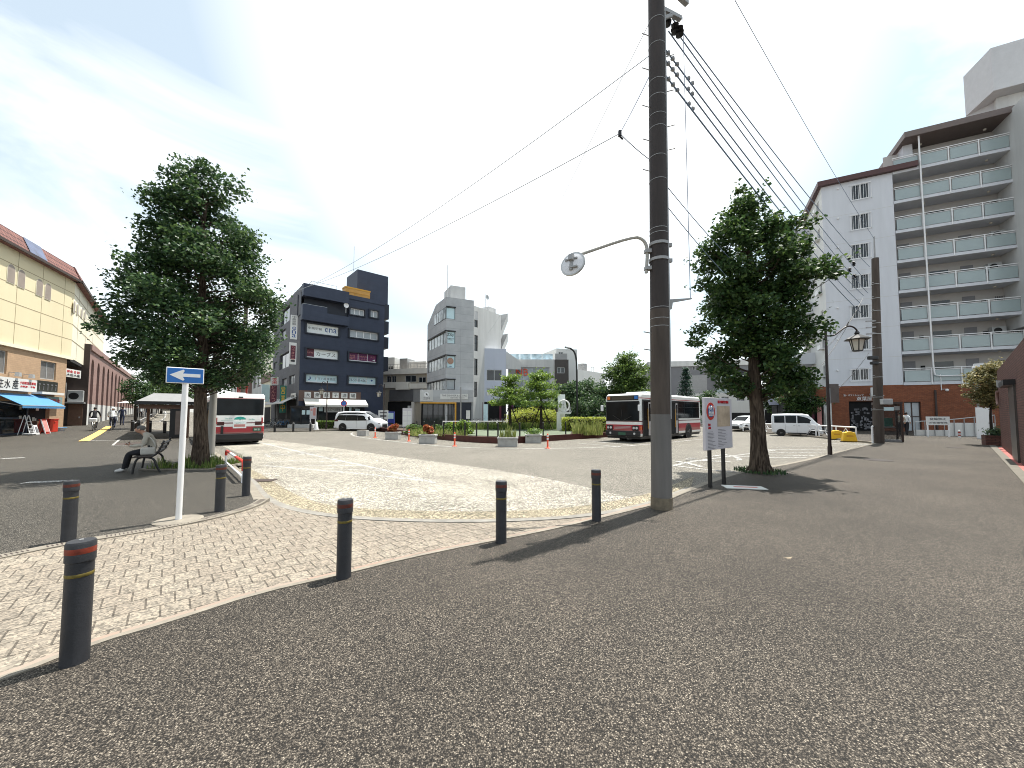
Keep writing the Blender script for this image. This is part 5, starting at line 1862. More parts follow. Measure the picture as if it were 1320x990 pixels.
# ================================================================== cars
def car(label, name, loc, rz, st, wheels, wr, glassx, cat='car', wind=None, rearw=None, m='carwhite', group=None, kind='van'):
 """st: stations (x, zb, zbelt, zt, wbody, wbelt, wtop) from rear to front"""
 t = thing(name, label, cat, loc, rz, group)
 def ring(s):
  x, zb, ze, zt, wb, we, wt = s
  zm = zb + (ze - zb) * .55
  P = [(wb * .86, zb), (wb * .97, zb + .08), (wb, zm), (we, ze), (we * .35 + wt * .65, ze + (zt - ze) * .66), (wt * .98, zt - .06 * min(1, (zt - ze) / .3)), (wt * .8, zt), (wt * .4, zt + .012)]
  return [(x, p[0], p[1]) for p in P] + [(x, -p[0], p[1]) for p in reversed(P)]
 b = MB()
 rs = [ring(s) for s in st]
 n = len(rs[0])
 vs = [p for r in rs for p in r]
 fs = [(i * n + k, i * n + (k + 1) % n, (i + 1) * n + (k + 1) % n, (i + 1) * n + k) for i in range(len(rs) - 1) for k in range(n)]
 fs += [tuple(range(n)), tuple((len(rs) - 1) * n + k for k in reversed(range(n)))]
 b.add(vs, fs)
 b.build('body', m, t, smooth=32, bevel=.02)
 def lerp_ring(x):
  for a, c in zip(st, st[1:]):
   if a[0] <= x <= c[0]:
    f = (x - a[0]) / (c[0] - a[0])
    return [a[i] + (c[i] - a[i]) * f for i in range(7)]
  return list(st[-1])
 def side_pt(x, f, s, off=.008):
  q = lerp_ring(x)
  zt = q[3] - .07
  z = q[2] + (zt - q[2]) * f
  P1 = (q[5] * .35 + q[6] * .65, q[2] + (q[3] - q[2]) * .66)
  if z <= P1[1]:
   g_ = (z - q[2]) / max(1e-6, P1[1] - q[2]); y = q[5] + (P1[0] - q[5]) * g_
  else:
   g_ = (z - P1[1]) / max(1e-6, q[3] - .06 - P1[1]); y = P1[0] + (q[6] * .98 - P1[0]) * min(1, g_)
  return (x, s * (y + off), z)
 for s in (-1, 1):
  for (x0, x1, f0, f1, g0, g1) in glassx:
   k = 4
   q = MB()
   lo = [side_pt(x0 + (x1 - x0) * i / k, f0 + (g0 - f0) * i / k, s) for i in range(k + 1)]
   mi = [side_pt(x0 + (x1 - x0) * i / k, .62 * (f0 + (g0 - f0) * i / k) * 0 + .5 * ((f0 + (g0 - f0) * i / k) + (f1 + (g1 - f1) * i / k)), s) for i in range(k + 1)]
   hi = [side_pt(x0 + (x1 - x0) * i / k, f1 + (g1 - f1) * i / k, s) for i in range(k + 1)]
   q.add(lo + mi + hi, [(i, i + 1, k + 2 + i, k + 1 + i) for i in range(k)] + [(k + 1 + i, k + 2 + i, 2 * k + 3 + i, 2 * k + 2 + i) for i in range(k)])
   q.build('side_window', 'busglass', t)
  for x in wheels:
   yb = lerp_ring(x)[4]
   q = MB(); q.lathe([(wr * 1.16, -.004), (wr * 1.16, .006)], (x, s * (yb + .002), wr * 1.02), 24, 'y'); q.build('wheel_arch', 'black', t)
   wheel(t, x, s * (yb - .075), wr, .2)
  zb_, yb_ = lerp_ring(wheels[0])[1], lerp_ring(0)[4]
  q = MB(); q.box(wheels[0] + .45, min(s * yb_, s * (yb_ + .012)), .2, wheels[1] - .45, max(s * yb_, s * (yb_ + .012)), .3); q.build('sill', m if kind == 'mpv' else 'plastic', t)
 def top_panel(name, xa, xb):
  q = MB()
  xs = sorted({xa, xb} | {s[0] for s in st if min(xa, xb) < s[0] < max(xa, xb)})
  vs = []
  for x in xs:
   r_ = lerp_ring(x)
   for y in (-.97, -.8, -.4, .4, .8, .97):
    vs.append((x, y * r_[6], r_[3] + (.012 if abs(y) < .5 else 0 if abs(y) < .9 else -.06 * min(1, (r_[3] - r_[2]) / .3)) + .014))
  q.add(vs, [(6 * i + k, 6 * i + k + 1, 6 * i + 7 + k, 6 * i + 6 + k) for i in range(len(xs) - 1) for k in range(5)])
  return q.build(name, 'busglass', t)
 if wind:
  top_panel('windscreen', *wind)
 if rearw:
  top_panel('rear_window', *rearw)
 return t, lerp_ring

# large white minivan, right side towards us, driving to the right
mv = on(466, 555.2, ROAD)
mvrz = R(-9)
st = [(-2.46, .45, .98, 1.30, .80, .78, .66), (-2.38, .32, 1.0, 1.72, .90, .86, .64), (-2.2, .24, 1.0, 1.86, .92, .88, .68), (-1.5, .2, 1.0, 1.93, .925, .89, .70), (0, .2, 1.0, 1.93, .925, .885, .70), (.7, .2, 1.0, 1.88, .925, .88, .69),
      (1.25, .2, 1.0, 1.62, .92, .87, .66), (1.72, .2, 1.0, 1.25, .91, .84, .66), (2.05, .22, .96, 1.1, .90, .80, .62), (2.35, .28, .82, .96, .84, .74, .6), (2.48, .4, .70, .8, .70, .62, .5)]
t, _ = car('white minivan with dark windows passing in front of the navy building', 'minivan', V((mv.x, mv.y, ROAD)), mvrz, st, (-1.48, 1.5), .36,
           [(-2.3, -1.2, .1, .86, .02, .94), (-1.19, .05, .02, .94, .02, .94), (.06, .95, .02, .94, .04, .92), (.96, 1.5, .04, .9, .2, .7)], wind=(1.7, .8), kind='mpv')
for s in (-1, 1):
 q = MB(); q.box(-2.40, s * .80 - .12, .95, -2.0, s * .80 + .12, 1.12); q.build('tail_light', 'taildark', t, bevel=.03)
 q = MB(); q.box(2.12, s * .72 - .1, .70, 2.40, s * .72 + .1, .84); q.build('headlight', 'lamp', t, bevel=.03)
 q = MB(); q.box(-.3, s * .935 - .012, 1.0, -.12, s * .935 + .012, 1.03); q.build('door_handle', 'lgrey', t)
 q = MB(); q.cbox(1.15, s * 1.0, 1.06, .12, .2, .16); q.build('mirror', 'carwhite', t, bevel=.04)
 q = MB(); q.box(-.03, s * .927 - .004, .3, -.02, s * .927 + .004, 1.06); q.box(1.02, s * .926 - .004, .3, 1.03, s * .926 + .004, 1.0); q.build('door_gap', 'black', t)
q = MB(); q.box(-2.55, -.78, .28, -2.36, .78, .5); q.build('rear_bumper', 'carwhite', t, bevel=.05)
q = MB(); q.box(2.44, -.5, .3, 2.51, .5, .66); q.build('grille', 'black', t, bevel=.02)

# small white box van on the right, front to the right and towards us
kv = on(1026, 562, ROAD)
kst = [(-1.68, .35, 1.02, 1.70, .70, .70, .62), (-1.6, .25, 1.04, 1.85, .73, .73, .645), (-.6, .22, 1.04, 1.89, .735, .735, .65), (.45, .22, 1.02, 1.88, .735, .735, .645), (.85, .22, 1.0, 1.80, .735, .73, .64), (1.40, .22, .98, 1.10, .73, .70, .64), (1.58, .24, .88, 1.0, .72, .67, .6), (1.69, .32, .72, .84, .68, .62, .55)]
t, _ = car('small white box van parked at the far kerb left of the ornate lamp', 'van', V((kv.x, kv.y, ROAD)), R(-33), kst, (-1.05, 1.1), .28,
           [(-1.5, -.78, .1, .86, .1, .88), (-.72, .02, .1, .88, .1, .88), (.09, .98, .1, .88, .14, .66)], cat='van', wind=(1.4, .86))
for s in (-1, 1):
 q = MB(); q.box(1.48, s * .52 - .14, .70, 1.68, s * .52 + .14, .92); q.build('headlight', 'lamp', t, bevel=.03)
 q = MB(); q.cbox(.95, s * .82, 1.06, .09, .16, .2); q.build('mirror', 'carwhite', t, bevel=.03)
 q = MB(); q.box(.12, s * .742 - .01, .86, .26, s * .742 + .01, .89); q.box(-.2, s * .742 - .01, .86, -.06, s * .742 + .01, .89); q.build('door_handle', 'plastic', t)
 q = MB(); q.box(.04, s * .738 - .004, .3, .05, s * .738 + .004, 1.0); q.box(-.75, s * .738 - .004, .3, -.74, s * .738 + .004, 1.0); q.build('door_gap', 'black', t)
q = MB(); q.box(1.62, -.66, .22, 1.76, .66, .5); q.build('front_bumper', 'carwhite', t, bevel=.04)
q = MB(); q.box(1.73, -.5, .36, 1.77, .5, .46); q.build('grille', 'black', t)
q = MB(); q.box(1.765, -.17, .28, 1.78, .17, .4); q.build('number_plate', 'ylw_plate', t)
q = MB(); q.box(1.69, -.36, .76, 1.71, .36, .82); q.build('badge_bar', 'lgrey', t)

t.scale = (.9, .9, .9)

# white car half hidden behind the right tree
wc = on(957, 556, ROAD)
cst = [(-2.1, .35, .8, .95, .76, .72, .6), (-1.95, .25, .88, 1.05, .84, .78, .62), (-1.3, .2, .93, 1.42, .86, .8, .58), (-.5, .2, .93, 1.5, .86, .8, .6), (.3, .2, .92, 1.44, .86, .8, .58), (1.0, .2, .9, 1.0, .85, .78, .62), (1.7, .22, .78, .88, .82, .72, .6), (2.05, .34, .64, .72, .7, .62, .5)]
t, _ = car('white car with a dark front corner half hidden behind the right tree trunk', 'car', V((wc.x + .6, wc.y + .6, ROAD)), R(-150), cst, (-1.25, 1.25), .31, [(-1.2, -.45, .1, .85, .1, .88), (-.4, .35, .1, .88, .1, .8)], wind=(.98, .36), rearw=(-1.9, -1.35))
for s in (-1, 1):
 q = MB(); q.box(1.75, s * .6 - .16, .62, 1.98, s * .6 + .16, .76); q.build('headlight', 'lamp', t, bevel=.03)
 q = MB(); q.cbox(.75, s * .95, .95, .1, .16, .12); q.build('mirror', 'carwhite', t, bevel=.03)
q = MB(); q.box(1.98, -.6, .28, 2.09, .6, .52); q.build('grille', 'black', t, bevel=.02)
# ================================================================== left side: cream building with the fish shop
def G(px, d):
 """ground-plan point seen in column px at depth d"""
 return V(((px - CX_) / F_ * d, d, 0))

def block(name, root, pts, z0, z1, m):
 b = MB(); b.prism(pts, z0, z1)
 return b.build(name, m, root)

cP, cQ, cE = V((-26.6, 14.2, 0)), V((-34.1, 29.2, 0)), V((-47.0, 43.4, 0))
cr_ = thing('shop_building', 'cream building with red tiled roof and arched windows above the fish shop', 'building', cP, yaw(cP, cQ))
f1 = Face(cP, cQ, cr_)
f2 = Face(cQ, cE, cr_)
CH = f1.uz(40, 330)[1]
CB = f1.uz(40, 449.8)[1]
def arch_window(face, root, x, y0, y1, w_):
 u, z1 = face.uz(x, y0); _, z0 = face.uz(x, y1)
 zs = z1 - w_ / 2
 pr_ = [(u - w_ / 2, z0), (u + w_ / 2, z0)] + [(u + w_ / 2 * cos(R(a)), zs + w_ / 2 * sin(R(a))) for a in range(0, 181, 15)]
 q = MB(face.M); q.extr([(u + (p[0] - u) * 1.1, z0 - .03 + (p[1] - z0) * 1.03) for p in pr_], -.03, .0); fr = q.build('arch_window', 'creamw', root)
 q = MB(face.M); q.extr(pr_, -.036, -.02); q.build('pane', 'archpane', fr)
def joints(face, root, L, zs, us, z0, z1):
 q = MB(face.M)
 for z in zs:
  q.box(0, -.006, z - .02, L, .0, z + .02)
 for u in us:
  q.box(u - .02, -.005, z0, u + .02, .0, z1)
 q.build('panel_joints', 'jointm', root)
b = MB(f1.M); b.box(0, 0, CB, f1.L, 8, CH); b.build('upper_wall', 'cream', cr_)
b = MB(f2.M); b.box(0, .01, CB, f2.L, 8, CH); b.build('upper_wall', 'creamw', cr_)
zs_ = [f1.uz(0, y)[1] for y in (332.7, 359, 384.5, 411)]
joints(f1, cr_, f1.L, zs_, [f1.uz(x, 400)[0] for x in (20, 53, 82)] + [1.0, 3.5, 5.8], CB, CH)
joints(f2, cr_, f2.L, zs_, [2.2, 6.4, 10.6], CB, CH)
b = MB(f1.M); b.box(-.2, -.12, CB - .16, f1.L + .05, .02, CB + .02); b.build('ledge', 'creamw', cr_)
for x, y0, y1 in ((14.5, 341, 365), (27.8, 348, 371), (51, 360, 381.5), (62, 365.5, 386.5)):
 arch_window(f1, cr_, x, y0, y1, .62)
for x, y0, y1 in ((95.8, 387.5, 404), (99.8, 391, 406.5), (105.3, 396.5, 410), (109.3, 399.8, 412)):
 arch_window(f2, cr_, x, y0, y1, .62)
for i, u in enumerate((-6.2, -3.5)):
 pass
for nm, fc, L in (('roof', f1, f1.L), ('roof', f2, f2.L)):
 q = MB(fc.M); q.add([(-.3, -.35, CH - .05), (L + .1, -.35, CH - .05), (L + .1, .05, CH + .95), (-.3, .05, CH + .95), (-.3, -.35, CH - .17), (L + .1, -.35, CH - .17), (L + .1, 8, CH - .17), (-.3, 8, CH - .17), (-.3, 8, CH + .95), (L + .1, 8, CH + .95)],
  [(0, 1, 2, 3), (4, 5, 1, 0), (3, 2, 9, 8), (4, 7, 6, 5), (0, 3, 8, 7, 4), (1, 5, 6, 9, 2)]); rf = q.build(nm, 'redtile', cr_)
 q = MB(fc.M); q.box(-.3, -.42, CH - .2, L + .1, -.35, CH - .02); q.build('gutter', 'brownd', rf)
q = MB(f1.M)
u0, u1 = f1.uz(29, 322)[0], f1.uz(52, 335)[0]
q.add([(u0, -.36, CH + .0), (u1, -.36, CH + .0), (u1, .02, CH + .94), (u0, .02, CH + .94)], [(0, 1, 2, 3)])
q.v = [(p[0], p[1], p[2] + .03) for p in q.v]
q.build('solar_panel', 'solar', cr_)
# lower tan storey with openings
LW = f1.uz(83, 520)[0]
wins = [f1.rect(-9, 449, 8, 482), f1.rect(53, 464.5, 71.5, 490.5)]
shopd = (3.0, .25, f1.uz(68, 530)[0] - .35, f1.uz(60, 519)[1])
b = MB(f1.M); wall(b, LW, CB - .16, wins + [shopd], .22, 0, -.2); b.box(0, .22, -.2, LW, 8, CB - .16); b.build('lower_wall', 'tan', cr_)
for i, rc in enumerate(wins):
 window(f1, cr_, rc, 2, 1, .12, 'lgrey', 'shutter', .06)
# shop interior and front
a, c, b_, d = shopd
q = MB(f1.M); q.box(a, .205, c, b_, .215, d); q.build('shop_interior', 'dark', cr_)
uw = f1.uz(38, 540)[0]
window(f1, cr_, (a, c, uw, d), 3, 2, .1, 'shopblue', 'glass', .12, 'shop_front')
q = MB(f1.M)
rr = random.Random(4)
for i in range(26):
 u = a + .3 + rr.random() * (b_ - a - .6); z = c + .7 + rr.random() * 1.5
 w_ = rr.uniform(.12, .3)
 q.box(u, .07, z, u + w_, .085, z + rr.uniform(.12, .35))
q.build('posters', 'canvas', cr_)
q = MB(f1.M); q.box(uw + .2, .02, .25, b_ - .1, .19, 1.1); q.build('counter', 'wood', cr_)
# sign boards
def fsign(px, bg, texts, dep=.35, name='sign_board'):
 return signpanel(f1, cr_, f1.rect(*px, dep), bg, texts, -dep, .1, name)
r1_ = f1.rect(-60, 472, 47.5, 506, .35)
rc1 = (r1_[0], f1.uz(30, 504.5, .35)[1], f1.uz(47.5, 500, .35)[0], f1.uz(30, 488.5, .35)[1])
s_ = signpanel(f1, cr_, rc1, 'panelw', [], -.35, .12)
hh = rc1[3] - rc1[1]
for ch, px in (('庄', 0.5), ('水', 9.5), ('産', 20)):
 u, z = f1.uz(px, 497, .36)
 q = MB(f1.M); q.text(ch, u, rc1[1] + hh * .16, hh * .68, w=f1.uz(px + 3.9, 497, .36)[0] - f1.uz(px - 3.9, 497, .36)[0], y=-.352); q.build('lettering', 'ink', s_, fix=False)
u0 = f1.uz(25.5, 497, .36)[0]; u1 = f1.uz(46.5, 497, .36)[0]
q = MB(f1.M); q.text('小田原直送鮮魚', (u0 + u1) / 2, rc1[1] + hh * .58, hh * .22, w=u1 - u0, y=-.352); q.text('お刺身・干物', (u0 + u1) / 2, rc1[1] + hh * .32, hh * .16, w=(u1 - u0) * .9, y=-.352); q.build('lettering', 'redink', s_, fix=False)
rc = f1.rect(48.5, 490, 74, 506, .2)
s_ = signpanel(f1, cr_, rc, 'greenblack', [], -.2, .1, 'menu_board')
q = MB(f1.M)
for i in range(5):
 u = rc[0] + (rc[2] - rc[0]) * (.1 + .2 * i)
 q.box(u - .09, -.212, rc[3] - .28, u + .09, -.2, rc[3] - .2)
 q.box(u - .03, -.21, rc[1] + .1, u + .03, -.2, rc[3] - .35)
q.build('price_tags', 'greyink', s_)
q = MB(f1.M); q.box(rc[0] - .1, -.5, rc[1] - .2, rc[2] + .15, .02, rc[1] - .04); q.build('light_ledge', 'panelw', cr_)
rc = f1.rect(60, 511, 80, 523, .25)
signpanel(f1, cr_, rc, 'dullteal', [('営業中', .5, .25, .5, 'redink', {'fw': .7})], -.25, .08)
for px, py in ((23.5, 483), (41, 485.5)):
 u, z = f1.uz(px, py, .4)
 q = MB(f1.M); q.box(u - .02, -.42, z + .12, u + .02, .0, z + .16); q.extr([(u - .13, z - .1), (u + .13, z - .1), (u + .08, z + .14), (u - .08, z + .14)], -.5, -.3); q.build('spot_lamp', 'lgrey', cr_)
# awning
ua, ub = f1.uz(-4, 515)[0] - .4, f1.uz(52, 509)[0]
za, zf = f1.uz(30, 508)[1], f1.uz(45, 522.5, 1.25)[1]
q = MB(f1.M)
q.add([(ua, -.02, za), (ub, -.02, za), (ub, -1.25, zf), (ua, -1.25, zf), (ua, -.02, za - .03), (ub, -.02, za - .03), (ub, -1.25, zf - .03), (ua, -1.25, zf - .03)], [(0, 1, 2, 3), (7, 6, 5, 4), (0, 4, 5, 1), (1, 5, 6, 2), (2, 6, 7, 3), (3, 7, 4, 0)])
n = 26
for i in range(n):
 x0 = ua + (ub - ua) * i / n; x1 = ua + (ub - ua) * (i + 1) / n
 q.add([(x0, -1.252, zf), (x1, -1.252, zf), (x1, -1.25, zf - .16), ((x0 + x1) / 2, -1.25, zf - .2), (x0, -1.25, zf - .16)], [(0, 1, 2, 3, 4)])
q.build('awning', 'awnblue', cr_)
q = MB(f1.M); q.bar((ua + .1, -.02, za - .5), (ua + .1, -1.2, zf - .05), .03); q.bar((ub - .1, -.02, za - .5), (ub - .1, -1.2, zf - .05), .03); q.bar((ua, -1.24, zf - .02), (ub, -1.24, zf - .02), .04); q.build('awning_frame', 'lgrey', cr_)
# recess past the shop
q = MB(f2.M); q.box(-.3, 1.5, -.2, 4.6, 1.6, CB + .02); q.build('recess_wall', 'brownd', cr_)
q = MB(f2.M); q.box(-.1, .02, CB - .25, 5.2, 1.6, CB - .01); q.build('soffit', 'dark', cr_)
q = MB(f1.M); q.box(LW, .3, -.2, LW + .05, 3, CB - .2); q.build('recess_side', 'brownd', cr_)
rc = f2.rect(84, 474.5, 104, 488)
ps = signpanel(f1, cr_, f1.rect(84.5, 474.5, 104, 488, -.2), 'panelw', [('大庄水産', .5, .12, .3, 'ink', {'fw': .85}), ('鮮魚 ◎ 卸', .5, .52, .34, 'redink', {'fw': .8})], .2, .14, 'projecting_sign')
q = MB(f1.M); u, z = f1.uz(86, 500, -.2); q.box(u - .03, .22, z - .8, u + .03, .28, z + .4); q.build('sign_post', 'grey', cr_)
# things standing in front of the fish shop
def at_shop(px, out):
 u = f1.uz(px, 545, out)[0]
 p = f1.W @ V((u, -out, 0))
 return V((p.x, p.y, gh(p.x, p.y)))
rk = thing('display_rack', 'white folding ladder rack leaning by the fish shop window', 'rack', at_shop(34, .75), yaw(cP, cQ))
q = MB()
for s in (-.22, .22):
 q.bar((s, -.3, 0), (s * .8, 0, 1.25), .03); q.bar((s, .25, 0), (s * .8, .02, 1.25), .025)
for k in range(5):
 q.bar((-.22, -.3 + .06 * k, .2 + k * .22), (.22, -.3 + .06 * k, .2 + k * .22), .03, .02)
q.build('frame', 'white', rk)
q = MB(); q.box(-.45, -.5, .06, .25, -.1, .12); q.build('tray', 'white', rk)
ab = thing('sandwich_board', 'red sandwich board with a pale picture outside the fish shop', 'sandwich board', at_shop(55.5, .95), yaw(cP, cQ))
q = MB(); q.bar((0, -.22, 0), (0, 0, .95), .5, .03); q.bar((0, .22, 0), (0, .02, .95), .5, .03); q.build('panel', 'red', ab)
q = MB(); q.bar((0, -.222, .12), (0, -.03, .86), .42, .045); q.build('print', 'pinkish', ab)
q = MB(); q.bar((-.24, -.25, 0), (-.24, .0, .95), .03, .05); q.bar((.24, -.25, 0), (.24, .0, .95), .03, .05); q.build('frame', 'white', ab)
rb = thing('red_crate', 'large red storage crate beside the tan pillar of the fish shop', 'crate', at_shop(65, .55), yaw(cP, cQ))
q = MB(); q.box(-.45, -.2, 0, .45, .35, .85); q.build('box', 'red', rb, bevel=.03)
q = MB(); q.box(-.48, -.23, .85, .48, .38, .92); q.box(-.1, -.25, .7, .1, -.2, .76); q.build('lid', 'red', rb, bevel=.02)
sg = thing('floor_sign', 'small white folding floor sign in front of the fish shop', 'floor sign', at_shop(45, .9), yaw(cP, cQ))
q = MB(); q.bar((0, -.16, 0), (0, 0, .6), .34, .025); q.bar((0, .16, 0), (0, .02, .6), .34, .025); q.build('panel', 'white', sg)
q = MB(); q.bar((0, -.15, .12), (0, -.03, .5), .2, .045); q.build('print', 'greyink', sg)
bs = thing('basin', 'pale plastic basin on the ground past the fish shop', 'basin', at_shop(78, .45))
q = MB(); q.lathe([(.22, 0), (.3, .2), (.33, .22), (.29, .2), (.2, .03), (.01, .03)], n=18); q.build('tub', 'white', bs, smooth=50)
q = MB(); q.lathe([(.331, .2), (.345, .21), (.345, .23), (.331, .235)], n=18); q.build('rim', 'awnblue', bs, smooth=50)

# ------------------------------------------------------------------ brown arcaded building
bP, bQ = V((-38.0, 34.0, 0)), V((-66.5, 66.8, 0))
br = thing('arcade_building', 'long brown clad building with narrow tall arches and white base', 'building', bP, yaw(bP, bQ))
fb = Face(bP, bQ, br)
BH = fb.uz(140, 461.7)[1]
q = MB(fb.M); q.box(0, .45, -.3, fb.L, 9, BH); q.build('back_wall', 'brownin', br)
NB_ = 13
bw_ = fb.L / NB_
wb_ = 2.5
q = MB(fb.M)
qw = MB(fb.M)
for i in range(NB_):
 u0, u1 = i * bw_, (i + 1) * bw_
 a, c = u0 + bw_ * .28, u1 - bw_ * .28
 r_ = (c - a) / 2; uc = (a + c) / 2
 zs = BH - 1.25 - r_
 # piers
 for (x0, x1) in ((u0, a), (c, u1)):
  q.box(x0, 0, wb_, x1, .45, BH - .5)
  qw.box(x0, 0, -.2, x1, .45, wb_)
 # spandrel round the arch
 K = 12
 arc = [(uc + r_ * cos(R(180 - 180 * k / K)), zs + r_ * 1.1 * sin(R(180 * k / K))) for k in range(K + 1)]
 topz = BH - .5
 for k in range(K):
  p0, p1 = arc[k], arc[k + 1]
  q.add([(p0[0], 0, p0[1]), (p1[0], 0, p1[1]), (p1[0], 0, topz), (p0[0], 0, topz)], [(0, 1, 2, 3)])
  q.add([(p0[0], 0, p0[1]), (p0[0], .45, p0[1]), (p1[0], .45, p1[1]), (p1[0], 0, p1[1])], [(0, 1, 2, 3)])
q.box(0, -.12, BH - .5, fb.L, .45, BH)
q.build('arcade', 'brown', br, fix=False)
qw.build('white_base', 'offwhite', br)
q = MB(fb.M); q.box(-.12, -.02, -.2, .0, 9, BH + .02); q.build('end_wall', 'brownd', br)

fe = Face(fb.W @ V((-.12, 9, 0)), fb.W @ V((-.12, 0, 0)), br)
ac = fe.rect(87, 503, 107, 518, .45)
q = MB(fe.M); q.box(ac[0], -.45, ac[1], ac[2], -.05, ac[3]); au = q.build('air_conditioner', 'lgrey', br, bevel=.03)
q = MB(fe.M); q.lathe([(.3, -.47), (.3, -.45)], (ac[0] + (ac[2] - ac[0]) * .4, 0, (ac[1] + ac[3]) / 2), 20, 'y'); q.build('fan_grille', 'black', au)
q = MB(fe.M); q.box(ac[0] - .5, -.8, ac[1] - .14, ac[2] + .1, -.001, ac[1] - .06); q.build('canopy', 'lgrey', br)
dr = fe.rect(88, 523, 105, 552, .1)
q = MB(fe.M); q.box(dr[0], -.1, .2, dr[2], -.001, ac[1] - .2); sdr = q.build('side_door', 'wood', br)
q = MB(fe.M); q.box(dr[2] - .2, -.16, 1.2, dr[2] - .12, -.1, 1.35); q.build('handle', 'grey', sdr)

# ------------------------------------------------------------------ bus shelter and street greenery on the left
sb = thing('bus_shelter', 'low bus shelter with grey hipped roof and brown timber end panel', 'bus shelter', G(217, 23.6), math.atan2(rd.y, rd.x) - pi / 2)
q = MB()
zr = 2.32
q.add([(-1.45, -.4, zr), (1.45, -.4, zr), (1.45, 7.4, zr), (-1.45, 7.4, zr), (-.7, .5, zr + .55), (.7, .5, zr + .55), (.7, 6.5, zr + .55), (-.7, 6.5, zr + .55)],
      [(0, 1, 5, 4), (1, 2, 6, 5), (2, 3, 7, 6), (3, 0, 4, 7), (4, 5, 6, 7), (0, 3, 2, 1)]); q.build('roof', 'roofgrey', sb)
q = MB(); q.box(-1.45, -.42, zr - .16, 1.45, -.36, zr + .03); q.box(-1.48, -.36, zr - .16, -1.42, 7.4, zr + .03); q.box(1.42, -.36, zr - .16, 1.48, 7.4, zr + .03); q.build('fascia', 'black', sb)
q = MB(); q.box(-1.3, -.1, zr - .42, 1.3, .02, zr - .165); q.build('beam', 'wood', sb)
for x, y in ((.95, 0), (-1.15, 6.6), (.95, 6.6), (.95, 3.3)):
 q = MB(); q.box(x - .08, y - .08, -.02, x + .08, y + .08, zr - .17); q.build('post', 'wood', sb)
q = MB(); q.box(.1, -.06, .12, .85, .02, 1.9); pn = q.build('end_panel', 'black', sb)
q = MB(); q.box(.36, -.075, .3, .80, -.06, 1.78); q.build('timetable', 'timetab', pn)
q = MB(); q.box(.3, 1.2, .4, .75, 5.8, .46); q.box(.4, 1.4, 0, .5, 1.5, .4); q.box(.4, 5.4, 0, .5, 5.5, .4); q.build('seat', 'wood', sb)
q = MB(); q.box(-.3, .4, 1.78, .3, .46, 2.05); q.build('hanging_notice', 'canvas', sb)
# trees up the left street
def street_tree(label, loc, H, zc0, r, seed, n=24, lm='leaf', per=90, leaf=.2, group='street trees beyond the square', r0=.12):
 tree(label, 'tree', loc, H, r0, [(zc0, r * .6), (zc0 + (H - zc0) * .3, r), (zc0 + (H - zc0) * .7, r * .8), (H, r * .15)], n, per, leaf, seed, lm, 'barkd', cr=r * .42, group=group, stray=.06, squash=.7)
q_ = on(165.5, 553)
street_tree('young street tree with a pale leaning trunk at the foot of the brown building', q_ + V((.3, .2, 0)), 4.3, 2.1, 1.1, 3, 26, 'leafdk', leaf=.16, per=110)
street_tree('second green street tree, behind the bus shelter roof', on(192, 543) + V((0, 4, 0)), 5.2, 2.2, 1.7, 5, 26)
street_tree('bright green tree over the far end of the left street', G(208, 62) + V((0, 0, 1.6)), 6.0, 1.8, 2.6, 6, 30, 'leaflt', leaf=.3)
street_tree('dense green tree far up the left street, near the white post', G(196, 55) + V((0, 0, 1.2)), 6.4, 1.9, 2.2, 9, 30, 'leaf', leaf=.28)
street_tree('tree at the far top of the left street behind the shelter', G(224, 74) + V((0, 0, 1.9)), 7.5, 1.6, 3.2, 10, 34, 'leaf', leaf=.34)
q_ = on(192, 538)
wp = thing('white_post', 'slim white post with a short arm up the left street', 'post', q_)
q = MB(); q.cyl((0, 0, 0), (0, 0, 2.1), .07, n=10); q.build('shaft', 'white', wp); q = MB(); q.box(-.5, -.05, 2.05, .08, .05, 2.2); q.build('arm', 'white', wp)
q_ = on(170, 546)
tn = thing('canopy_tent', 'small white canopy tent beyond the young street tree', 'canopy', q_ + V((-2, 3, 0)), 0)
q = MB(); q.add([(-1.5, -1.2, 2.1), (1.5, -1.2, 2.1), (1.5, 1.2, 2.1), (-1.5, 1.2, 2.1), (-.5, 0, 2.6), (.5, 0, 2.6)], [(0, 1, 5, 4), (1, 2, 5), (2, 3, 4, 5), (3, 0, 4), (0, 3, 2, 1)]); q.build('top', 'white', tn)
for x in (-1.4, 1.4):
 for y in (-1.1, 1.1):
  q = MB(); q.cyl((x, y, -.1), (x, y, 2.1), .03, n=8); q.build('leg', 'lgrey', tn)
# handrail along the kerb up the street
hr = thing('kerb_railing', 'low grey pipe railing along the kerb of the left street', 'railing', on(171, 556))
a = on(171, 556); b2 = on(196, 539)
q = MB(); q.tube([(0, 0, .55), (b2 - a) * .5 + V((0, 0, .55)), (b2 - a) + V((0, 0, .55))], .04, 8); q.build('rail', 'grey', hr)
for k in range(6):
 p = (b2 - a) * (k / 5)
 q = MB(); q.cyl(p - V((0, 0, .05)), p + V((0, 0, .55)), .035, n=8); q.build('post', 'grey', hr)
# a pale building closing the left street
pb_ = thing('far_building', 'pale low building closing the top of the left street', 'building', G(176, 108) + V((0, 0, 1.5)), 0)
ff = Face(G(176, 108), G(236, 108), pb_, 1.5)
q = MB(ff.M); wall(q, ff.L, 5.5, [(1 + i * 2.6, 3.0, 2.4 + i * 2.6, 4.6) for i in range(4)], .2); q.box(0, .2, 0, ff.L, 8, 5.5); q.build('wall', 'offwhite', pb_)
for i in range(4):
 window(ff, pb_, (1 + i * 2.6, 3.0, 2.4 + i * 2.6, 4.6), 2, 1)

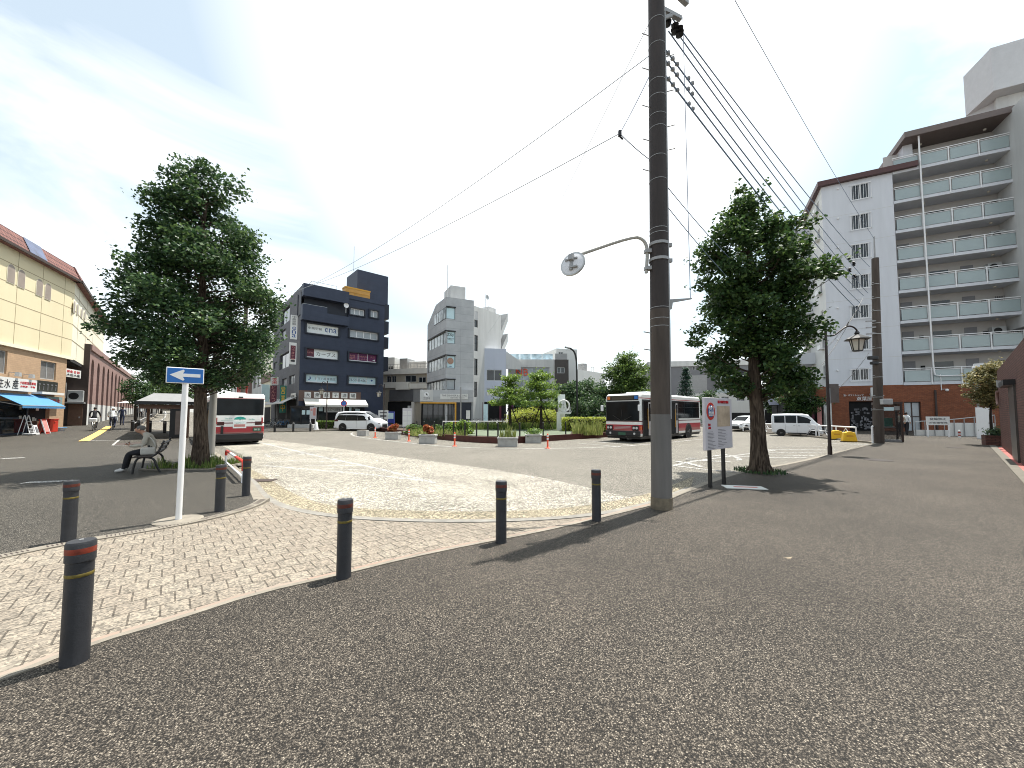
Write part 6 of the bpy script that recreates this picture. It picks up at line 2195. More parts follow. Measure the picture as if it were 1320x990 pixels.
# ================================================================== navy corner building
nA, nB, nC = V((-24.6, 43.8, 0)), V((-17.15, 50.5, 0)), V((-35.9, 56.7, 0))
nv = thing('navy_building', 'dark navy five storey corner building with signs in its windows', 'building', nA, yaw(nA, nB))
F1 = Face(nA, nB, nv); F2 = Face(nC, nA, nv)
NH = F1.uz(388, 367.5)[1]
NL_ = F1.L
NZ = -.1
hl = {}
holes = {
 'w5a': F1.rect(451.2, 396.7, 469.4, 408), 'w5b': F1.rect(477, 399.7, 486.8, 410.3),
 's4': F1.rect(395.2, 416.4, 436, 433.8), 'w4': F1.rect(450.5, 424.7, 486.8, 439),
 's3a': F1.rect(395.2, 449, 435.3, 464), 's3b': F1.rect(449.7, 454.2, 485.3, 467.9),
 's2a': F1.rect(394.2, 482.2, 434.2, 494.5), 's2b': F1.rect(449, 485, 484.2, 496.4),
 'bal': F1.rect(388, 376, 449, 415),
 'shop': (1.0, .1, F1.uz(470, 530)[0], F1.uz(410, 521)[1])}
b = MB(F1.M); wall(b, NL_, NH, [h for k, h in holes.items() if k not in ('bal',)] + [holes['bal']], .22, 0, NZ); b.build('front_wall', 'navy', nv)
q = MB(F1.M); a, c, b_, d = holes['bal']; q.box(a - .01, .22, c, b_ + .01, 1.6, c + .05); q.box(a, 1.5, c, b_, 1.55, d); q.build('balcony_recess', 'navyd', nv)
window(F1, nv, (a + 2.1, c + .3, a + 3.6, d - .4), 2, 1, 1.45, 'lgrey', 'curtain')
left_holes = [F2.rect(362.6, 402.7, 373.2, 412.6), F2.rect(355, 433, 359, 441), F2.rect(362.5, 427.5, 368, 437), F2.rect(360.5, 459, 372.5, 472), F2.rect(353, 468, 357, 474), F2.rect(372.5, 485, 379.5, 494), F2.rect(363.5, 489, 369, 498)]
b = MB(F2.M); wall(b, F2.L, NH, left_holes, .3, 0, NZ); b.build('side_wall', 'greytile', nv)
for i, rc in enumerate(left_holes):
 window(F2, nv, rc, 2, 1, .2, 'navyd', 'glass' if i in (0, 3) else 'curtain')
# core (back and roof)
q = MB(F1.M); D = F2.L
q.box(.35, .35, NZ, NL_ - .02, D - .05, NH - .02); q.build('core', 'navyd', nv)
for k in ('w5a', 'w5b', 'w4'):
 window(F1, nv, holes[k], {'w5a': 3, 'w5b': 2, 'w4': 4}[k], 1, .12, 'white', 'curtain', .09)
def hood(rc):
 a, c, b_, d = rc
 q = MB(F1.M)
 q.box(a - .18, -.22, d, b_ + .18, .0, d + .14); q.box(a - .18, -.22, c - .12, a - .003, .0, d - .003); q.box(b_ + .003, -.22, c - .12, b_ + .14, .0, d - .003); q.box(a - .003, -.18, c - .14, b_ + .003, .0, c - .003)
 q.build('window_surround', 'navyd', nv)
for k, rc in holes.items():
 if k not in ('bal', 'shop'):
  hood(rc)
def wsign(k, bg, texts, cols=2):
 rc = holes[k]
 s = signpanel(F1, nv, rc, bg, texts, .1, .05, 'window_sign')
 q = MB(F1.M); a, c, b_, d = rc
 q.box(a, .08, c, b_, .13, c + .12)
 for i in range(1, cols):
  u = a + (b_ - a) * i / cols
  q.box(u - .025, .085, c + .12, u + .025, .13, d)
 q.build('sill_bar', 'white', s)
wsign('s4', 'panel', [('中高受験', .27, .42, .28, 'greyink', {'fw': .42}), ('ena', .76, .32, .46, 'letterblue', {'fw': .38})], 3)
wsign('s3a', 'panel', [('カーブス', .62, .3, .48, 'ink', {'fw': .62})], 1)
a, c, b_, d = holes['s3a']
q = MB(F1.M); q.box(a, .085, c + .12, a + (b_ - a) * .24, .1, d); mp_ = q.build('maroon_field', 'maroon', nv)
q = MB(F1.M); q.text('Curves', a + (b_ - a) * .12, c + (d - c) * .48, .3, w=(b_ - a) * .19, y=.084); q.build('lettering', 'pinkish', mp_, fix=False)
wsign('s3b', 'purple', [('女性', .13, .52, .26, 'pinkish', {'fw': .2}), ('専門', .13, .2, .26, 'pinkish', {'fw': .2}), ('30分の', .48, .52, .24, 'pinkish', {'fw': .36}), ('フィットネス', .48, .2, .24, 'pinkish', {'fw': .36}), ('入口', .86, .56, .24, 'pinkish', {'fw': .18}), ('◀', .9, .18, .25, 'white', {'fw': .1})], 3)
wsign('s2a', 'paleblue', [('ヤマハ', .42, .36, .34, 'greyink', {'fw': .3}), ('音楽', .67, .36, .34, 'greyink', {'fw': .18}), ('教室', .87, .36, .34, 'greyink', {'fw': .18}), ('♪', .13, .3, .5, 'letterblue', {'fw': .09})], 3)
wsign('s2b', 'paleblue', [('03-5968-4567', .36, .36, .36, 'greyink', {'fw': .66}), ('◆', .86, .45, .3, 'letterblue', {'fw': .09})], 3)
# top balcony and header
q = MB(F1.M)
r0 = F1.rect(387.5, 390.5, 421.5, 416, .8); q.box(-.05, -.8, r0[1], r0[2], -.66, r0[3]); q.box(-.05, -.66, r0[1], .09, .0, r0[3])
r1_ = F1.rect(421.5, 404, 450, 419, .8); q.box(r0[2], -.8, r0[1], r1_[2], -.66, r1_[3]); q.box(r1_[2] - .12, -.66, r0[1], r1_[2], 0, r1_[3]); q.box(.09, -.66, r0[1], r1_[2] - .12, .0, r0[1] + .15)
bl = q.build('balcony', 'navy', nv)
q = MB(F1.M); q.box(-.02, -.72, r0[3], r0[2], -.6, r0[3] + .05); q.build('coping', 'lgrey', bl)
q = MB(F1.M); r2_ = F1.rect(391, 368, 450, 390, .8); q.box(.0, -.8, NH - 1.35, r2_[2], .0, NH + .1); q.build('header_band', 'navy', nv)
q = MB(F1.M); u, z = F1.uz(446, 394, .6); q.lathe([(.05, -.62), (.26, -.7), (.3, -.72), (.26, -.69), (.04, -.6)], (u, 0, z), 18, 'y'); q.box(u - .02, -.65, z - .9, u + .02, -.6, z); q.build('satellite_dish', 'white', nv, smooth=50)
q = MB(F1.M); q.box(r2_[2], -.1, NH - .5, NL_ + .05, .0, NH); q.build('parapet', 'navy', nv)
# roof structures
pu0, pz1 = F1.uz(461, 347, -2.0); pu1, _ = F1.uz(500.5, 355, -2.0)
q = MB(F1.M); q.box(pu0, 2, NH - .1, pu1, 6.2, pz1); q.build('stair_tower', 'navy', nv)
u0, z1 = F1.uz(445.5, 369.5, -.4); u1, _ = F1.uz(477.5, 374, -.4)
q = MB(F1.M); q.box(u0, .5, NH - .15, u1, 1.6, z1 - .02); tb = q.build('roof_enclosure', 'tan_box', nv)
q = MB(F1.M); q.box(u0 - .05, .45, z1 - .05, u1 + .05, 1.65, z1 + .12); q.bar((u0 + .2, .46, NH + .55), (u1, .46, NH + .55), .03)
for i in range(4):
 q.bar((u0 + .2 + (u1 - u0 - .3) * i / 3, .46, NH), (u0 + .2 + (u1 - u0 - .3) * i / 3, .46, NH + .55), .03)
q.build('enclosure_trim', 'ylw_frame', tb)
q = MB(F1.M); a = F1.uz(402, 366, -.3)[0]; b_ = F1.uz(434, 370, -.3)[0]
for z in (NH + .45, NH + .85):
 q.bar((a, .3, z), (b_, .3, z), .035)
 q.bar((a, .3, z), (a, 4, z), .035)
for i in range(6):
 q.bar((a + (b_ - a) * i / 5, .3, NH), (a + (b_ - a) * i / 5, .3, NH + .85), .03)
q.build('roof_railing', 'lgrey', nv)
q = MB(F1.M); u, z = F1.uz(456, 346, -3); q.cyl((u, 3, pz1), (u, 3, pz1 + 3.4), .025, n=6); q.build('antenna', 'grey', nv)
for (y0, y1) in ((392, 411), (414, 430), (434.5, 449), (460, 478)):
 _, z1 = F1.uz(497, y0, -.5); _, z0 = F1.uz(497, y1, -.5)
 q = MB(F1.M); q.box(NL_, .5, z0, NL_ + .85, 3.4, z1); q.build('side_balcony', 'navyd', nv)
# signs standing out at the corner
def vsign(px0, py0, px1, py1, bg, texts, name='projecting_sign'):
 rc = F1.rect(px0, py0, px1, py1)
 q = MB(F1.M); q.box(rc[0], .05, rc[1], rc[2], .25, rc[3]); s = q.build(name, bg, nv)
 for body, fz, h, mt in texts:
  n = len(body)
  q = MB(F1.M)
  for i, ch in enumerate(body):
   q.text(ch, (rc[0] + rc[2]) / 2, rc[1] + (rc[3] - rc[1]) * fz - i * h * 1.15 - h, h, w=(rc[2] - rc[0]) * .6, y=.048)
  q.build('lettering', mt, s, fix=False)
vsign(375.5, 405.5, 383, 437.5, 'panelw', [('中高受験', .97, .24, 'greyink'), ('ena', .52, .38, 'letterblue')])
vsign(373.7, 441, 381.8, 470, 'panelw', [('一', .2, .2, 'ink')])
rc = F1.rect(374.8, 445, 380.8, 463)
q = MB(F1.M); q.box(rc[0], .03, rc[1], rc[2], .05, rc[3]); q2 = q.build('maroon_field', 'maroon', nv)
q = MB(F1.M)
for i, ch in enumerate('カラオケ館'):
 q.text(ch, (rc[0] + rc[2]) / 2, rc[3] - .34 - i * .33, .24, w=(rc[2] - rc[0]) * .6, y=.028)
q.build('lettering', 'pinkish', q2, fix=False)
# ground floor shop: name boards, awnings, front
bb = F1.rect(383, 504, 465, 516.5, .12)
zt = F1.uz(410, 503.8, .12)[1]; zb = F1.uz(410, 514, .12)[1]
q = MB(F1.M); q.box(-.02, -.12, zb - .3, bb[2], .0, zt); q.build('name_band', 'nameband', nv)
for ch, x0, x1, y0, y1 in (('大', 392.7, 400.8, 505, 512.6), ('衆', 405, 413, 505.2, 512.8), ('餃', 416.8, 425, 505.6, 513.1), ('子', 428.8, 436.5, 506, 513.2), ('酒', 440, 447.8, 506.4, 513.5), ('場', 451, 459, 506.6, 513.7)):
 rc = F1.rect(x0, y0, x1, y1, .18)
 signpanel(F1, nv, rc, 'panelw', [(ch, .5, .17, .66, 'ink', {'fw': .66})], -.18, .06, 'name_tile')
for x0, x1 in ((391, 441), (443, 470.5)):
 ua = F1.uz(x0, 514)[0]; ub = F1.uz(x1, 516)[0]
 za = F1.uz(400, 513.8)[1]; zf = F1.uz(402, 521.2, 1.1)[1]
 q = MB(F1.M); q.add([(ua, -.13, za), (ub, -.13, za), (ub, -1.1, zf), (ua, -1.1, zf), (ua, -.13, za - .05), (ub, -.13, za - .05), (ub, -1.1, zf - .25), (ua, -1.1, zf - .25)], [(0, 1, 2, 3), (3, 2, 6, 7), (0, 3, 7, 4), (1, 5, 6, 2), (7, 6, 5, 4)]); q.build('awning', 'canvas', nv)
a, c, b_, d = holes['shop']
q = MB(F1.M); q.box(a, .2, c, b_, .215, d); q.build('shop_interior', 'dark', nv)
window(F1, nv, (a + .1, .15, a + 2.2, d), 2, 1, .1, 'brownd', 'glass', .08, 'shop_front')
window(F1, nv, (b_ - 3.2, .15, b_, d), 3, 1, .1, 'brownd', 'glass', .08, 'shop_front')
rc = F1.rect(418, 524, 441, 531.5, .05)
signpanel(F1, nv, rc, 'concl', [('生ビール餃子', .55, .25, .45, 'ink', {'fw': .7})], -.05, .05)
for x0, y0, x1, y1 in ((411, 524, 416, 530), (450, 525, 453, 530), (458, 527, 464, 531.5)):
 rc = F1.rect(x0, y0, x1, y1, .06); signpanel(F1, nv, rc, 'paleblue', [], -.06, .03, 'poster')
rc = F2.rect(377, 507, 383.5, 514, .2); signpanel(F2, nv, (F2.L - 3.2, rc[1], F2.L - .8, rc[3]), 'panelw', [('居酒屋', .5, .3, .4, 'ink', {'fw': .7})], -.2, .1)
q = MB(F2.M); zq = F2.uz(370, 519, 1)[1]; q.add([(2, -.02, zq + .75), (F2.L - .6, -.02, zq + .75), (F2.L - .6, -1.4, zq), (2, -1.4, zq), (2, -1.4, zq - .1), (F2.L - .6, -1.4, zq - .1)], [(0, 1, 2, 3), (3, 2, 5, 4)]); q.build('side_awning', 'concl', nv)
q = MB(F2.M); q.box(3, -.02, -.1, F2.L - 1, .0, zq + .4); q.build('side_shop_front', 'dark', nv)

# ------------------------------------------------------------------ shops up the street behind the navy building
dirS = (nC - nA).normalized()
def shop_block(label, t0, t1, H, m, depth=9, wins=(), off=0.0, name='shop_building'):
 nrm = V((-dirS.y, dirS.x, 0))   # towards the street
 P, Q = nA + dirS * t1 + nrm * off, nA + dirS * t0 + nrm * off
 r = thing(name, label, 'building', P, yaw(P, Q))
 f = Face(P, Q, r)
 hs = [(f.L * a, H * c, f.L * b_, H * d) for a, c, b_, d in wins]
 q = MB(f.M); wall(q, f.L, H, hs, .2, 0, -.1)
 # near end wall, roof, back
 q.box(0, .2, -.1, f.L - .01, depth, H - .01)
 q.quad((f.L, 0, -.1), (f.L, .2, -.1), (f.L, .2, H), (f.L, 0, H))
 q.quad((0, 0, H), (f.L, 0, H), (f.L, .2, H), (0, .2, H))
 q.build('wall', m, r)
 for h in hs:
  window(f, r, h, 2, 1, .12)
 q = MB(f.M); q.box(-.1, -.12, H - .35, f.L + .1, .1, H + .12); q.build('cornice', 'concl', r)
 q = MB(f.M); q.box(.3, -.02, 0, f.L - .3, .0, 2.6); q.build('shop_front', 'dark', r)
 return r, f
W2 = [(.12, .5, .4, .72), (.6, .5, .88, .72)]
r, f = shop_block('cream two storey shop with a brown top beside the navy building', 17.4, 26, 7.6, 'creamw', wins=W2)
q = MB(f.M); q.box(-.05, -.2, 6.6, f.L + .05, -.02, 7.9); q.build('brown_parapet', 'wood', r)
q = MB(f.M); q.box(f.L - 1.2, -1.1, 3.4, f.L - .9, -.1, 6.0); q.build('projecting_sign', 'paleblue', r)
r, f = shop_block('grey concrete block behind the cream shop up the street', 26.5, 38, 12.5, 'concl', wins=W2)
r, f = shop_block('red brown shop with a vertical red sign up the street', 38.5, 50, 9.0, 'brown', wins=W2, off=.4)
q = MB(f.M); q.box(f.L - 1.0, -1.3, 4.0, f.L - .7, -.1, 7.2); q.build('projecting_sign', 'red', r)
r, f = shop_block('pale shop at the far end of the street behind the left bus', 50.5, 66, 11.0, 'offwhite', wins=W2, off=1.0)
# hanging banners in front of the side shops
def banner(label, px, d, y0, y1, w_, m, text='', tm='white'):
 p = G(px, d)
 r = thing('shop_banner', label, 'banner sign', V((p.x, p.y, 0)), R(32))
 z1, z0 = at(px, y0, d).z, at(px, y1, d).z
 q = MB(); q.box(-w_ / 2, -.04, z0, w_ / 2, .04, z1); pn = q.build('panel', m, r)
 q = MB(); q.cyl((w_ / 2 + .05, 0, -.1), (w_ / 2 + .05, 0, z1 + .1), .03, n=8); q.build('pole', 'grey', r)
 if text:
  q = MB(); h = (z1 - z0) / len(text) * .8
  for i, ch in enumerate(text):
   q.text(ch, 0, z1 - (i + 1) * h * 1.2 + .05, h, w=w_ * .6, y=-.042)
  q.build('lettering', tm, pn, fix=False)
 return r
banner('dark maroon vertical banner left of the navy building', 352, 50, 497, 519, .75, 'maroon', 'とんかつ', 'pinkish')
banner('green and yellow vertical banner beside the navy building', 364.5, 47, 497, 532, .7, 'green', '営業中', 'yellow')
banner('white hanging sign above the maroon banner', 353, 50.5, 486, 496, .9, 'panelw', '薬', 'redink')
banner('red vertical sign above the roof of the left bus', 309, 47, 493, 507, .7, 'redsign', '焼肉店', 'pinkish')
# kiosk of dark glass
kp = on(386, 551.5)
ks = thing('glass_kiosk', 'dark framed glass kiosk on a stone base at the navy building corner', 'kiosk', kp + V((0, .8, 0)), R(8))
q = MB(); q.box(-1.35, -.9, -.02, 1.35, .9, .38); q.build('stone_base', 'concl', ks, bevel=.02)
q = MB(); q.box(-1.2, -.8, 2.32, 1.2, .8, 2.5); q.build('roof', 'black', ks)
for x, y in ((-1.1, -.7), (0, -.7), (1.1, -.7), (-1.1, .7), (1.1, .7)):
 q = MB(); q.box(x - .05, y - .05, .38, x + .05, y + .05, 2.32); q.build('post', 'black', ks)
for (x0, x1) in ((-1.05, -.05), (.05, 1.05)):
 q = MB(); q.box(x0, -.71, .45, x1, -.69, 2.3); q.build('pane', 'glass', ks)
for x in (.25, .75):
 q = MB(); q.box(x - .17, -.73, 1.5, x + .17, -.715, 2.0); q.build('poster', 'paleblue', ks)
q = MB(); q.box(-1.12, .68, .4, 1.12, .72, 2.3); q.build('back_panel', 'brownd', ks)
# hedge, lamps and signs on the far kerb
hg = bush('hedge', 'clipped green hedge in front of the navy building restaurant', 'hedge', on(420, 552.6) + V((0, .5, 0)), (1.15, .35, .82), 3200, .11, 'leaflt', 3, None, R(8), True)
def far_lamp(label, px, py, ytop, side=-1):
 p = on(px, py)
 r = thing('street_lamp', label, 'street lamp', p, R(10), 'ornate lamps in front of the shops')
 H = at(px, ytop, p.y).z
 q = MB(); q.tube([(0, 0, -.1), (0, 0, .5), (0, 0, .6), (0, 0, H)], [.09, .09, .06, .045], 10); q.build('post', 'lampbrown', r, smooth=50)
 q = MB(); q.tube(smooth_line([(0, 0, H - .5), (side * .15, 0, H - .2), (side * .4, 0, H - .05), (side * .55, 0, H - .3), (side * .55, 0, H - .5)], 2), .03, 8); q.build('arm', 'lampbrown', r, smooth=50)
 lantern(r, side * .55, H - 1.0, .95, topr=.36)
 return r
far_lamp('ornate lamp post with a lantern in front of the gyoza restaurant', 420.5, 553.5, 491)
far_lamp('ornate lamp post at the right corner of the navy building', 494.5, 552.5, 495)
def round_sign(label, px, py, yc, r_, ring='red', field='signblue'):
 p = on(px, py)
 t = thing('round_sign', label, 'road sign', p, R(8))
 zc = at(px, yc, p.y).z
 q = MB(); q.cyl((0, .04, -.1), (0, .04, zc + .2), .035, n=10); q.build('post', 'lgrey', t)
 q = MB(); q.lathe([(r_, -.01), (r_, .01)], (0, 0, zc), 24, 'y'); pn = q.build('sign_plate', ring, t)
 q = MB(); q.lathe([(r_ * .76, -.016), (r_ * .76, -.01)], (0, 0, zc), 24, 'y'); q.build('blue_field', field, pn)
 q = MB(); q.bar((-r_ * .55, -.018, zc + r_ * .55), (r_ * .55, -.018, zc - r_ * .55), r_ * .2, .008); q.build('slash', ring, pn)
 return t
round_sign('round no parking sign, blue with red slash, by the restaurant', 442.5, 553.8, 520, .3)
ib = thing('info_board', 'white information board on two white legs by the hedge', 'notice board', on(403, 553), R(8))
q = MB(); q.box(-.32, -.03, 1.05, .32, .03, 2.32); bd = q.build('board', 'noticewhite', ib)
q = MB(); q.box(-.24, -.035, 1.9, -.06, -.03, 2.1); q.box(.02, -.035, 1.4, .26, -.03, 2.2); q.build('print', 'pinkish', bd)
for x in (-.25, .25):
 q = MB(); q.box(x - .035, -.035, 0, x + .035, .035, 1.05); q.build('leg', 'white', ib)
cn = thing('sign_weight', 'white tapered sign weight standing beside the information board', 'sign base', on(407.5, 554))
q = MB(); q.lathe([(.22, 0), (.21, .1), (.1, .75), (.07, .8)], n=14); q.build('body', 'white', cn, smooth=50)
q = MB(); q.lathe([(.27, -.01), (.27, .05), (.22, .06)], n=14); q.build('base', 'offwhite', cn)
bx = thing('vending_machine', 'deep blue vending machine right of the navy building', 'vending machine', on(499, 550) + V((0, 1.5, 0)), R(12))
q = MB(); q.box(-.4, -.35, 0, .4, .35, 1.85); q.build('cabinet', 'deepblue', bx, bevel=.03)
q = MB(); q.box(-.32, -.36, .95, .32, -.35, 1.7); q.build('display', 'paleblue', bx)
q = MB(); q.box(-.3, -.365, .25, .3, -.35, .45); q.build('slot', 'black', bx)
ws = thing('wall_notice', 'white notice on posts behind the front of the minivan', 'notice board', on(490, 551.5) + V((0, 1.0, 0)), R(10))
q = MB(); q.box(-.55, -.03, .95, .55, .03, 2.0); bd = q.build('board', 'panelw', ws)
q = MB(); q.box(-.4, -.036, 1.65, .4, -.03, 1.8); q.box(-.35, -.036, 1.2, .35, -.03, 1.45); q.build('print', 'greyink', bd)
for x in (-.45, .45):
 q = MB(); q.box(x - .04, -.03, -.1, x + .04, .03, .95); q.build('leg', 'white', ws)
pst = post('black kerb post left of the glass kiosk', on(354, 556.5), .8, .09, 'black kerb posts before the navy building')
for px, lab in ((378, 'black kerb post in front of the glass kiosk'), (400, 'black kerb post by the information board')):
 dup(pst, lab, on(px, 555.5))
# parked bicycles in the dark of the side street
for i, (px, d, rz) in enumerate(((352, 46.5, 60), (357, 46, 75), (362, 45.5, 50), (368, 45, 65))):
 p = G(px, d)
 bicycle(['parked bicycle nearest the kiosk in the side street', 'second parked bicycle from the kiosk', 'third parked bicycle from the kiosk', 'parked bicycle farthest from the kiosk by the side shops'][3 - i], V((p.x, p.y, -.0)), R(rz), 'bicycles parked beside the navy building', ['black', 'lgrey', 'grey', 'awnblue'][i])
# ================================================================== centre: beige building, concrete building, white shops
def boxbuilding(name, label, P, Q, D, H, m, wins, z=ROAD, frame='lgrey', pane='glass', cols=2, depth=.15):
 r = thing(name, label, 'building', V((P[0], P[1], z)), yaw(P, Q))
 f = Face(P, Q, r, z)
 hs = [f.rect(*w) if len(w) == 4 else f.rect(*w[:4]) for w in wins]
 h = H if H < 60 else f.uz((P.x / P.y) * F_ + CX_ + 2, H)[1]
 q = MB(f.M); wall(q, f.L, h, hs, depth, 0, 0); q.build('front_wall', m, r, fix=False)
 q = MB(f.M); q.box(.01, depth + .08, 0, f.L - .01, D, h - .01); q.quad((0, 0, 0), (0, 0, h), (0, D, h), (0, D, 0)); q.quad((f.L, 0, 0), (f.L, D, 0), (f.L, D, h), (f.L, 0, h)); q.quad((0, 0, h), (f.L, 0, h), (f.L, D, h), (0, D, h)); q.build('wall', m, r, fix=False)
 for w, hh in zip(wins, hs):
  window(f, r, hh, w[4] if len(w) > 4 else cols, 1, depth * .7, frame, w[5] if len(w) > 5 else pane, .07)
 return r, f, h

# beige building
P, Q = G(491, 58), G(556, 56)
bg0, f, H = boxbuilding('beige_building', 'beige building with white balcony bands and a dark shop front', P, Q, 12, 478.5, 'beige', [(498.5, 484.5, 504, 493), (505, 484.5, 510.5, 493), (522.5, 484, 536.5, 492.5), (539.5, 486, 549, 493)])
def band(f, r, x0, y0, x1, y1, out, m, name):
 rc = f.rect(x0, y0, x1, y1, out); q = MB(f.M); q.box(rc[0], -out, rc[1], rc[2], -.005, rc[3]); return q.build(name, m, r)
band(f, bg0, 490, 476, 556, 481, .5, 'beigel', 'cornice')
band(f, bg0, 491, 493, 513, 500, .3, 'beigel', 'balcony')
band(f, bg0, 510, 492.5, 526, 502, .9, 'beigel', 'balcony')
band(f, bg0, 526, 494.5, 556, 500.5, .5, 'beigel', 'balcony')
band(f, bg0, 502, 502.5, 532, 517, .4, 'screen', 'facade_screen')
band(f, bg0, 532, 500.5, 545, 518, .25, 'grey', 'side_screen')
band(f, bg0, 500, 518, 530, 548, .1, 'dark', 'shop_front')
band(f, bg0, 530.3, 518, 533, 545, .5, 'beigel', 'pillar')
band(f, bg0, 525.5, 523, 529, 531, .5, 'panelw', 'wall_sign')
for x0, y0, x1, y1, m, nm in ((499.5, 460.5, 508.5, 477, 'offwhite', 'roof_hut'), (515, 462, 525, 477, 'grey', 'water_tank'), (527, 466, 549, 477, 'concl', 'roof_plant')):
 rc = f.rect(x0, y0, x1, y1, -3); q = MB(f.M); q.box(rc[0], 3, H - .02, rc[2], 5.5, rc[3]); o = q.build(nm, m, bg0, bevel=.08)
 if nm == 'roof_hut':
  q = MB(f.M); q.box(rc[0] + .25, 2.97, H + .7, rc[2] - .25, 3.0, H + 1.1); q.build('vent', 'black', o)
q = MB(f.M)
for i in range(16):
 q.cyl((f.L * i / 15, -.2, H), (f.L * i / 15, -.2, H + .95), .03, n=6)
q.bar((0, -.2, H + .95), (f.L, -.2, H + .95), .05); q.bar((0, -.2, H + .5), (f.L, -.2, H + .5), .03); q.build('roof_railing', 'grey', bg0)

# grey fair faced concrete building
g0, g1, g2 = V((-11.25, 50.1, 0)), V((-7.69, 43.8, 0)), V((-4.6, 45.25, 0))
g3, g4 = V((-4.75, 46.3, 0)), V((-1.5, 50.9, 0))
gb = thing('concrete_building', 'grey fair faced concrete building with corner windows and an ochre shop frame', 'building', V((g1.x, g1.y, ROAD)), yaw(g1, g2))
FL, FR, FS = Face(g0, g1, gb, ROAD), Face(g1, g2, gb, ROAD), Face(g3, g4, gb, ROAD)
GH = FR.uz(580, 383.3)[1]
lw = [FL.rect(560.2, 404.1, 574.2, 413.6), FL.rect(551.7, 438, 574.2, 443.6), FL.rect(551.7, 465.6, 574.2, 474.5), FL.rect(550.6, 494.5, 574.2, 502.5)]
lw = [(a, lw[i][1], FL.L - .02, lw[i][3]) for i, (a, c, b_, d) in enumerate(lw)]
rw = [FR.rect(574, 395.3, 586.8, 411.8), FR.rect(574, 426.5, 586.8, 443.3), FR.rect(574, 458, 586.8, 474.8), FR.rect(574, 489, 586.5, 502.4)]
rw = [(.02, c, b_, d) for a, c, b_, d in rw]
lw = [(l[0], r_[1], l[2], r_[3]) for l, r_ in zip(lw, rw)]
q = MB(FL.M); wall(q, FL.L, GH - 1.9, [l for l in lw if l[3] < GH - 1.9], .2, 0, 0)
zc_ = GH - 1.9
uc_ = FL.uz(562, 392)[0]
ul = FL.uz(549.7, 418)[0]
top_h = [l for l in lw if l[3] >= GH - 1.9]
q.add([(0, 0, zc_), (FL.L, 0, zc_), (FL.L, 0, GH), (uc_, 0, GH)], [(0, 1, 2, 3)])
q.build('left_wall', 'conc', gb, fix=False)
q = MB(FR.M); wall(q, FR.L, GH, rw, .2, 0, 0); q.build('front_wall', 'conc', gb, fix=False)
sl = [FS.rect(611.6, 400.6, 616, 422.5), FS.rect(611.6, 431.5, 616, 453), FS.rect(611.4, 462, 615.6, 484), FS.rect(611.2, 492, 615, 512)]
q = MB(FS.M); wall(q, FS.L, GH - .3, sl, .2, 0, 0); q.build('side_wall', 'concl', gb, fix=False)  # paler than the front: sunlit tone put into this side's colour
for s in sl:
 window(FS, gb, s, 1, 2, .12, 'black', 'glass')
q = MB()
ang = gb.rotation_euler.z
iv = (Matrix.Translation(gb.location) @ Matrix.Rotation(ang, 4, 'Z')).inverted()
L2 = lambda p: iv @ V((p.x, p.y, ROAD))
n2 = V((g4 - g3).normalized())
back = [g0 + V((.3, .15, 0)), g1 + V((.1, .5, 0)), g2 + V((-.3, .4, 0)), g3 + V((-.3, .2, 0)), g4 + V((-.35, .1, 0)), g4 + V((-4, 3, 0)), g0 + V((3, 3, 0))]
q.prism([L2(p)[:2] for p in back], 0, GH - 2.0); q.build('core', 'conc', gb)
q = MB(); q.prism([L2(p)[:2] for p in (g0.lerp(g1, uc_ / FL.L) + V((.2, .1, 0)), g1 + V((.05, .3, 0)), g2, g3, g4 + V((-.02, .1, 0)), g4 + V((-3, 2, 0)))], GH - 2.0, GH - .32); q.build('core', 'conc', gb)
q = MB(); p_ = [L2(p)[:2] for p in (g2 + V((-.01, 0, 0)), g3, g3 + V((-.5, 0, 0)), g2 + V((-.5, 0, 0)))]; q.prism(p_, 0, GH - .001); q.build('return_wall', 'conc', gb)
for l, r_ in zip(lw, rw):
 if l in top_h:
  continue
 window(FL, gb, l, 6, 1, .12, 'black', 'glasswin', .06)
for i, r_ in enumerate(rw):
 w_ = window(FR, gb, r_, 1, 1, .12, 'black', 'paleblue' if i < 3 else 'curtain', .05)
 q = MB(FR.M); a, c, b_, d = r_
 if i == 1:
  q.text('ZXy', (a + b_) / 2, c + (d - c) * .56, .42, y=.08, maxw=.8); q.text('WORKPLACE', (a + b_) / 2, c + (d - c) * .38, .11, y=.08, maxw=.8); q.box(a + .3, .07, c + .42, b_ - .3, .08, c + .46); q.build('lettering', 'ink', w_, fix=False)
 if i == 2:
  q.lathe([(.38, .06), (.38, .08)], ((a + b_) / 2, 0, (c + d) / 2 + .12), 24, 'y'); q.build('round_print', 'tanprint', w_)
  q = MB(FR.M); q.text('cafe', (a + b_) / 2, c + .14, .14, y=.08); q.build('lettering', 'letterblue', w_, fix=False)
for (l, r_) in list(zip(lw, rw)):
 q = MB(FR.M); q.box(-.03, -.1, r_[3], r_[2] + .05, .0, r_[3] + .1); q.build('window_hood', 'black', gb)
 if l not in top_h:
  q = MB(FL.M); q.box(l[0], -.1, l[3], FL.L + .03, .0, l[3] + .1); q.build('window_hood', 'black', gb)
 else:
  q = MB(FL.M); q.box(l[0], -.03, l[1], l[2], -.005, l[3]); w_ = q.build('window', 'black', gb)
  n = 5
  for i in range(n):
   q = MB(FL.M); q.box(l[0] + (l[2] - l[0]) * (i + .08) / n, -.04, l[1] + .06, l[0] + (l[2] - l[0]) * (i + .92) / n, -.03, l[3] - .06); q.build('pane', 'glasswin', w_)
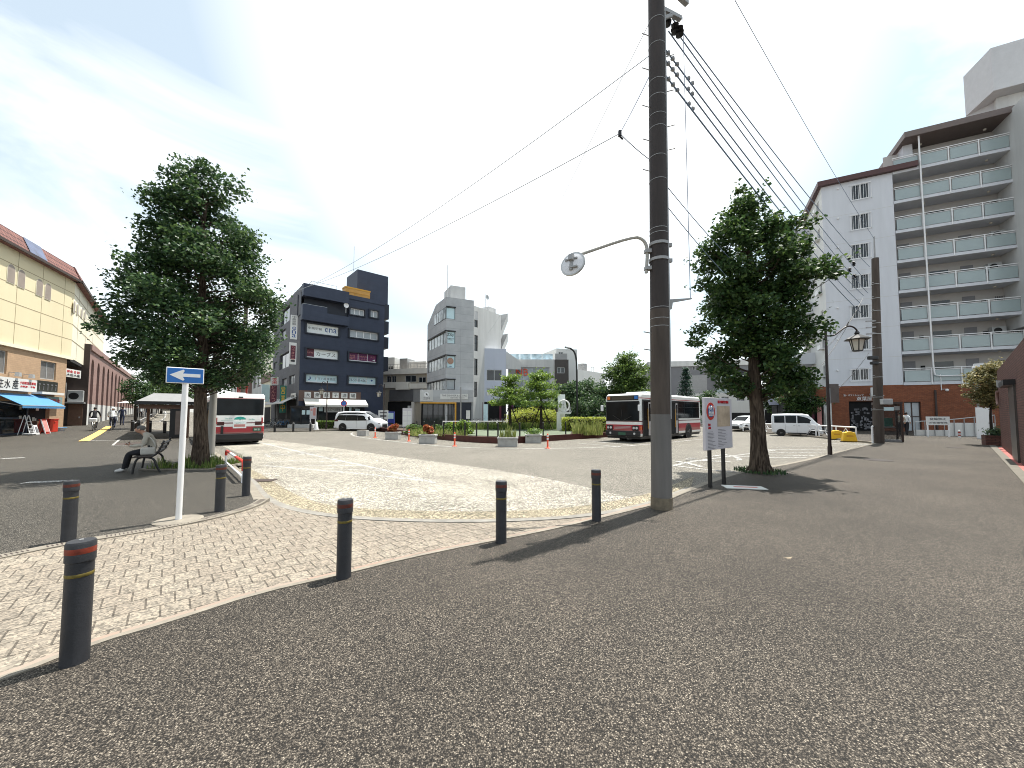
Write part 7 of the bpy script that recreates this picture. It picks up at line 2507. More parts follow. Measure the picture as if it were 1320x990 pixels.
# rooftop, stair, podium
u0 = FR.uz(583, 372, -2)[0]; u1, z1 = FR.uz(618, 378, -2.5)
z1 = FR.uz(597, 370, -2)[1]
q = MB(FR.M); q.box(u0 - .2, 2, GH - .4, u0 + 1.7, 5, z1); q.build('roof_house', 'concl', gb)
q = MB(FS.M); a, z2 = FS.uz(630, 394, -1); b_, _ = FS.uz(639, 396, -1); q.box(a, 1, GH - .4, b_, 2.5, z2 - .1); q.build('roof_plant', 'concl', gb)
q = MB(FR.M); u, z = FR.uz(577, 342, -1); q.cyl((u, 1, GH - .4), (u, 1, z), .03, n=6); q.build('antenna', 'lgrey', gb)
q = MB(FS.M); u, z = FS.uz(626, 384, -1); q.cyl((u, 1, GH - .3), (u, 1, z + .5), .03, n=6); q.lathe([(.05, .8), (.32, .72), (.34, .7), (.05, .78)], (u, 0, z), 14, 'y'); q.build('satellite_dish', 'lgrey', gb)
q = MB(FS.M)
for (yy0, yy1) in ((415, 438), (441, 462)):
 ua, za = FS.uz(657, yy0, 0); ub, zb = FS.uz(646, yy1, 0)
 q.add([(FS.L, 0, zb), (FS.L, 1.4, zb), (FS.L + 1.6, 1.4, za), (FS.L + 1.6, 0, za), (FS.L, 0, zb + 1.1), (FS.L, 1.4, zb + 1.1), (FS.L + 1.6, 1.4, za + 1.1), (FS.L + 1.6, 0, za + 1.1)],
          [(0, 3, 2, 1), (0, 4, 7, 3), (1, 2, 6, 5), (0, 1, 5, 4), (3, 7, 6, 2)])
q.build('outer_stair', 'concl', gb)
p0, p1 = G(541.3, 43.0), G(610, 44.3)
FP_ = Face(p0, p1, gb, ROAD)
zp = FP_.uz(580, 502.7)[1]; zf = FP_.uz(580, 518.5)[1]
q = MB(FP_.M); q.box(0, 0, zf, FP_.L, 2.2, zp); q.build('podium_fascia', 'conc', gb)
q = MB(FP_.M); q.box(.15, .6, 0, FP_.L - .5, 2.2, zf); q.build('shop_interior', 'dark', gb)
rc = FP_.rect(541.5, 502.7, 558.2, 517.3)
sp2 = signpanel(FP_, gb, (rc[0], zf + .1, rc[2], zp - .02), 'concl', [('ZEN', .5, .16, .2, 'greyink', {'fw': .5})], -.06, .05)
q = MB(FP_.M); uq = (rc[0] + rc[2]) / 2; q.lathe([(.27, -.075), (.27, -.06)], (uq, 0, zf + .86), 24, 'y'); em = q.build('emblem', 'white', sp2)
q = MB(FP_.M); q.extr([(uq - .13, zf + .95), (uq - .02, zf + 1.0), (uq + .14, zf + .8), (uq + .06, zf + .72)], -.085, -.075); q.build('emblem_mark', 'ink', em)
rc = FP_.rect(567.6, 507.5, 603.3, 514.5, .06)
signpanel(FP_, gb, rc, 'panelw', [('THE DINNER & STORE', .5, .5, .34, 'greyink', {'fw': .9}), ('RENTAL SPACE', .62, .14, .18, 'ink', {'fw': .5})], -.06, .05)
ua = FP_.uz(541.5, 518)[0]; ub = FP_.uz(588.2, 518)[0]
q = MB(FP_.M); q.box(ua, -.12, zf - .16, ub, .1, zf - .002); q.box(ub - .17, -.12, 0, ub, .1, zf - .16); q.build('shop_frame', 'ylw_frame', gb)
for i in range(3):
 a = ua + .3 + (ub - ua - .6) * i / 3; b_ = ua + .3 + (ub - ua - .6) * (i + 1) / 3
 window(FP_, gb, (a, .1, b_ - .02, zf - .2), 2, 2, .25, 'black', 'glass', .06, 'shop_front')
q = MB(FP_.M); q.box(ub, .1, 0, FP_.L - .2, .5, zf - .002); q.build('dark_wall', 'navyd', gb)
rc = FP_.rect(601, 529, 606, 540, .05); signpanel(FP_, gb, rc, 'panelw', [], -.0, .08, 'wall_sign')

# cool white shop building
P, Q = G(620.4, 48.0), G(652.3, 48.6)
wb0, f, H = boxbuilding('white_building', 'cool white two storey shop building right of the concrete building', P, Q, 10, 448.8, 'bluewhite', [(627.3, 476.4, 647, 491, 2, 'glass'), (627.3, 500.5, 645.5, 510.2, 2, 'curtain')])
band(f, wb0, 620.4, 518, 652.3, 546, .02, 'dark', 'shop_front')
for x in (621.5, 645):
 band(f, wb0, x - 1.2, 518.5, x + 1.2, 547, .25, 'maroon', 'pillar')
band(f, wb0, 627.6, 505.5, 645, 510, .02, 'panelw', 'window_sign')
q = MB(f.M); q.add([(f.L, 1, H), (f.L, 5, H), (f.L + 2.2, 5, H - 1.5), (f.L + 2.2, 1, H - 1.5), (f.L, 1, H - 2.5), (f.L + 2.2, 1, H - 2.5)], [(0, 1, 2, 3), (0, 3, 5, 4)]); q.build('sloped_wing', 'concl', wb0)
# framed shop building with big window
P, Q = G(655, 52.5), G(715.5, 52.5)
nb0, f, H = boxbuilding('framed_building', 'pale building with one large framed window and orange letters', P, Q, 10, 463.3, 'concl', [(664, 473.5, 708.5, 515.5, 4, 'glassl')], depth=.4)
rc = f.rect(665, 475, 681, 484); q = MB(f.M); q.text('NB', (rc[0] + rc[2]) / 2, rc[1], rc[3] - rc[1], w=rc[2] - rc[0], y=.2, depth=.03); q.build('lettering', 'orange', nb0, fix=False)
band(f, nb0, 655, 520, 715, 546, .02, 'dark', 'shop_front')
rc = f.rect(664, 518.3, 692, 524.5, .3); signpanel(f, nb0, rc, 'green', [('OCEANESS', .5, .25, .5, 'paleblue', {'fw': .85})], -.3, .2)
band(f, nb0, 662, 516, 693, 518.2, .8, 'panelw', 'canopy')
q = MB(f.M)
u0, z1 = f.uz(656, 456.3, -.5); u1, _ = f.uz(713, 456.3, -.5)
for i in range(4):
 a = u0 + (u1 - u0) * i / 4; q.box(a + .05, .5, H - .02, a + (u1 - u0) / 4 - .05, .54, z1)
rl = q.build('roof_glass', 'roofglass', nb0)
q = MB(f.M); q.bar((u0, .52, z1), (u1, .52, z1), .06); q.bar((u0, .52, H), (u0, .52, z1), .1); q.build('roof_rail', 'lgrey', rl)
# dark stair building and white tower
P, Q = G(715.6, 52.2), G(733.3, 52.2)
r, f, H = boxbuilding('brown_building', 'narrow dark brown building beside the framed window', P, Q, 9, 463.5, 'dbrown', [(718, 473.5, 728, 481), (718, 496, 728, 502)])
q = MB(f.M); rc = f.rect(716, 455, 733, 463, 0)
q.box(.1, .5, H, f.L - .1, .54, rc[3]); q.build('roof_screen', 'grey', r)
P, Q = G(717.5, 56.5), G(744.5, 57.5)
r, f, H = boxbuilding('white_tower', 'white stair tower rising behind the narrow brown building', P, Q, 6, 449.2, 'offwhite', [(720, 453.5, 726, 463)])
P, Q = G(744.6, 60), G(780, 66)
r, f, H = boxbuilding('low_white_building', 'low white building with a roof tank behind the round trees', P, Q, 10, 476.5, 'offwhite', [])
q = MB(f.M); u, z = f.uz(754, 469, -2); q.lathe([(.8, 0), (.8, max(.5, z - H)), (.2, max(.5, z - H) + .15)], (u, 2.5, H), 16); q.build('roof_tank', 'grey', r, smooth=50)
q = MB(f.M)
for i in range(8):
 q.bar((1.9 + i * .75, 1, H), (1.9 + i * .75, 1, H + 1.0), .05)
q.bar((1.9, 1, H + .9), (7.2, 1, H + .9), .05); q.build('roof_railing', 'grey', r)

# flags and parked bikes in front of the white shops
banner('blue and white upright shop banner before the maroon pillars', 626, 46, 521, 544, .55, 'paleblue')
banner('purple and orange upright shop banner behind the island tree', 659, 46, 522, 545, .45, 'purple')
for i, px in enumerate((609, 616, 622, 634, 641, 649)):
 p = G(px, 45.5)
 bicycle(['leftmost parked bicycle in the dark gap beside the concrete building', 'parked bicycle at the right edge of the dark gap', 'parked bicycle by the left maroon pillar', 'parked bicycle right of the blue shop banner', 'parked bicycle by the right maroon pillar', 'parked bicycle nearest the island trees'][i], V((p.x, p.y, .0)), R(70 + 15 * (i % 3)), 'bicycles parked before the white shops', ['lgrey', 'white', 'black', 'grey', 'lgrey', 'white'][i])

# ================================================================== island
ifr = smooth_line([on(*p, ROAD) for p in [(478, 553.5), (495, 556.5), (540, 563.5), (590, 569), (640, 572), (665, 571.7), (720, 567.8), (783, 563.6), (830, 560)]], 1)
ibk = [G(860, 33), G(800, 38), G(700, 40.5), (G(600, 39)), (G(520, 38)), (G(482, 37.5))]
isl = thing('planting_island', 'raised planting island edged in dark red in the middle of the square', 'planting bed', V((0, 26, ROAD)))
loc = lambda p: (p[0], p[1] - 26)
q = MB(); q.prism([loc(p) for p in ifr + ibk], 0, .26); q.build('soil', 'soil', isl)
q = MB(); kk = [V((p.x, p.y - 26, 0)) for p in ifr]
n_ = len(kk)
vs = []
for i, p in enumerate(kk):
 d_ = (kk[min(i + 1, n_ - 1)] - kk[max(i - 1, 0)]).normalized(); nr = V((-d_.y, d_.x, 0))
 for o_, z in ((-.06, 0), (-.06, .36), (.06, .36), (.06, 0)):
  vs.append(p + nr * o_ + V((0, 0, z)))
q.add(vs, [(4 * i + k, 4 * i + (k + 1) % 4, 4 * i + 4 + (k + 1) % 4, 4 * i + 4 + k) for i in range(n_ - 1) for k in range(4)]); q.build('edging', 'edgered', isl)
lw_ = [at(603, 562, 25.0), at(640, 563, 23.8), at(700, 562, 24.6), at(735, 559, 26), at(738, 549, 33), at(690, 547, 35), at(630, 547, 35), at(604, 548, 33)]
q = MB(); q.add([(p.x, p.y - 26, .29) for p in lw_], [tuple(range(len(lw_)))]); q.build('turf', 'turf', isl)
rng = np.random.default_rng(12)
# fence posts and rail
fps = [537.6, 547, 560, 572, 585, 599.5, 614.5, 629, 642, 670, 700, 729]
fpl = ['leftmost, by the red flowers', 'second from the left, in the leafy weeds', 'third from the left, in the leafy weeds', 'fourth from the left, by the delineator', 'fifth from the left', 'at the left corner of the turf', 'second along the turf', 'third along the turf', 'fourth along the turf, above the grassy trough', 'fifth along the turf, between the troughs', 'sixth along the turf, above the orange post', 'rightmost, by the tall grass']
p0f = None
for px, lab in zip(fps, fpl):
 d_ = min((abs(p.x / p.y * F_ + CX_ - px), p.y) for p in ifr)[1] + .5
 p = G(px, d_)
 lb_ = 'slim black fence post on the island, ' + lab
 if p0f is None:
  p0f = thing('fence_post', lb_, 'fence post', V((p.x, p.y, .1)), 0, 'black posts along the island')
  q = MB(); q.cyl((0, 0, 0), (0, 0, .92), .045, n=10); q.build('post', 'black', p0f); q = MB(); q.ball((0, 0, .93), (.055, .055, .035), 10, 6); q.build('cap', 'black', p0f)
 else:
  dup(p0f, lb_, V((p.x, p.y, .1)))
rl = thing('pipe_rail', 'white pipe rail along the back of the island', 'railing', G(571, 37) + V((0, 0, .1)))
b2 = G(652, 37.4) - G(571, 37)
q = MB(); q.tube([(0, 0, 0), (0, 0, .75), b2 * .5 + V((0, 0, .75)), b2 + V((0, 0, .75)), b2], .045, 8); q.build('rail', 'white', rl)
for k in (.33, .66):
 q = MB(); q.cyl(b2 * k, b2 * k + V((0, 0, .75)), .04, n=8); q.build('post', 'white', rl)
# low growth of the island
def weeds(px0, px1, d0, d1, n, h0, h1, m, wd=.04, seed=0):
 r_ = np.random.default_rng(seed)
 px = r_.uniform(px0, px1, n); dd = r_.uniform(d0, d1, n)
 P_ = np.stack([(px - CX_) / F_ * dd, dd, np.full(n, .15)], 1)
 return P_, r_.uniform(h0, h1, n)
P_, h_ = weeds(598, 760, 33.5, 37.5, 5200, .2, .75, 'grassm', seed=1)
tag(blades('tall_grass', P_, h_, .05, 'grassm', None, 3, .5), 'band of green grass along the back of the island turf', 'grass', None, 'stuff')
P_, h_ = weeds(530, 603, 24.5, 33, 2200, .08, .5, 'grassm', seed=2)
tag(blades('weed_growth', P_, h_, .05, 'reed', None, 5, .6), 'leafy weeds on the left half of the island', 'weeds', None, 'stuff')
for i, (px, d_, r_, n, lm_) in enumerate([(548, 27, (.6, .5, .5), 600, 'leaflt'), (565, 28, (.7, .6, .6), 600, 'leafmid'), (581, 27, (.6, .5, .8), 700, 'leaflt'), (598, 26.5, (.65, .5, 1.0), 800, 'leaflt'), (535, 29, (.7, .6, .7), 600, 'leafmid')]):
 bush('shrub', ['low light green shrub by the left red flowers', 'dark green low shrub left of the ochre frame', 'light green upright shrub below the ochre frame', 'tallest light green shrub at the left end of the turf', 'green shrub under the lattice notice board'][i], 'shrub', G(px, d_) + V((0, 0, .12)), r_, n, .17, lm_, 40 + i, 'low shrubs on the island')
bush('shrub', 'rounded yellow green azalea mound under the two island trees', 'shrub', G(684, 38.6) + V((0, 0, .1)), (2.9, 1.2, 2.2), 5200, .14, 'leafyl', 51)
bush('shrub', 'second yellow green azalea mound right of the island tree trunk', 'shrub', G(706, 38.2) + V((0, 0, .1)), (1.7, 1.2, 2.0), 3400, .14, 'leafyl', 52)
bush('hedge', 'clipped yellow green hedge on the island left of the right bus', 'hedge', G(757, 31) + V((0, 0, .1)), (2.0, .7, 1.2), 5200, .13, 'leafyl', 53, None, R(-6), True)
bush('shrub', 'dark round clipped shrub with pale top behind the island hedge', 'shrub', G(749, 37) + V((0, 0, .1)), (1.5, 1.3, 2.75), 5200, .15, 'leafdk', 54)
bush('shrub', 'dark round shrub against the nose of the right bus', 'shrub', G(771, 37) + V((0, 0, .1)), (1.6, 1.3, 2.9), 5200, .15, 'leafdk', 55)
P_, h_ = weeds(738, 776, 25.6, 29.5, 1500, .2, 1.35, 'grassm', seed=6)
h_ *= .35 + .65 * np.abs(np.sin(P_[:, 0] * 2.1 + 1) * np.cos(P_[:, 1] * 1.7))
tag(blades('tall_grass', P_, h_, .05, 'reed', None, 7, .45), 'clump of tall pale grass beside the nose of the right bus', 'grass', None, 'stuff')
# two layered trees and their stakes
def layered(label, p, H, tiers, seed, lm='leaflt', r0=.16):
 ex = []
 rr = random.Random(seed)
 for z, r_, n, c in tiers:
  for k in range(n):
   a = 2 * pi * k / n + rr.random()
   ex.append((cos(a) * r_ * rr.uniform(.45, 1), sin(a) * r_ * rr.uniform(.45, 1), z + rr.uniform(-.2, .2), c))
 return tree(label, 'tree', p, H, r0, [(H * .5, .3), (H * .8, .5), (H, .2)], 10, 110, .17, seed, lm, 'barkd', cr=.55, extra=ex, stray=.05, squash=.45, group='island trees')
layered('left layered tree on the island in front of the white building', G(657.5, 34.5) + V((0, 0, .1)), 5.1, [(4.7, .7, 6, .55), (3.7, 1.6, 9, .6), (2.6, 2.3, 12, .62), (3.1, 1.6, 7, .5)], 61)
layered('right layered tree on the island beside the ring sculpture', G(697.5, 33.5) + V((0, 0, .1)), 5.4, [(4.8, .9, 7, .6), (4.0, 1.5, 9, .65), (3.1, 2.0, 11, .66), (2.3, 2.4, 12, .6)], 62)
for px, d_, k in ((657.5, 34.5, 0), (697.5, 33.5, 1)):
 p = G(px, d_)
 t = thing('tree_stake', ['pair of dark stakes propping the left island tree', 'pair of dark stakes propping the right island tree'][k], 'tree stake', V((p.x, p.y, .1)))
 q = MB(); q.cyl((-1.0, -.3, 0), (-.1, 0, 2.1), .04, n=8); q.build('stake', 'barkd', t); q = MB(); q.cyl((1.0, -.3, 0), (.1, 0, 2.1), .04, n=8); q.build('stake', 'barkd', t)
# ring sculpture
p = G(720, 32.5)
rg = thing('ring_clock', 'white ring shaped town clock on a white bench-like stand', 'sculpture', V((p.x, p.y, .1)), 0)
zz2 = lambda y: at(720, y, p.y).z - .1
uu = lambda px: (px - 720) / F_ * p.y
q = MB(); q.box(uu(717.5), -.12, 0, uu(721.3), .12, zz2(533)); q.box(uu(717.5), -.14, zz2(533.5), uu(735.5), .14, zz2(531)); q.build('stand', 'sculpt', rg)
cx_, cz_ = uu(726.8), zz2(523.2)
q = MB(); n = 40; q.tube([(cx_ + .47 * cos(2 * pi * i / n), 0, cz_ + .47 * sin(2 * pi * i / n)) for i in range(n + 1)], .072, 10, caps=False); q.build('ring', 'sculpt', rg, smooth=60)
q = MB(); q.add([(cx_ - .26, .06, cz_ - .34), (cx_ + .26, .06, cz_ - .34), (cx_ + .12, .06, cz_ + .44), (cx_ - .12, .06, cz_ + .44), (cx_ - .26, -.06, cz_ - .34), (cx_ + .26, -.06, cz_ - .34), (cx_ + .12, -.06, cz_ + .44), (cx_ - .12, -.06, cz_ + .44)], [(0, 1, 2, 3), (7, 6, 5, 4), (0, 4, 5, 1), (1, 5, 6, 2), (2, 6, 7, 3), (3, 7, 4, 0)]); q.build('face_plate', 'sculpt', rg)
q = MB(); q.bar((cx_, -.08, cz_ - .2), (cx_, -.08, cz_ + .4), .03, .01); q.bar((cx_, -.085, cz_ - .22), (cx_ + .05, -.085, cz_ - .12), .03, .01); q.build('hands', 'grey', rg)
q = MB(); q.box(uu(720), .5, 0, uu(729.5), .6, zz2(508)); q.build('back_panel', 'panel', rg)
# tall curved lamp on the island
p = G(744, 36)
tl_ = thing('street_lamp', 'tall dark street lamp with a curved top behind the ring sculpture', 'street lamp', V((p.x, p.y, .0)))
zl = lambda y: at(744, y, p.y).z
ul_ = lambda px: (px - 744) / F_ * p.y
q = MB(); q.tube(smooth_line([(0, 0, 0), (0, 0, zl(480)), (ul_(743.5), 0, zl(462)), (ul_(741), 0, zl(453)), (ul_(736), 0, zl(449)), (ul_(733.5), 0, zl(448.5))], 2), .085, 10); q.build('post', 'black', tl_, smooth=50)
q = MB(); q.bar((ul_(735), 0, zl(449)), (ul_(728.5), 0, zl(447.3)), .26, .14); q.build('lamp_head', 'grey', tl_, bevel=.04)
# planters
def planter(label, px, py, w_, h_, d_=.55, kind=None, seed=0):
 p = on(px, py, ROAD)
 t = thing('concrete_planter', label, 'planter', V((p.x, p.y + d_ / 2, ROAD)), R(-4), 'concrete planters round the island')
 q = MB(); q.box(-w_ / 2, -d_ / 2, 0, w_ / 2, d_ / 2, h_ * .96); q.box(-w_ / 2 - .03, -d_ / 2 - .03, h_ * .8, w_ / 2 + .03, d_ / 2 + .03, h_) if kind != 'plain' else q.box(-w_ / 2 + .02, -d_ / 2 + .02, h_ * .96, w_ / 2 - .02, d_ / 2 - .02, h_)
 q.build('trough', 'planterc', t, bevel=.015)
 q = MB(); q.box(-w_ / 2 + .08, -d_ / 2 + .08, h_ * .9, w_ / 2 - .08, d_ / 2 - .08, h_ + .01); q.build('soil', 'soil', t)
 rg_ = np.random.default_rng(seed)
 if kind == 'flower':
  n = 1100
  P_ = np.concatenate([clump_leaves(rg_, (rg_.uniform(-.24, .24), rg_.uniform(-.1, .1), h_ + rg_.uniform(.12, .38)), .2, n // 6, .9) for _ in range(6)])
  n = len(P_)
  leaves_mesh('flowers', P_, rg_.uniform(.06, .13, n), 'flower', t, seed)
 elif kind == 'grass':
  n = 260
  P_ = np.stack([rg_.uniform(-w_ * .42, w_ * .42, n), rg_.uniform(-d_ * .4, d_ * .4, n), np.full(n, h_)], 1)
  blades('grasses', P_, rg_.uniform(.1, .75, n) * np.where(rg_.random(n) > .75, 1, .55), .035, 'reed', t, seed)
 elif kind == 'leafy':
  n = 500
  P_ = rg_.normal(size=(n, 3)) * np.array([w_ * .25, d_ * .25, .1]) + np.array([0, 0, h_ + .16])
  leaves_mesh('plants', P_, rg_.uniform(.06, .12, n), 'leaflt', t, seed)
 return t
planter('plain concrete block without plants at the left end of the island', 466, 562.3, .72, .42, kind='plain')
planter('concrete planter with red brown flowers left of the notice lattice', 505, 566.8, .86, .50, kind='flower', seed=1)
planter('concrete planter with red brown flowers between two orange posts', 550.5, 572.3, .9, .53, kind='flower', seed=2)
planter('concrete trough planter with upright grasses, nearest of all', 654.5, 576.3, 1.0, .5, kind='grass', seed=3)
planter('concrete trough planter with low leafy plants against the red edging', 688, 571.5, .92, .5, kind='leafy', seed=4)
# orange delineators
def delineator(label, px, py, h_=.72):
 t = thing('delineator_post', label, 'delineator', on(px, py, ROAD), 0, 'orange posts round the island')
 q = MB(); q.lathe([(.042, .02), (.04, h_ - .02), (.025, h_)], n=14); q.build('post', 'orange', t, smooth=50)
 q = MB(); q.lathe([(.13, 0), (.13, .02), (.05, .05)], n=16); q.build('base', 'orange', t)
 for z in (.42, .56):
  q = MB(); q.lathe([(.042, z), (.045, z + .005), (.045, z + .075), (.042, z + .08)], n=14); q.build('white_band', 'white', t)
 return t
dl = delineator('orange post between the plain block and the left flower planter', 483.5, 564.3)
for px, py, lab in ((527, 568.8, 'orange post between the two flower planters'), (586, 575.3, 'orange post right of the flower planters, on the white line'), (706, 578, 'orange post right of the leafy trough planter')):
 dup(dl, lab, on(px, py, ROAD))
lt = thing('notice_lattice', 'upright white notice board with grid of sheets at the island tip', 'notice board', on(518.5, 561) + V((0, 1.3, 0)), R(5))
p = lt.location; zq = lambda y: at(518, y, p.y).z - p.z
q = MB(); q.box(-.36, -.03, zq(550), .36, .03, zq(526)); bd = q.build('board', 'noticewhite', lt)
for i in range(2):
 for j in range(3):
  q = MB(); q.box(-.31 + i * .33, -.036, zq(549) + j * .41, -.03 + i * .33, -.03, zq(549) + j * .41 + .35); q.build('notice_sheet', 'panelw', bd)
for x in (-.25, .25):
 q = MB(); q.box(x - .03, -.02, 0, x + .03, .02, zq(550)); q.build('leg', 'grey', lt)
# slim dark posts at the back of the island
for px, y0, lab in ((594, 499, 'tall slim grey pole before the concrete shop front'),):
 p = G(px, 37)
 t = thing('pole', lab, 'pole', V((p.x, p.y, 0))); q = MB(); q.cyl((0, 0, 0), (0, 0, at(px, y0, 37).z), .07, .055, 10); q.build('shaft', 'grey', t); q = MB(); q.lathe([(.12, 0), (.12, .12), (.08, .14)], n=12); q.build('collar', 'black', t)
# trees behind the island and bus
tree('broad dark umbrella shaped tree behind the tall curved lamp', 'tree', G(748, 44), 5.5, .2, [(2.3, 1.2), (3.2, 2.9), (4.3, 3.0), (5.2, 1.8)], 46, 130, .26, 71, 'leafdk', 'barkd', cr=.95, stray=.05, group='trees behind the island')
tree('second dark broad tree, joining the umbrella tree on its right', 'tree', G(768, 47), 5.4, .2, [(2.0, 1.3), (3.2, 2.8), (4.3, 2.6), (5.2, 1.2)], 40, 130, .26, 72, 'leafdk', 'barkd', cr=.95, stray=.05, group='trees behind the island')
tree('tall bright green rounded tree above the front of the right bus', 'tree', G(809, 45), 9.0, .22, [(2.0, 1.8), (3.6, 2.6), (5.6, 2.7), (7.2, 2.1), (8.6, .9)], 130, 150, .24, 73, 'leafmid', 'barkd', cr=.9, stray=.06, group='trees behind the island')
def conifer(label, p, H, r_, seed):
 t = thing('conifer_tree', label, 'tree', p)
 q = MB(); q.cyl((0, 0, -.1), (0, 0, H * .95), .14, .02, 8); q.build('trunk', 'barkd', t)
 g = np.random.default_rng(seed)
 C = []
 for k in range(13):
  z = H * (.18 + .8 * k / 12); R_ = r_ * (1 - (k / 12.6)) + .12
  for b_ in range(9):
   a = g.uniform(0, 2 * pi)
   s = g.uniform(.1, 1, 60) ** .7
   C.append(np.stack([np.cos(a) * R_ * s, np.sin(a) * R_ * s, z - .28 * R_ * s], 1) + g.normal(size=(60, 3)) * .12)
 C = np.concatenate(C)
 leaves_mesh('needles', C, g.uniform(.12, .24, len(C)), 'conifer', t, seed, .8, .45)
conifer('blue green conifer rising behind the rear of the right bus', G(885, 44), 6.9, 1.55, 5)
# ================================================================== right background
P, Q = G(836, 78), G(968, 74)
r, f, H = boxbuilding('far_apartments', 'grey apartment block with dark balconies behind the right bus', P, Q, 12, 466.5, 'fargrey', [(840, 472, 846, 476), (849, 472, 855, 476), (884, 472.5, 888, 477), (893, 472.5, 897, 477), (902, 472.5, 907, 477)])
band(f, r, 836, 466.5, 968, 470, .3, 'concl', 'parapet')
for y in (478, 494, 511):
 band(f, r, 926, y, 966, y + 12, .1, 'glass', 'glazing')
 b_ = band(f, r, 924, y + 6, 967, y + 12.5, 1.0, 'glassg', 'balcony_front')
 rc = f.rect(924, y + 12.5, 967, y + 15, 1.2); q = MB(f.M); q.box(rc[0], -1.2, rc[1], rc[2], -.005, rc[3]); q.build('balcony_slab', 'grey', r)
band(f, r, 888, 484, 912, 520, .05, 'grey', 'wall_panel')
# row of shops behind the van
P, Q = G(925, 56), G(984, 60)
r, f, H = boxbuilding('shop_building', 'white shop with a red fascia sign beyond the notice board', P, Q, 10, 506, 'offwhite', [(930, 511, 940, 517), (950, 511, 960, 517)])
band(f, r, 920, 521.5, 938, 526.5, .3, 'red', 'sign_board'); band(f, r, 922, 527.5, 944, 531.5, .9, 'canvas', 'awning'); band(f, r, 927, 532, 980, 549, .05, 'dark', 'shop_front')
P, Q = G(984.3, 60), G(1060, 58)
r, f, H = boxbuilding('shop_building', 'pale shop row behind the small white van', P, Q, 10, 500, 'offwhite', [(990, 508, 1000, 514), (1006, 508, 1016, 514)])
band(f, r, 986, 528, 1055, 548, .05, 'dark', 'shop_front')
for x in (997, 1016, 1036):
 band(f, r, x, 527, x + 5, 549, .4, 'concl', 'pillar')
p = G(999, 42)
t = thing('billboard', 'bluish white billboard on a dark post right of the tree trunk', 'billboard', V((p.x, p.y, 0)), R(-20))
z0, z1 = at(999, 522, 42).z, at(999, 508, 42).z
q = MB(); q.box(-.62, -.06, z0, .62, .06, z1); q.build('panel', 'skypanel', t); q = MB(); q.box(-.66, -.05, z0 - .06, .66, .05, z0); q.build('frame', 'black', t); q = MB(); q.cyl((.2, 0, 0), (.2, 0, z0), .08, n=10); q.build('post', 'black', t)
tree('green street tree above the small white van', 'tree', G(1027, 37), 5.6, .16, [(1.6, 1.0), (2.6, 1.8), (3.8, 1.9), (4.8, 1.2), (5.5, .4)], 44, 130, .22, 81, 'leaf', 'barkd', cr=.75, group='trees on the right street')
tree('smaller green tree behind the right street tree, left of the apartments', 'tree', G(1000, 50), 5.4, .16, [(1.8, 1.0), (3.0, 1.8), (4.4, 1.5), (5.3, .4)], 30, 120, .26, 82, 'leafdk', 'barkd', cr=.8, group='trees on the right street')
tree('distant dark tree between the grey apartments and the shops', 'tree', G(915, 54), 5.0, .16, [(1.4, 1.0), (2.6, 1.7), (3.8, 1.5), (4.8, .4)], 30, 120, .26, 83, 'leafdk', 'barkd', cr=.8, group='trees on the right street')
def rail(label, a, b_, z=ROAD, h_=.75, m='white', group='white pipe railings on the right', n=3):
 t = thing('pipe_railing', label, 'railing', V((a.x, a.y, z)), 0, group)
 d_ = V((b_.x - a.x, b_.y - a.y, 0))
 q = MB(); q.tube([(0, 0, h_), d_ + V((0, 0, h_))], .045, 8); q.build('top_rail', m, t); q = MB(); q.tube([V((0, 0, h_ * .5)), d_ + V((0, 0, h_ * .5))], .03, 8); q.build('mid_rail', m, t)
 for k in range(n):
  q = MB(); o_ = d_ * (k / (n - 1)); q.cyl(o_, o_ + V((0, 0, h_)), .045, n=8); q.build('post', m, t)
 q = MB()
 for k in range(n - 1):
  c = d_ * ((k + .5) / (n - 1)) + V((0, 0, h_ * .5)); w_ = d_.normalized() * .25
  q.tube([c - w_, c + V((0, 0, h_ * .4)), c + w_, c - V((0, 0, h_ * .4)), c - w_], .025, 6)
 q.build('diamond', m, t)
 return t
rail('white railing with diamonds behind the two yellow barriers', on(1056, 562), on(1104, 566.5), 0)
rail('white railing between the small van and the ornate lamp', on(1032, 560.5), on(1052, 561.8), 0, n=2)
rail('white railing left of the small white van, before the parked bicycles', on(958, 555.5), on(1000, 558.8), 0)
rail('short white railing panel left of the phone booth pole', on(1125, 571.3), on(1133.5, 567.5), 0, .9, n=2)
for i, (px, py) in enumerate(((986, 557), (994, 557.5), (1050, 560), (1046, 559.5))):
 bicycle(['dark parked bicycle just right of the tree trunk', 'silver parked bicycle left of the small van', 'silver parked bicycle right of the small van', 'black parked bicycle beside the nose of the small van'][i], on(px, py) + V((0, 1.0, 0)), R(35 + 20 * i), 'bicycles parked on the right street', ['black', 'lgrey', 'lgrey', 'black'][i])
def barrier(label, px, py):
 p = on(px, py, ROAD)
 t = thing('water_barrier', label, 'barrier', p, R(-20), 'yellow barriers at the crossing', .74)
 q = MB(); q.extr([(-.5, .06), (.5, .06), (.36, .78), (.2, .78), (.16, .84), (-.16, .84), (-.2, .78), (-.36, .78)], -.2, .2); q.build('body', 'yellow', t, bevel=.04); q = MB(); q.box(-.52, -.22, 0, .52, .22, .06); q.build('foot', 'poledark', t); q = MB(); q.box(-.22, -.204, .42, .22, -.2, .56); q.build('print', 'ylw_frame', t)
 return t
bar0 = barrier('yellow plastic barrier behind, partly covered by the front one', 1078, 567)
dup(bar0, 'yellow plastic barrier in front, nearer the brown pole', on(1094.5, 569.8, ROAD), R(-20), .74)

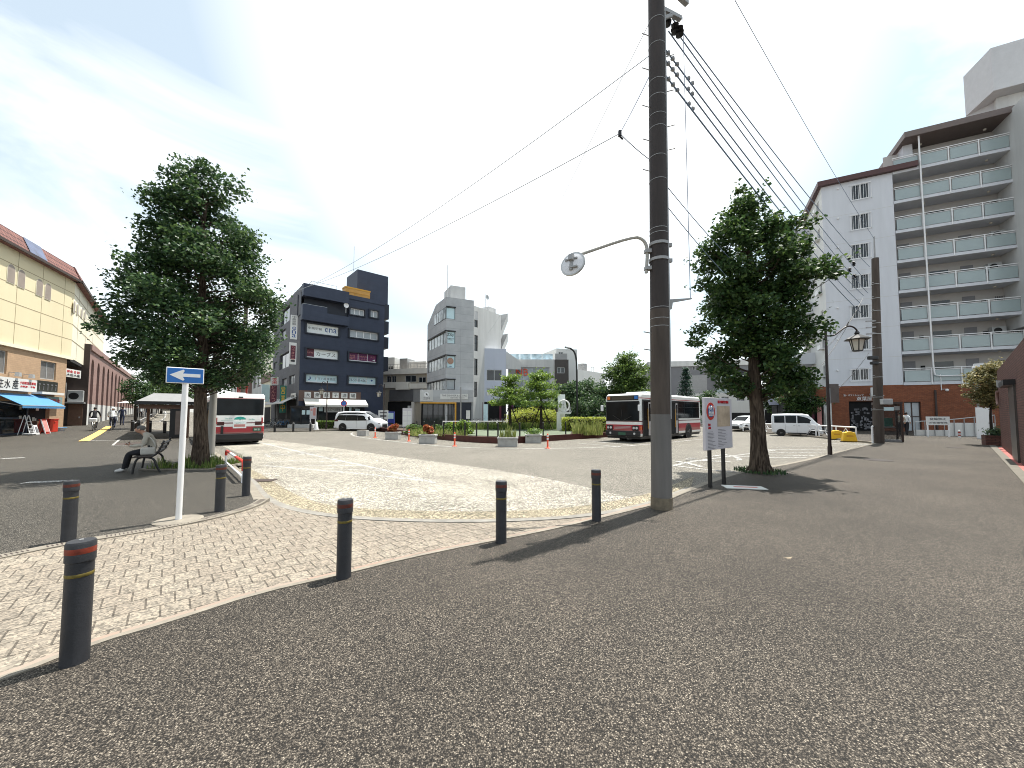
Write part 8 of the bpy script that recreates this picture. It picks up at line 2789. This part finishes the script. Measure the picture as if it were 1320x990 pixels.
# ================================================================== white apartment block
aA, aB = V((30.7, 36.65, 0)), V((47.0, 28.4, 0))
aS = V((36.0, 46.6, 0))
ap = thing('apartment_block', 'white eight storey apartment block with glass balconies over a brick shop floor', 'building', aA, yaw(aA, aB))
fA = Face(aA, aB, ap)
fS = Face(aS, aA, ap)
BZ = fA.uz(1150, 496.2)[1]                       # top of brick
uE = fA.uz(1154, 300)[0]                        # where the galleries begin
RZ = fA.uz(1120, 228)[1]
# floor levels from the photographed slabs at x=1170
lev = [fA.uz(1170, y)[1] for y in (492.5, 454, 415.5, 377, 337, 296.5, 256)]
fl = (lev[-1] - lev[0]) / 6
lev = [lev[0] + fl * i for i in range(7)]
TOPF = lev[6] + fl
# gable part
gw = []
for (y0, y1) in ((239, 257), (277.5, 296), (315.5, 334), (355, 373), (394, 412), (435, 453), (475.5, 493)):
 rc = fA.rect(1097, y0, 1121, y1 - 3); gw.append(rc)
q = MB(fA.M); wall(q, uE, RZ, gw, .14, 0, BZ); q.quad((uE, 0, BZ), (uE, 1.9, BZ), (uE, 1.9, RZ), (uE, 0, RZ)); q.build('gable_wall', 'apt', ap, fix=False)
for rc in gw:
 w_ = window(fA, ap, rc, 2, 1, .1, 'white', 'glass', .07)
 q = MB(fA.M); a, c, b_, d = rc
 q.box(a - .12, -.16, c - .1, b_ + .12, -.13, c - .05); q.box(a - .12, -.16, d - .1, b_ + .12, -.13, d - .05)
 for k in range(9):
  u = a - .1 + (b_ - a + .2) * k / 8
  q.box(u - .012, -.155, c - .08, u + .012, -.135, d - .06)
 for u in (a - .12, b_ + .1):
  q.box(u, -.16, c - .1, u + .03, 0.0, c - .07); q.box(u, -.16, d - .09, u + .03, 0, d - .06)
 q.build('window_grille', 'white', w_)
q = MB(fA.M)
for z in [l - .45 for l in lev[1:]] :
 q.box(.02, -.004, z, uE - .02, 0.0, z + .035)
q.build('floor_joints', 'concl', ap)
q = MB(fA.M)
for rc in gw:
 q.lathe([(.07, -.14), (.09, -.03), (.09, .0)], (rc[0] - 1.0, 0, rc[3] - .1), 8, 'y')
q.build('vent_cap', 'white', ap)
# left side with small balconies
sw = [(fS.L - 2.2, l + .95, fS.L - 1.2, l + 2.0) for l in lev[:7]]
q = MB(fS.M); wall(q, fS.L, RZ, sw, .14, 0, BZ); q.build('side_wall', 'offwhite', ap, fix=False)
for i, rc in enumerate(sw):
 w_ = window(fS, ap, rc, 2, 1, .1, 'white', 'glass', .06)
 q = MB(fS.M); q.box(rc[0] - .1, -.4, rc[1] - .12, rc[2] + .1, 0, rc[1] - .04); q.box(rc[0] - .1, -.4, rc[1] - .04, rc[2] + .1, -.36, rc[1] + .3); q.build('flower_box', 'white', w_)
for l in lev[:7]:
 q = MB(fS.M); q.box(1.0, -1.5, l - .2, 6.0, 0, l - .02); q.box(1.0, -1.5, l - .02, 6.0, -1.38, l + 1.05); q.box(1.0, -1.38, l - .02, 1.1, 0, l + 1.05); q.box(5.9, -1.38, l - .02, 6.0, 0, l + 1.05); q.build('side_balcony', 'apt', ap)
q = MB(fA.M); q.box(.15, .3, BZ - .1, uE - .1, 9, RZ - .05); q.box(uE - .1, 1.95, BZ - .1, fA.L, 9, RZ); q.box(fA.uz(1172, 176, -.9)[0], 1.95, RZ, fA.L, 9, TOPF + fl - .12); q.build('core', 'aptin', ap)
# brown eaves
q = MB(fA.M); q.box(-.35, -.4, RZ - .05, fA.uz(1184, 208, .4)[0], 9.5, RZ + .42); q.build('roof_fascia', 'eave', ap)
q = MB(fA.M); uX = fA.uz(1166, 176, .5)[0]; q.box(uX, -.5, TOPF + fl - .1, fA.L + .1, 9.5, TOPF + fl + .42); q.build('upper_fascia', 'eaveu', ap)
q = MB(fA.M); q.box(uX + .35, .9, RZ + .42, uX + 1.0, 9, TOPF + fl - .1); q.build('upper_side_wall', 'apt', ap)
# galleries
for i, l in enumerate(lev + [TOPF]):
 top = i == 7
 q = MB(fA.M); q.box(uE + .02, -.05, l - .28, fA.L, 1.9, l - .02); gal = q.build('gallery', 'apt', ap)
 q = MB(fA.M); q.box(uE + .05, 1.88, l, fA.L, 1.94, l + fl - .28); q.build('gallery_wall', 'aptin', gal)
 # doors, windows, meters, lamps
 x = uE + .75
 k = 0
 while x < fA.L - 1.4:
  q = MB(fA.M); q.box(x, 1.84, l + .1, x + .8, 1.885, l + 2.05); q.build('door', 'doorg', gal)
  q = MB(fA.M); q.box(x + 1.15, 1.85, l + 1.15, x + 1.45, 1.88, l + 1.6); q.build('meter_box', 'dark', gal)
  if k % 2 == 0:
   q = MB(fA.M); q.box(x + 2.1, 1.84, l + 1.25, x + 3.3, 1.885, l + 1.9); q.build('window', 'glass', gal)
  else:
   q = MB(fA.M)
   for j in range(12):
    q.box(x + 2.0 + j * .13, 1.8, l + 1.15, x + 2.05 + j * .13, 1.85, l + 1.8)
   q.build('grille', 'greyink', gal)
  q = MB(fA.M); q.lathe([(.09, l + fl - .42), (.1, l + fl - .30)], (x + 1.6, .9, 0), 10); q.build('ceiling_lamp', 'lampglass', gal)
  x += 4.1; k += 1
 # balustrade
 n = 7
 for j in range(n):
  a = uE + .06 + (fA.L - uE) * j / n; b_ = uE + (fA.L - uE) * (j + 1) / n
  q = MB(fA.M); q.box(a + .07, -.02, l + .04, b_ - .07, .0, l + 1.02); q.build('glass_panel', 'glassg', gal)
  q = MB(fA.M); q.box(b_ - .035, -.09, l - .24, b_ + .035, -.02, l + 1.2); q.build('rail_post', 'white', gal)
 q = MB(fA.M); q.bar((uE + .03, -.05, l + 1.2), (fA.L, -.05, l + 1.2), .06); q.bar((uE + .03, -.05, l + 1.05), (fA.L, -.05, l + 1.05), .035); q.build('handrail', 'white', gal)
 if i in (1, 3, 4, 5):
  q = MB(fA.M); u = fA.uz(1303 if i > 3 else 1296, 340)[0] - .4; q.box(u, 1.3, l + 1.2, u + .85, 1.75, l + 1.85); acu = q.build('air_conditioner', 'lgrey', gal); q = MB(fA.M); q.lathe([(.25, 1.28), (.25, 1.3)], (u + .35, 0, l + 1.52), 16, 'y'); q.build('fan_grille', 'black', acu)
# white drain pipe
q = MB(fA.M)
pts = [fA.uz(x, y, .2) for x, y in ((1183.5, 168), (1192, 300), (1203, 470), (1205, 483))]
q.tube([(u, -.2, z) for u, z in pts] + [(pts[-1][0] + .3, -.2, pts[-1][1] - .12)] + [(fA.uz(1260, 489, .2)[0], -.2, pts[-1][1] - .14)], .06, 10); q.build('drain_pipe', 'white', ap, smooth=60)
# wing at the right and lift tower
uW = fA.uz(1313, 300, .3)[0]
q = MB(fA.M); q.box(uW, -2.6, BZ + 4.5, fA.L + 6, 9, TOPF + fl + .2); q.build('wing', 'concl', ap)
ut = [fA.uz(1243, 120, -4)[0], fA.uz(1277, 62, -1)[0] + .3]
uB = fA.uz(1243, 120, -8)[0] + .05
zt0, zt1 = TOPF + fl + .3, fA.uz(1277, 62, -1.0)[1]
q = MB(fA.M)
q.prism([(ut[0], 4.0), (ut[1] - .3, 1.0), (fA.L + 5, 1.0), (fA.L + 5, 8), (uB, 8)], zt0 + 2.7, zt1); q.prism([(ut[0], 4.0), (ut[0] + 1.4, 2.7), (uB + .6, 8), (uB, 8)], zt0 - .1, zt0 + 2.7); q.build('lift_tower', 'apttower', ap)
q = MB(fA.M); q.prism([(ut[0] + 1.45, 3.6), (ut[1] + .4, 2.2), (fA.L + 5, 2.2), (fA.L + 5, 8), (uB + 1.4, 8)], zt0 - .1, zt0 + 2.68); tw = q.build('tower_room', 'concl', ap)
q = MB(fA.M); q.box(ut[1] + 1.0, 2.14, zt0 + .2, fA.L + 4, 2.19, zt0 + 1.6); q.build('tower_window', 'glass', tw)
# brick ground floor
q = MB(fA.M)
sh_ = fA.rect(1094, 517.5, 1134, 557); s2 = fA.rect(1165, 518, 1189, 556)
sh_ = (sh_[0], 0, sh_[2], sh_[3]); s2 = (s2[0], .0, s2[2], s2[3])
s0 = (-3.2, 0, sh_[0] - 1.6, sh_[3])
wall(q, fA.L, BZ, [sh_, s2], .35, sh_[0] - 1.3, -.1); q.quad((-3.6, 0, sh_[3]), (sh_[0] - 1.3, 0, sh_[3]), (sh_[0] - 1.3, 0, BZ), (-3.6, 0, BZ)); q.quad((-3.6, 0, sh_[3]), (-3.6, 0, BZ), (-3.6, 9, BZ), (-3.6, 9, sh_[3])); q.build('brick_base', 'redbrick', ap, fix=False)
q = MB(fA.M); q.box(-3.6, .02, BZ - .06, fA.L, 9, BZ - .002); q.box(-3.55, .4, 0, fA.L, 9, BZ - .06); q.build('base_core', 'dark', ap)
q = MB(fA.M); q.box(sh_[0] - 1.9, -.02, 0, sh_[0] - 1.3, .4, sh_[3]); q.build('white_pillar', 'offwhite', ap)
window(fA, ap, s2, 2, 2, .2, 'brownd', 'curtain', .08, 'shop_window')
q = MB(fA.M); q.box(sh_[0], .3, 0, sh_[2], .34, sh_[3]); q.build('shop_opening', 'dark', ap)
rr = random.Random(9)
q = MB(fA.M)
for i in range(70):
 u = rr.uniform(sh_[0] + .15, sh_[2] - .3); z = rr.uniform(.1, 2.0); q.box(u, .2, z, u + rr.uniform(.06, .2), .28, z + rr.uniform(.06, .26))
q.build('goods', 'goods', ap)
q = MB(fA.M); u0, z0 = fA.uz(1104.2, 516.5, .03); u1, z1 = fA.uz(1124, 511, .03); q.text('双葉屋', (u0 + u1) / 2, z0, z1 - z0, w=u1 - u0, y=-.004, depth=.06); u0, z0 = fA.uz(1087.5, 511, .03); u1, z1 = fA.uz(1113, 508, .03); q.text('酒・ギフトショップ', (u0 + u1) / 2, z0, z1 - z0, w=u1 - u0, y=-.004, depth=.05); q.build('shop_name', 'white', ap, fix=False)
rc = fA.rect(1123, 499.5, 1133, 511, .9)
q = MB(fA.M); q.box(rc[0], -.9, rc[1], rc[2], -.6, rc[3]); ps = q.build('projecting_sign', 'panelw', ap, bevel=.03); q = MB(fA.M); q.text('酒', (rc[0] + rc[2]) / 2 + .15, rc[1] + .35, .55, y=-.905); q.build('lettering', 'greyink', ps, fix=False); q = MB(fA.M); q.box(rc[0] + .1, -.6, rc[1] + .2, rc[0] + .2, 0, rc[1] + .3); q.build('arm', 'grey', ps)
rc = fA.rect(1034, 509, 1046, 520, .5); signpanel(fA, ap, rc, 'panelw', [('Pau', .5, .2, .35, 'ink', {'fw': .7})], -.5, .3, 'projecting_sign')
for x0, y0, x1, y1, m in ((1053, 523, 1060, 551, 'pinkish'), (1064, 532, 1069, 551, 'canvas'), (1046, 524, 1050, 540, 'maroon')):
 rc = fA.rect(x0, y0, x1, y1, .2); q = MB(fA.M); q.box(rc[0], -.2, rc[1], rc[2], -.12, rc[3]); q.build('poster', m, ap)
q = MB(fA.M); u, z = fA.uz(1207, 540)[0], 0; q.cyl((u, -.08, 0), (u, -.08, fA.uz(1207, 503)[1]), .07, n=10); q.build('downpipe', 'brownd', ap)
q = MB(fA.M); u0, z0 = fA.uz(1214, 503, .1); q.cyl((u0, -.05, z0), (u0, -.05, z0 + 1.4), .03, n=6); q.ball((u0 + .25, -.3, z0), .12, 10, 6); q.cyl((u0, -.05, z0 + .1), (u0 + .25, -.3, z0 + .08), .02, n=6); q.build('wall_lamp', 'white', ap)

# low fence wall and notice in front of the brick wall
w0, w1 = on(1180, 561.5), on(1283, 563.0)
fw = thing('low_wall', 'low white block wall with pipe rail below the red brick wall', 'wall', w0, yaw(w0, w1))
L = (w1 - w0).length
q = MB(); q.box(0, 0, -.05, L * .45, .15, .42); q.box(L * .45 + .002, 0, -.05, L, .15, .95); q.build('blocks', 'offwhite', fw)
q = MB(); q.tube([(0, -.06, 1.02), (L * .5, -.06, 1.2), (L, -.06, 1.5)], .03, 8); q.build('rail', 'lgrey', fw)
for k in range(9):
 q = MB(); q.cyl((L * k / 8, -.06, 0), (L * k / 8, -.06, 1.05 + .05 * k), .025, n=8); q.build('post', 'grey', fw)
nb = thing('notice_sign', 'white notice sign on two white legs in front of the low block wall', 'notice board', on(1210, 563.2), yaw(w0, w1))
p = nb.location; zq = lambda y: at(1210, y, p.y).z
q = MB(); q.box(-.62, -.02, zq(548), .62, .02, zq(537)); bd = q.build('board', 'panelw', nb)
q = MB(); q.text('駐輪禁止', 0, zq(541.5), .16, w=.85, y=-.022); q.text('お客様専用', 0, zq(546), .12, w=.95, y=-.022); q.build('lettering', 'greyink', bd, fix=False)
for x in (-.56, .56):
 q = MB(); q.box(x - .04, -.02, 0, x + .04, .02, zq(548)); q.build('leg', 'white', nb)
cn = thing('marker_post', 'small red and white striped post before the low wall', 'post', on(1237, 564.5))
q = MB(); q.lathe([(.07, 0), (.06, .5), (.03, .52)], n=12); q.build('post', 'offwhite', cn); q = MB(); q.lathe([(.068, .3), (.066, .42)], n=12); q.build('band', 'redsign', cn); q = MB(); q.lathe([(.067, .12), (.068, .22)], n=12); q.build('band', 'redsign', cn)

# phone booth
pb = thing('phone_booth', 'brown framed glass phone booth beside the brown utility pole', 'phone booth', on(1154, 569.3) + V((0, .4, 0)), R(-32))
H = at(1154, 518.5, 22.5).z
q = MB()
for x, y in ((-.5, -.45), (.5, -.45), (.5, .45), (-.5, .45)):
 q.box(x - .045, y - .045, -.02, x + .045, y + .045, H - .1)
q.build('frame', 'boothbrown', pb)
q = MB(); q.box(-.56, -.51, H - .14, .56, .51, H); q.build('roof', 'boothbrown', pb); q = MB(); q.box(-.53, -.48, -.02, .53, .48, .1); q.build('sill', 'grey', pb)
for nm, b_ in (('pane', (-.455, -.44, .1, .455, -.425, H - .14)), ('pane', (-.455, .425, .1, .455, .44, H - .14)), ('pane', (.48, -.405, .1, .495, .405, H - .14)), ('door_pane', (-.495, -.405, .1, -.48, .405, H - .14))):
 q = MB(); q.box(*b_); q.build(nm, 'clearglass', pb)
q = MB(); q.box(-.42, -.46, H - .5, .2, -.445, H - .3); q.build('lit_sign', 'paleblue', pb); q = MB(); q.box(.22, -.46, H - .48, .44, -.445, H - .25); q.build('notice', 'grey', pb)
ph = q = MB(); q.box(-.2, .1, .85, .25, .4, 1.35); q.build('telephone', 'green', pb)
q = MB(); q.box(-.3, .05, .78, .35, .42, .84); q.build('shelf', 'grey', pb)

# brown brick building at the far right
k0, k1 = G(1287.5, 18.3), V((9.6, 6.6, 0))
kw = thing('brick_building', 'dark brown brick building with a recessed entrance at the right edge', 'building', k0, yaw(k0, k1))
fk = Face(k0, k1, kw)
KH = fk.uz(1300, 460)[1]
en = (fk.uz(1304, 540)[0], 0, fk.uz(1304, 540)[0] + 2.4, fk.uz(1308, 494)[1])
q = MB(fk.M); wall(q, fk.L, KH, [en], 1.2, 0, -.05); q.box(0, 1.25, -.05, fk.L, 5, KH - .01); q.quad((0, 0, -.05), (0, 0, KH), (0, 1.3, KH), (0, 1.3, -.05)); q.quad((fk.L, 0, -.05), (fk.L, 1.3, -.05), (fk.L, 1.3, KH), (fk.L, 0, KH)); q.quad((0, 0, KH), (fk.L, 0, KH), (fk.L, 1.3, KH), (0, 1.3, KH)); q.build('wall', 'brownbrick', kw, fix=False)
q = MB(fk.M); q.box(en[0] + .05, -.25, en[3] - .06, en[2] + .1, 1.0, en[3] + .12); q.build('canopy', 'black', kw); q = MB(fk.M); q.box(en[0] + .25, -.05, 0, en[2], 1.1, en[3] - .06); q.build('entrance_panel', 'entr', kw)
q = MB(fk.M); u, z = fk.uz(1290, 495); q.box(u, -.12, z - .15, u + .18, 0, z + .15); q.build('wall_light', 'lgrey', kw)
q = MB(fk.M); u, z = fk.uz(1289.5, 513); q.tube([(u + .3 * cos(R(a)), -.08, z + .3 * sin(R(a))) for a in range(90, 271, 15)], .05, 8); q.build('curved_duct', 'brown', kw, smooth=60)
dp = thing('white_door', 'plain white panel door standing open at the end of the low wall', 'door', on(1288.5, 566.5) + V((-.3, .5, 0)), R(-30))
q = MB(); q.box(-.32, -.03, .02, .32, .03, 2.0); q.build('leaf', 'white', dp); q = MB(); q.box(.2, -.06, .95, .26, -.03, 1.05); q.build('handle', 'grey', dp)
pt = thing('brick_planter', 'small brown brick planter with a dark bush by the brown building', 'planter', on(1286, 574), R(-40))
q = MB(); q.box(-.45, -.35, -.02, .45, .35, .5); q.build('box', 'brownbrick', pt); rg_ = np.random.default_rng(3); leaves_mesh('plants', rg_.normal(size=(600, 3)) * np.array([.22, .18, .13]) + np.array([0, 0, .65]), rg_.uniform(.06, .12, 600), 'leafdk', pt, 3)
p = G(1276, 19.5)
tree('unkempt yellowish shrub tree against the end of the brown building', 'tree', p, 4.3, .07, [(1.9, .3), (2.6, .8), (3.5, 1.0), (4.1, .5)], 30, 150, .13, 91, 'olive', 'barkd', cr=.4, stray=.12, name='small_tree')
tk = thing('water_tank', 'white ribbed water tank standing above the shrub at the brown building', 'tank', G(1268.5, 25) + V((0, 0, 0)))
z0, z1 = at(1268, 488, 25).z, at(1268, 468.5, 25).z
q = MB(); q.lathe([(.40, z0), (.42, z0 + .1), (.42, z0 + .5), (.38, z0 + .55), (.42, z0 + .6), (.42, z1 - .2), (.36, z1 - .12), (.36, z1)], n=20); q.build('vessel', 'tank', tk, smooth=40)
q = MB(); q.box(-.5, -.4, z0 - .12, .5, .4, z0); q.build('shelf', 'grey', tk)
for x in (-.4, .4):
 q = MB(); q.cyl((x, 0, 0), (x, 0, z0 - .12), .06, n=8); q.build('leg', 'grey', tk)
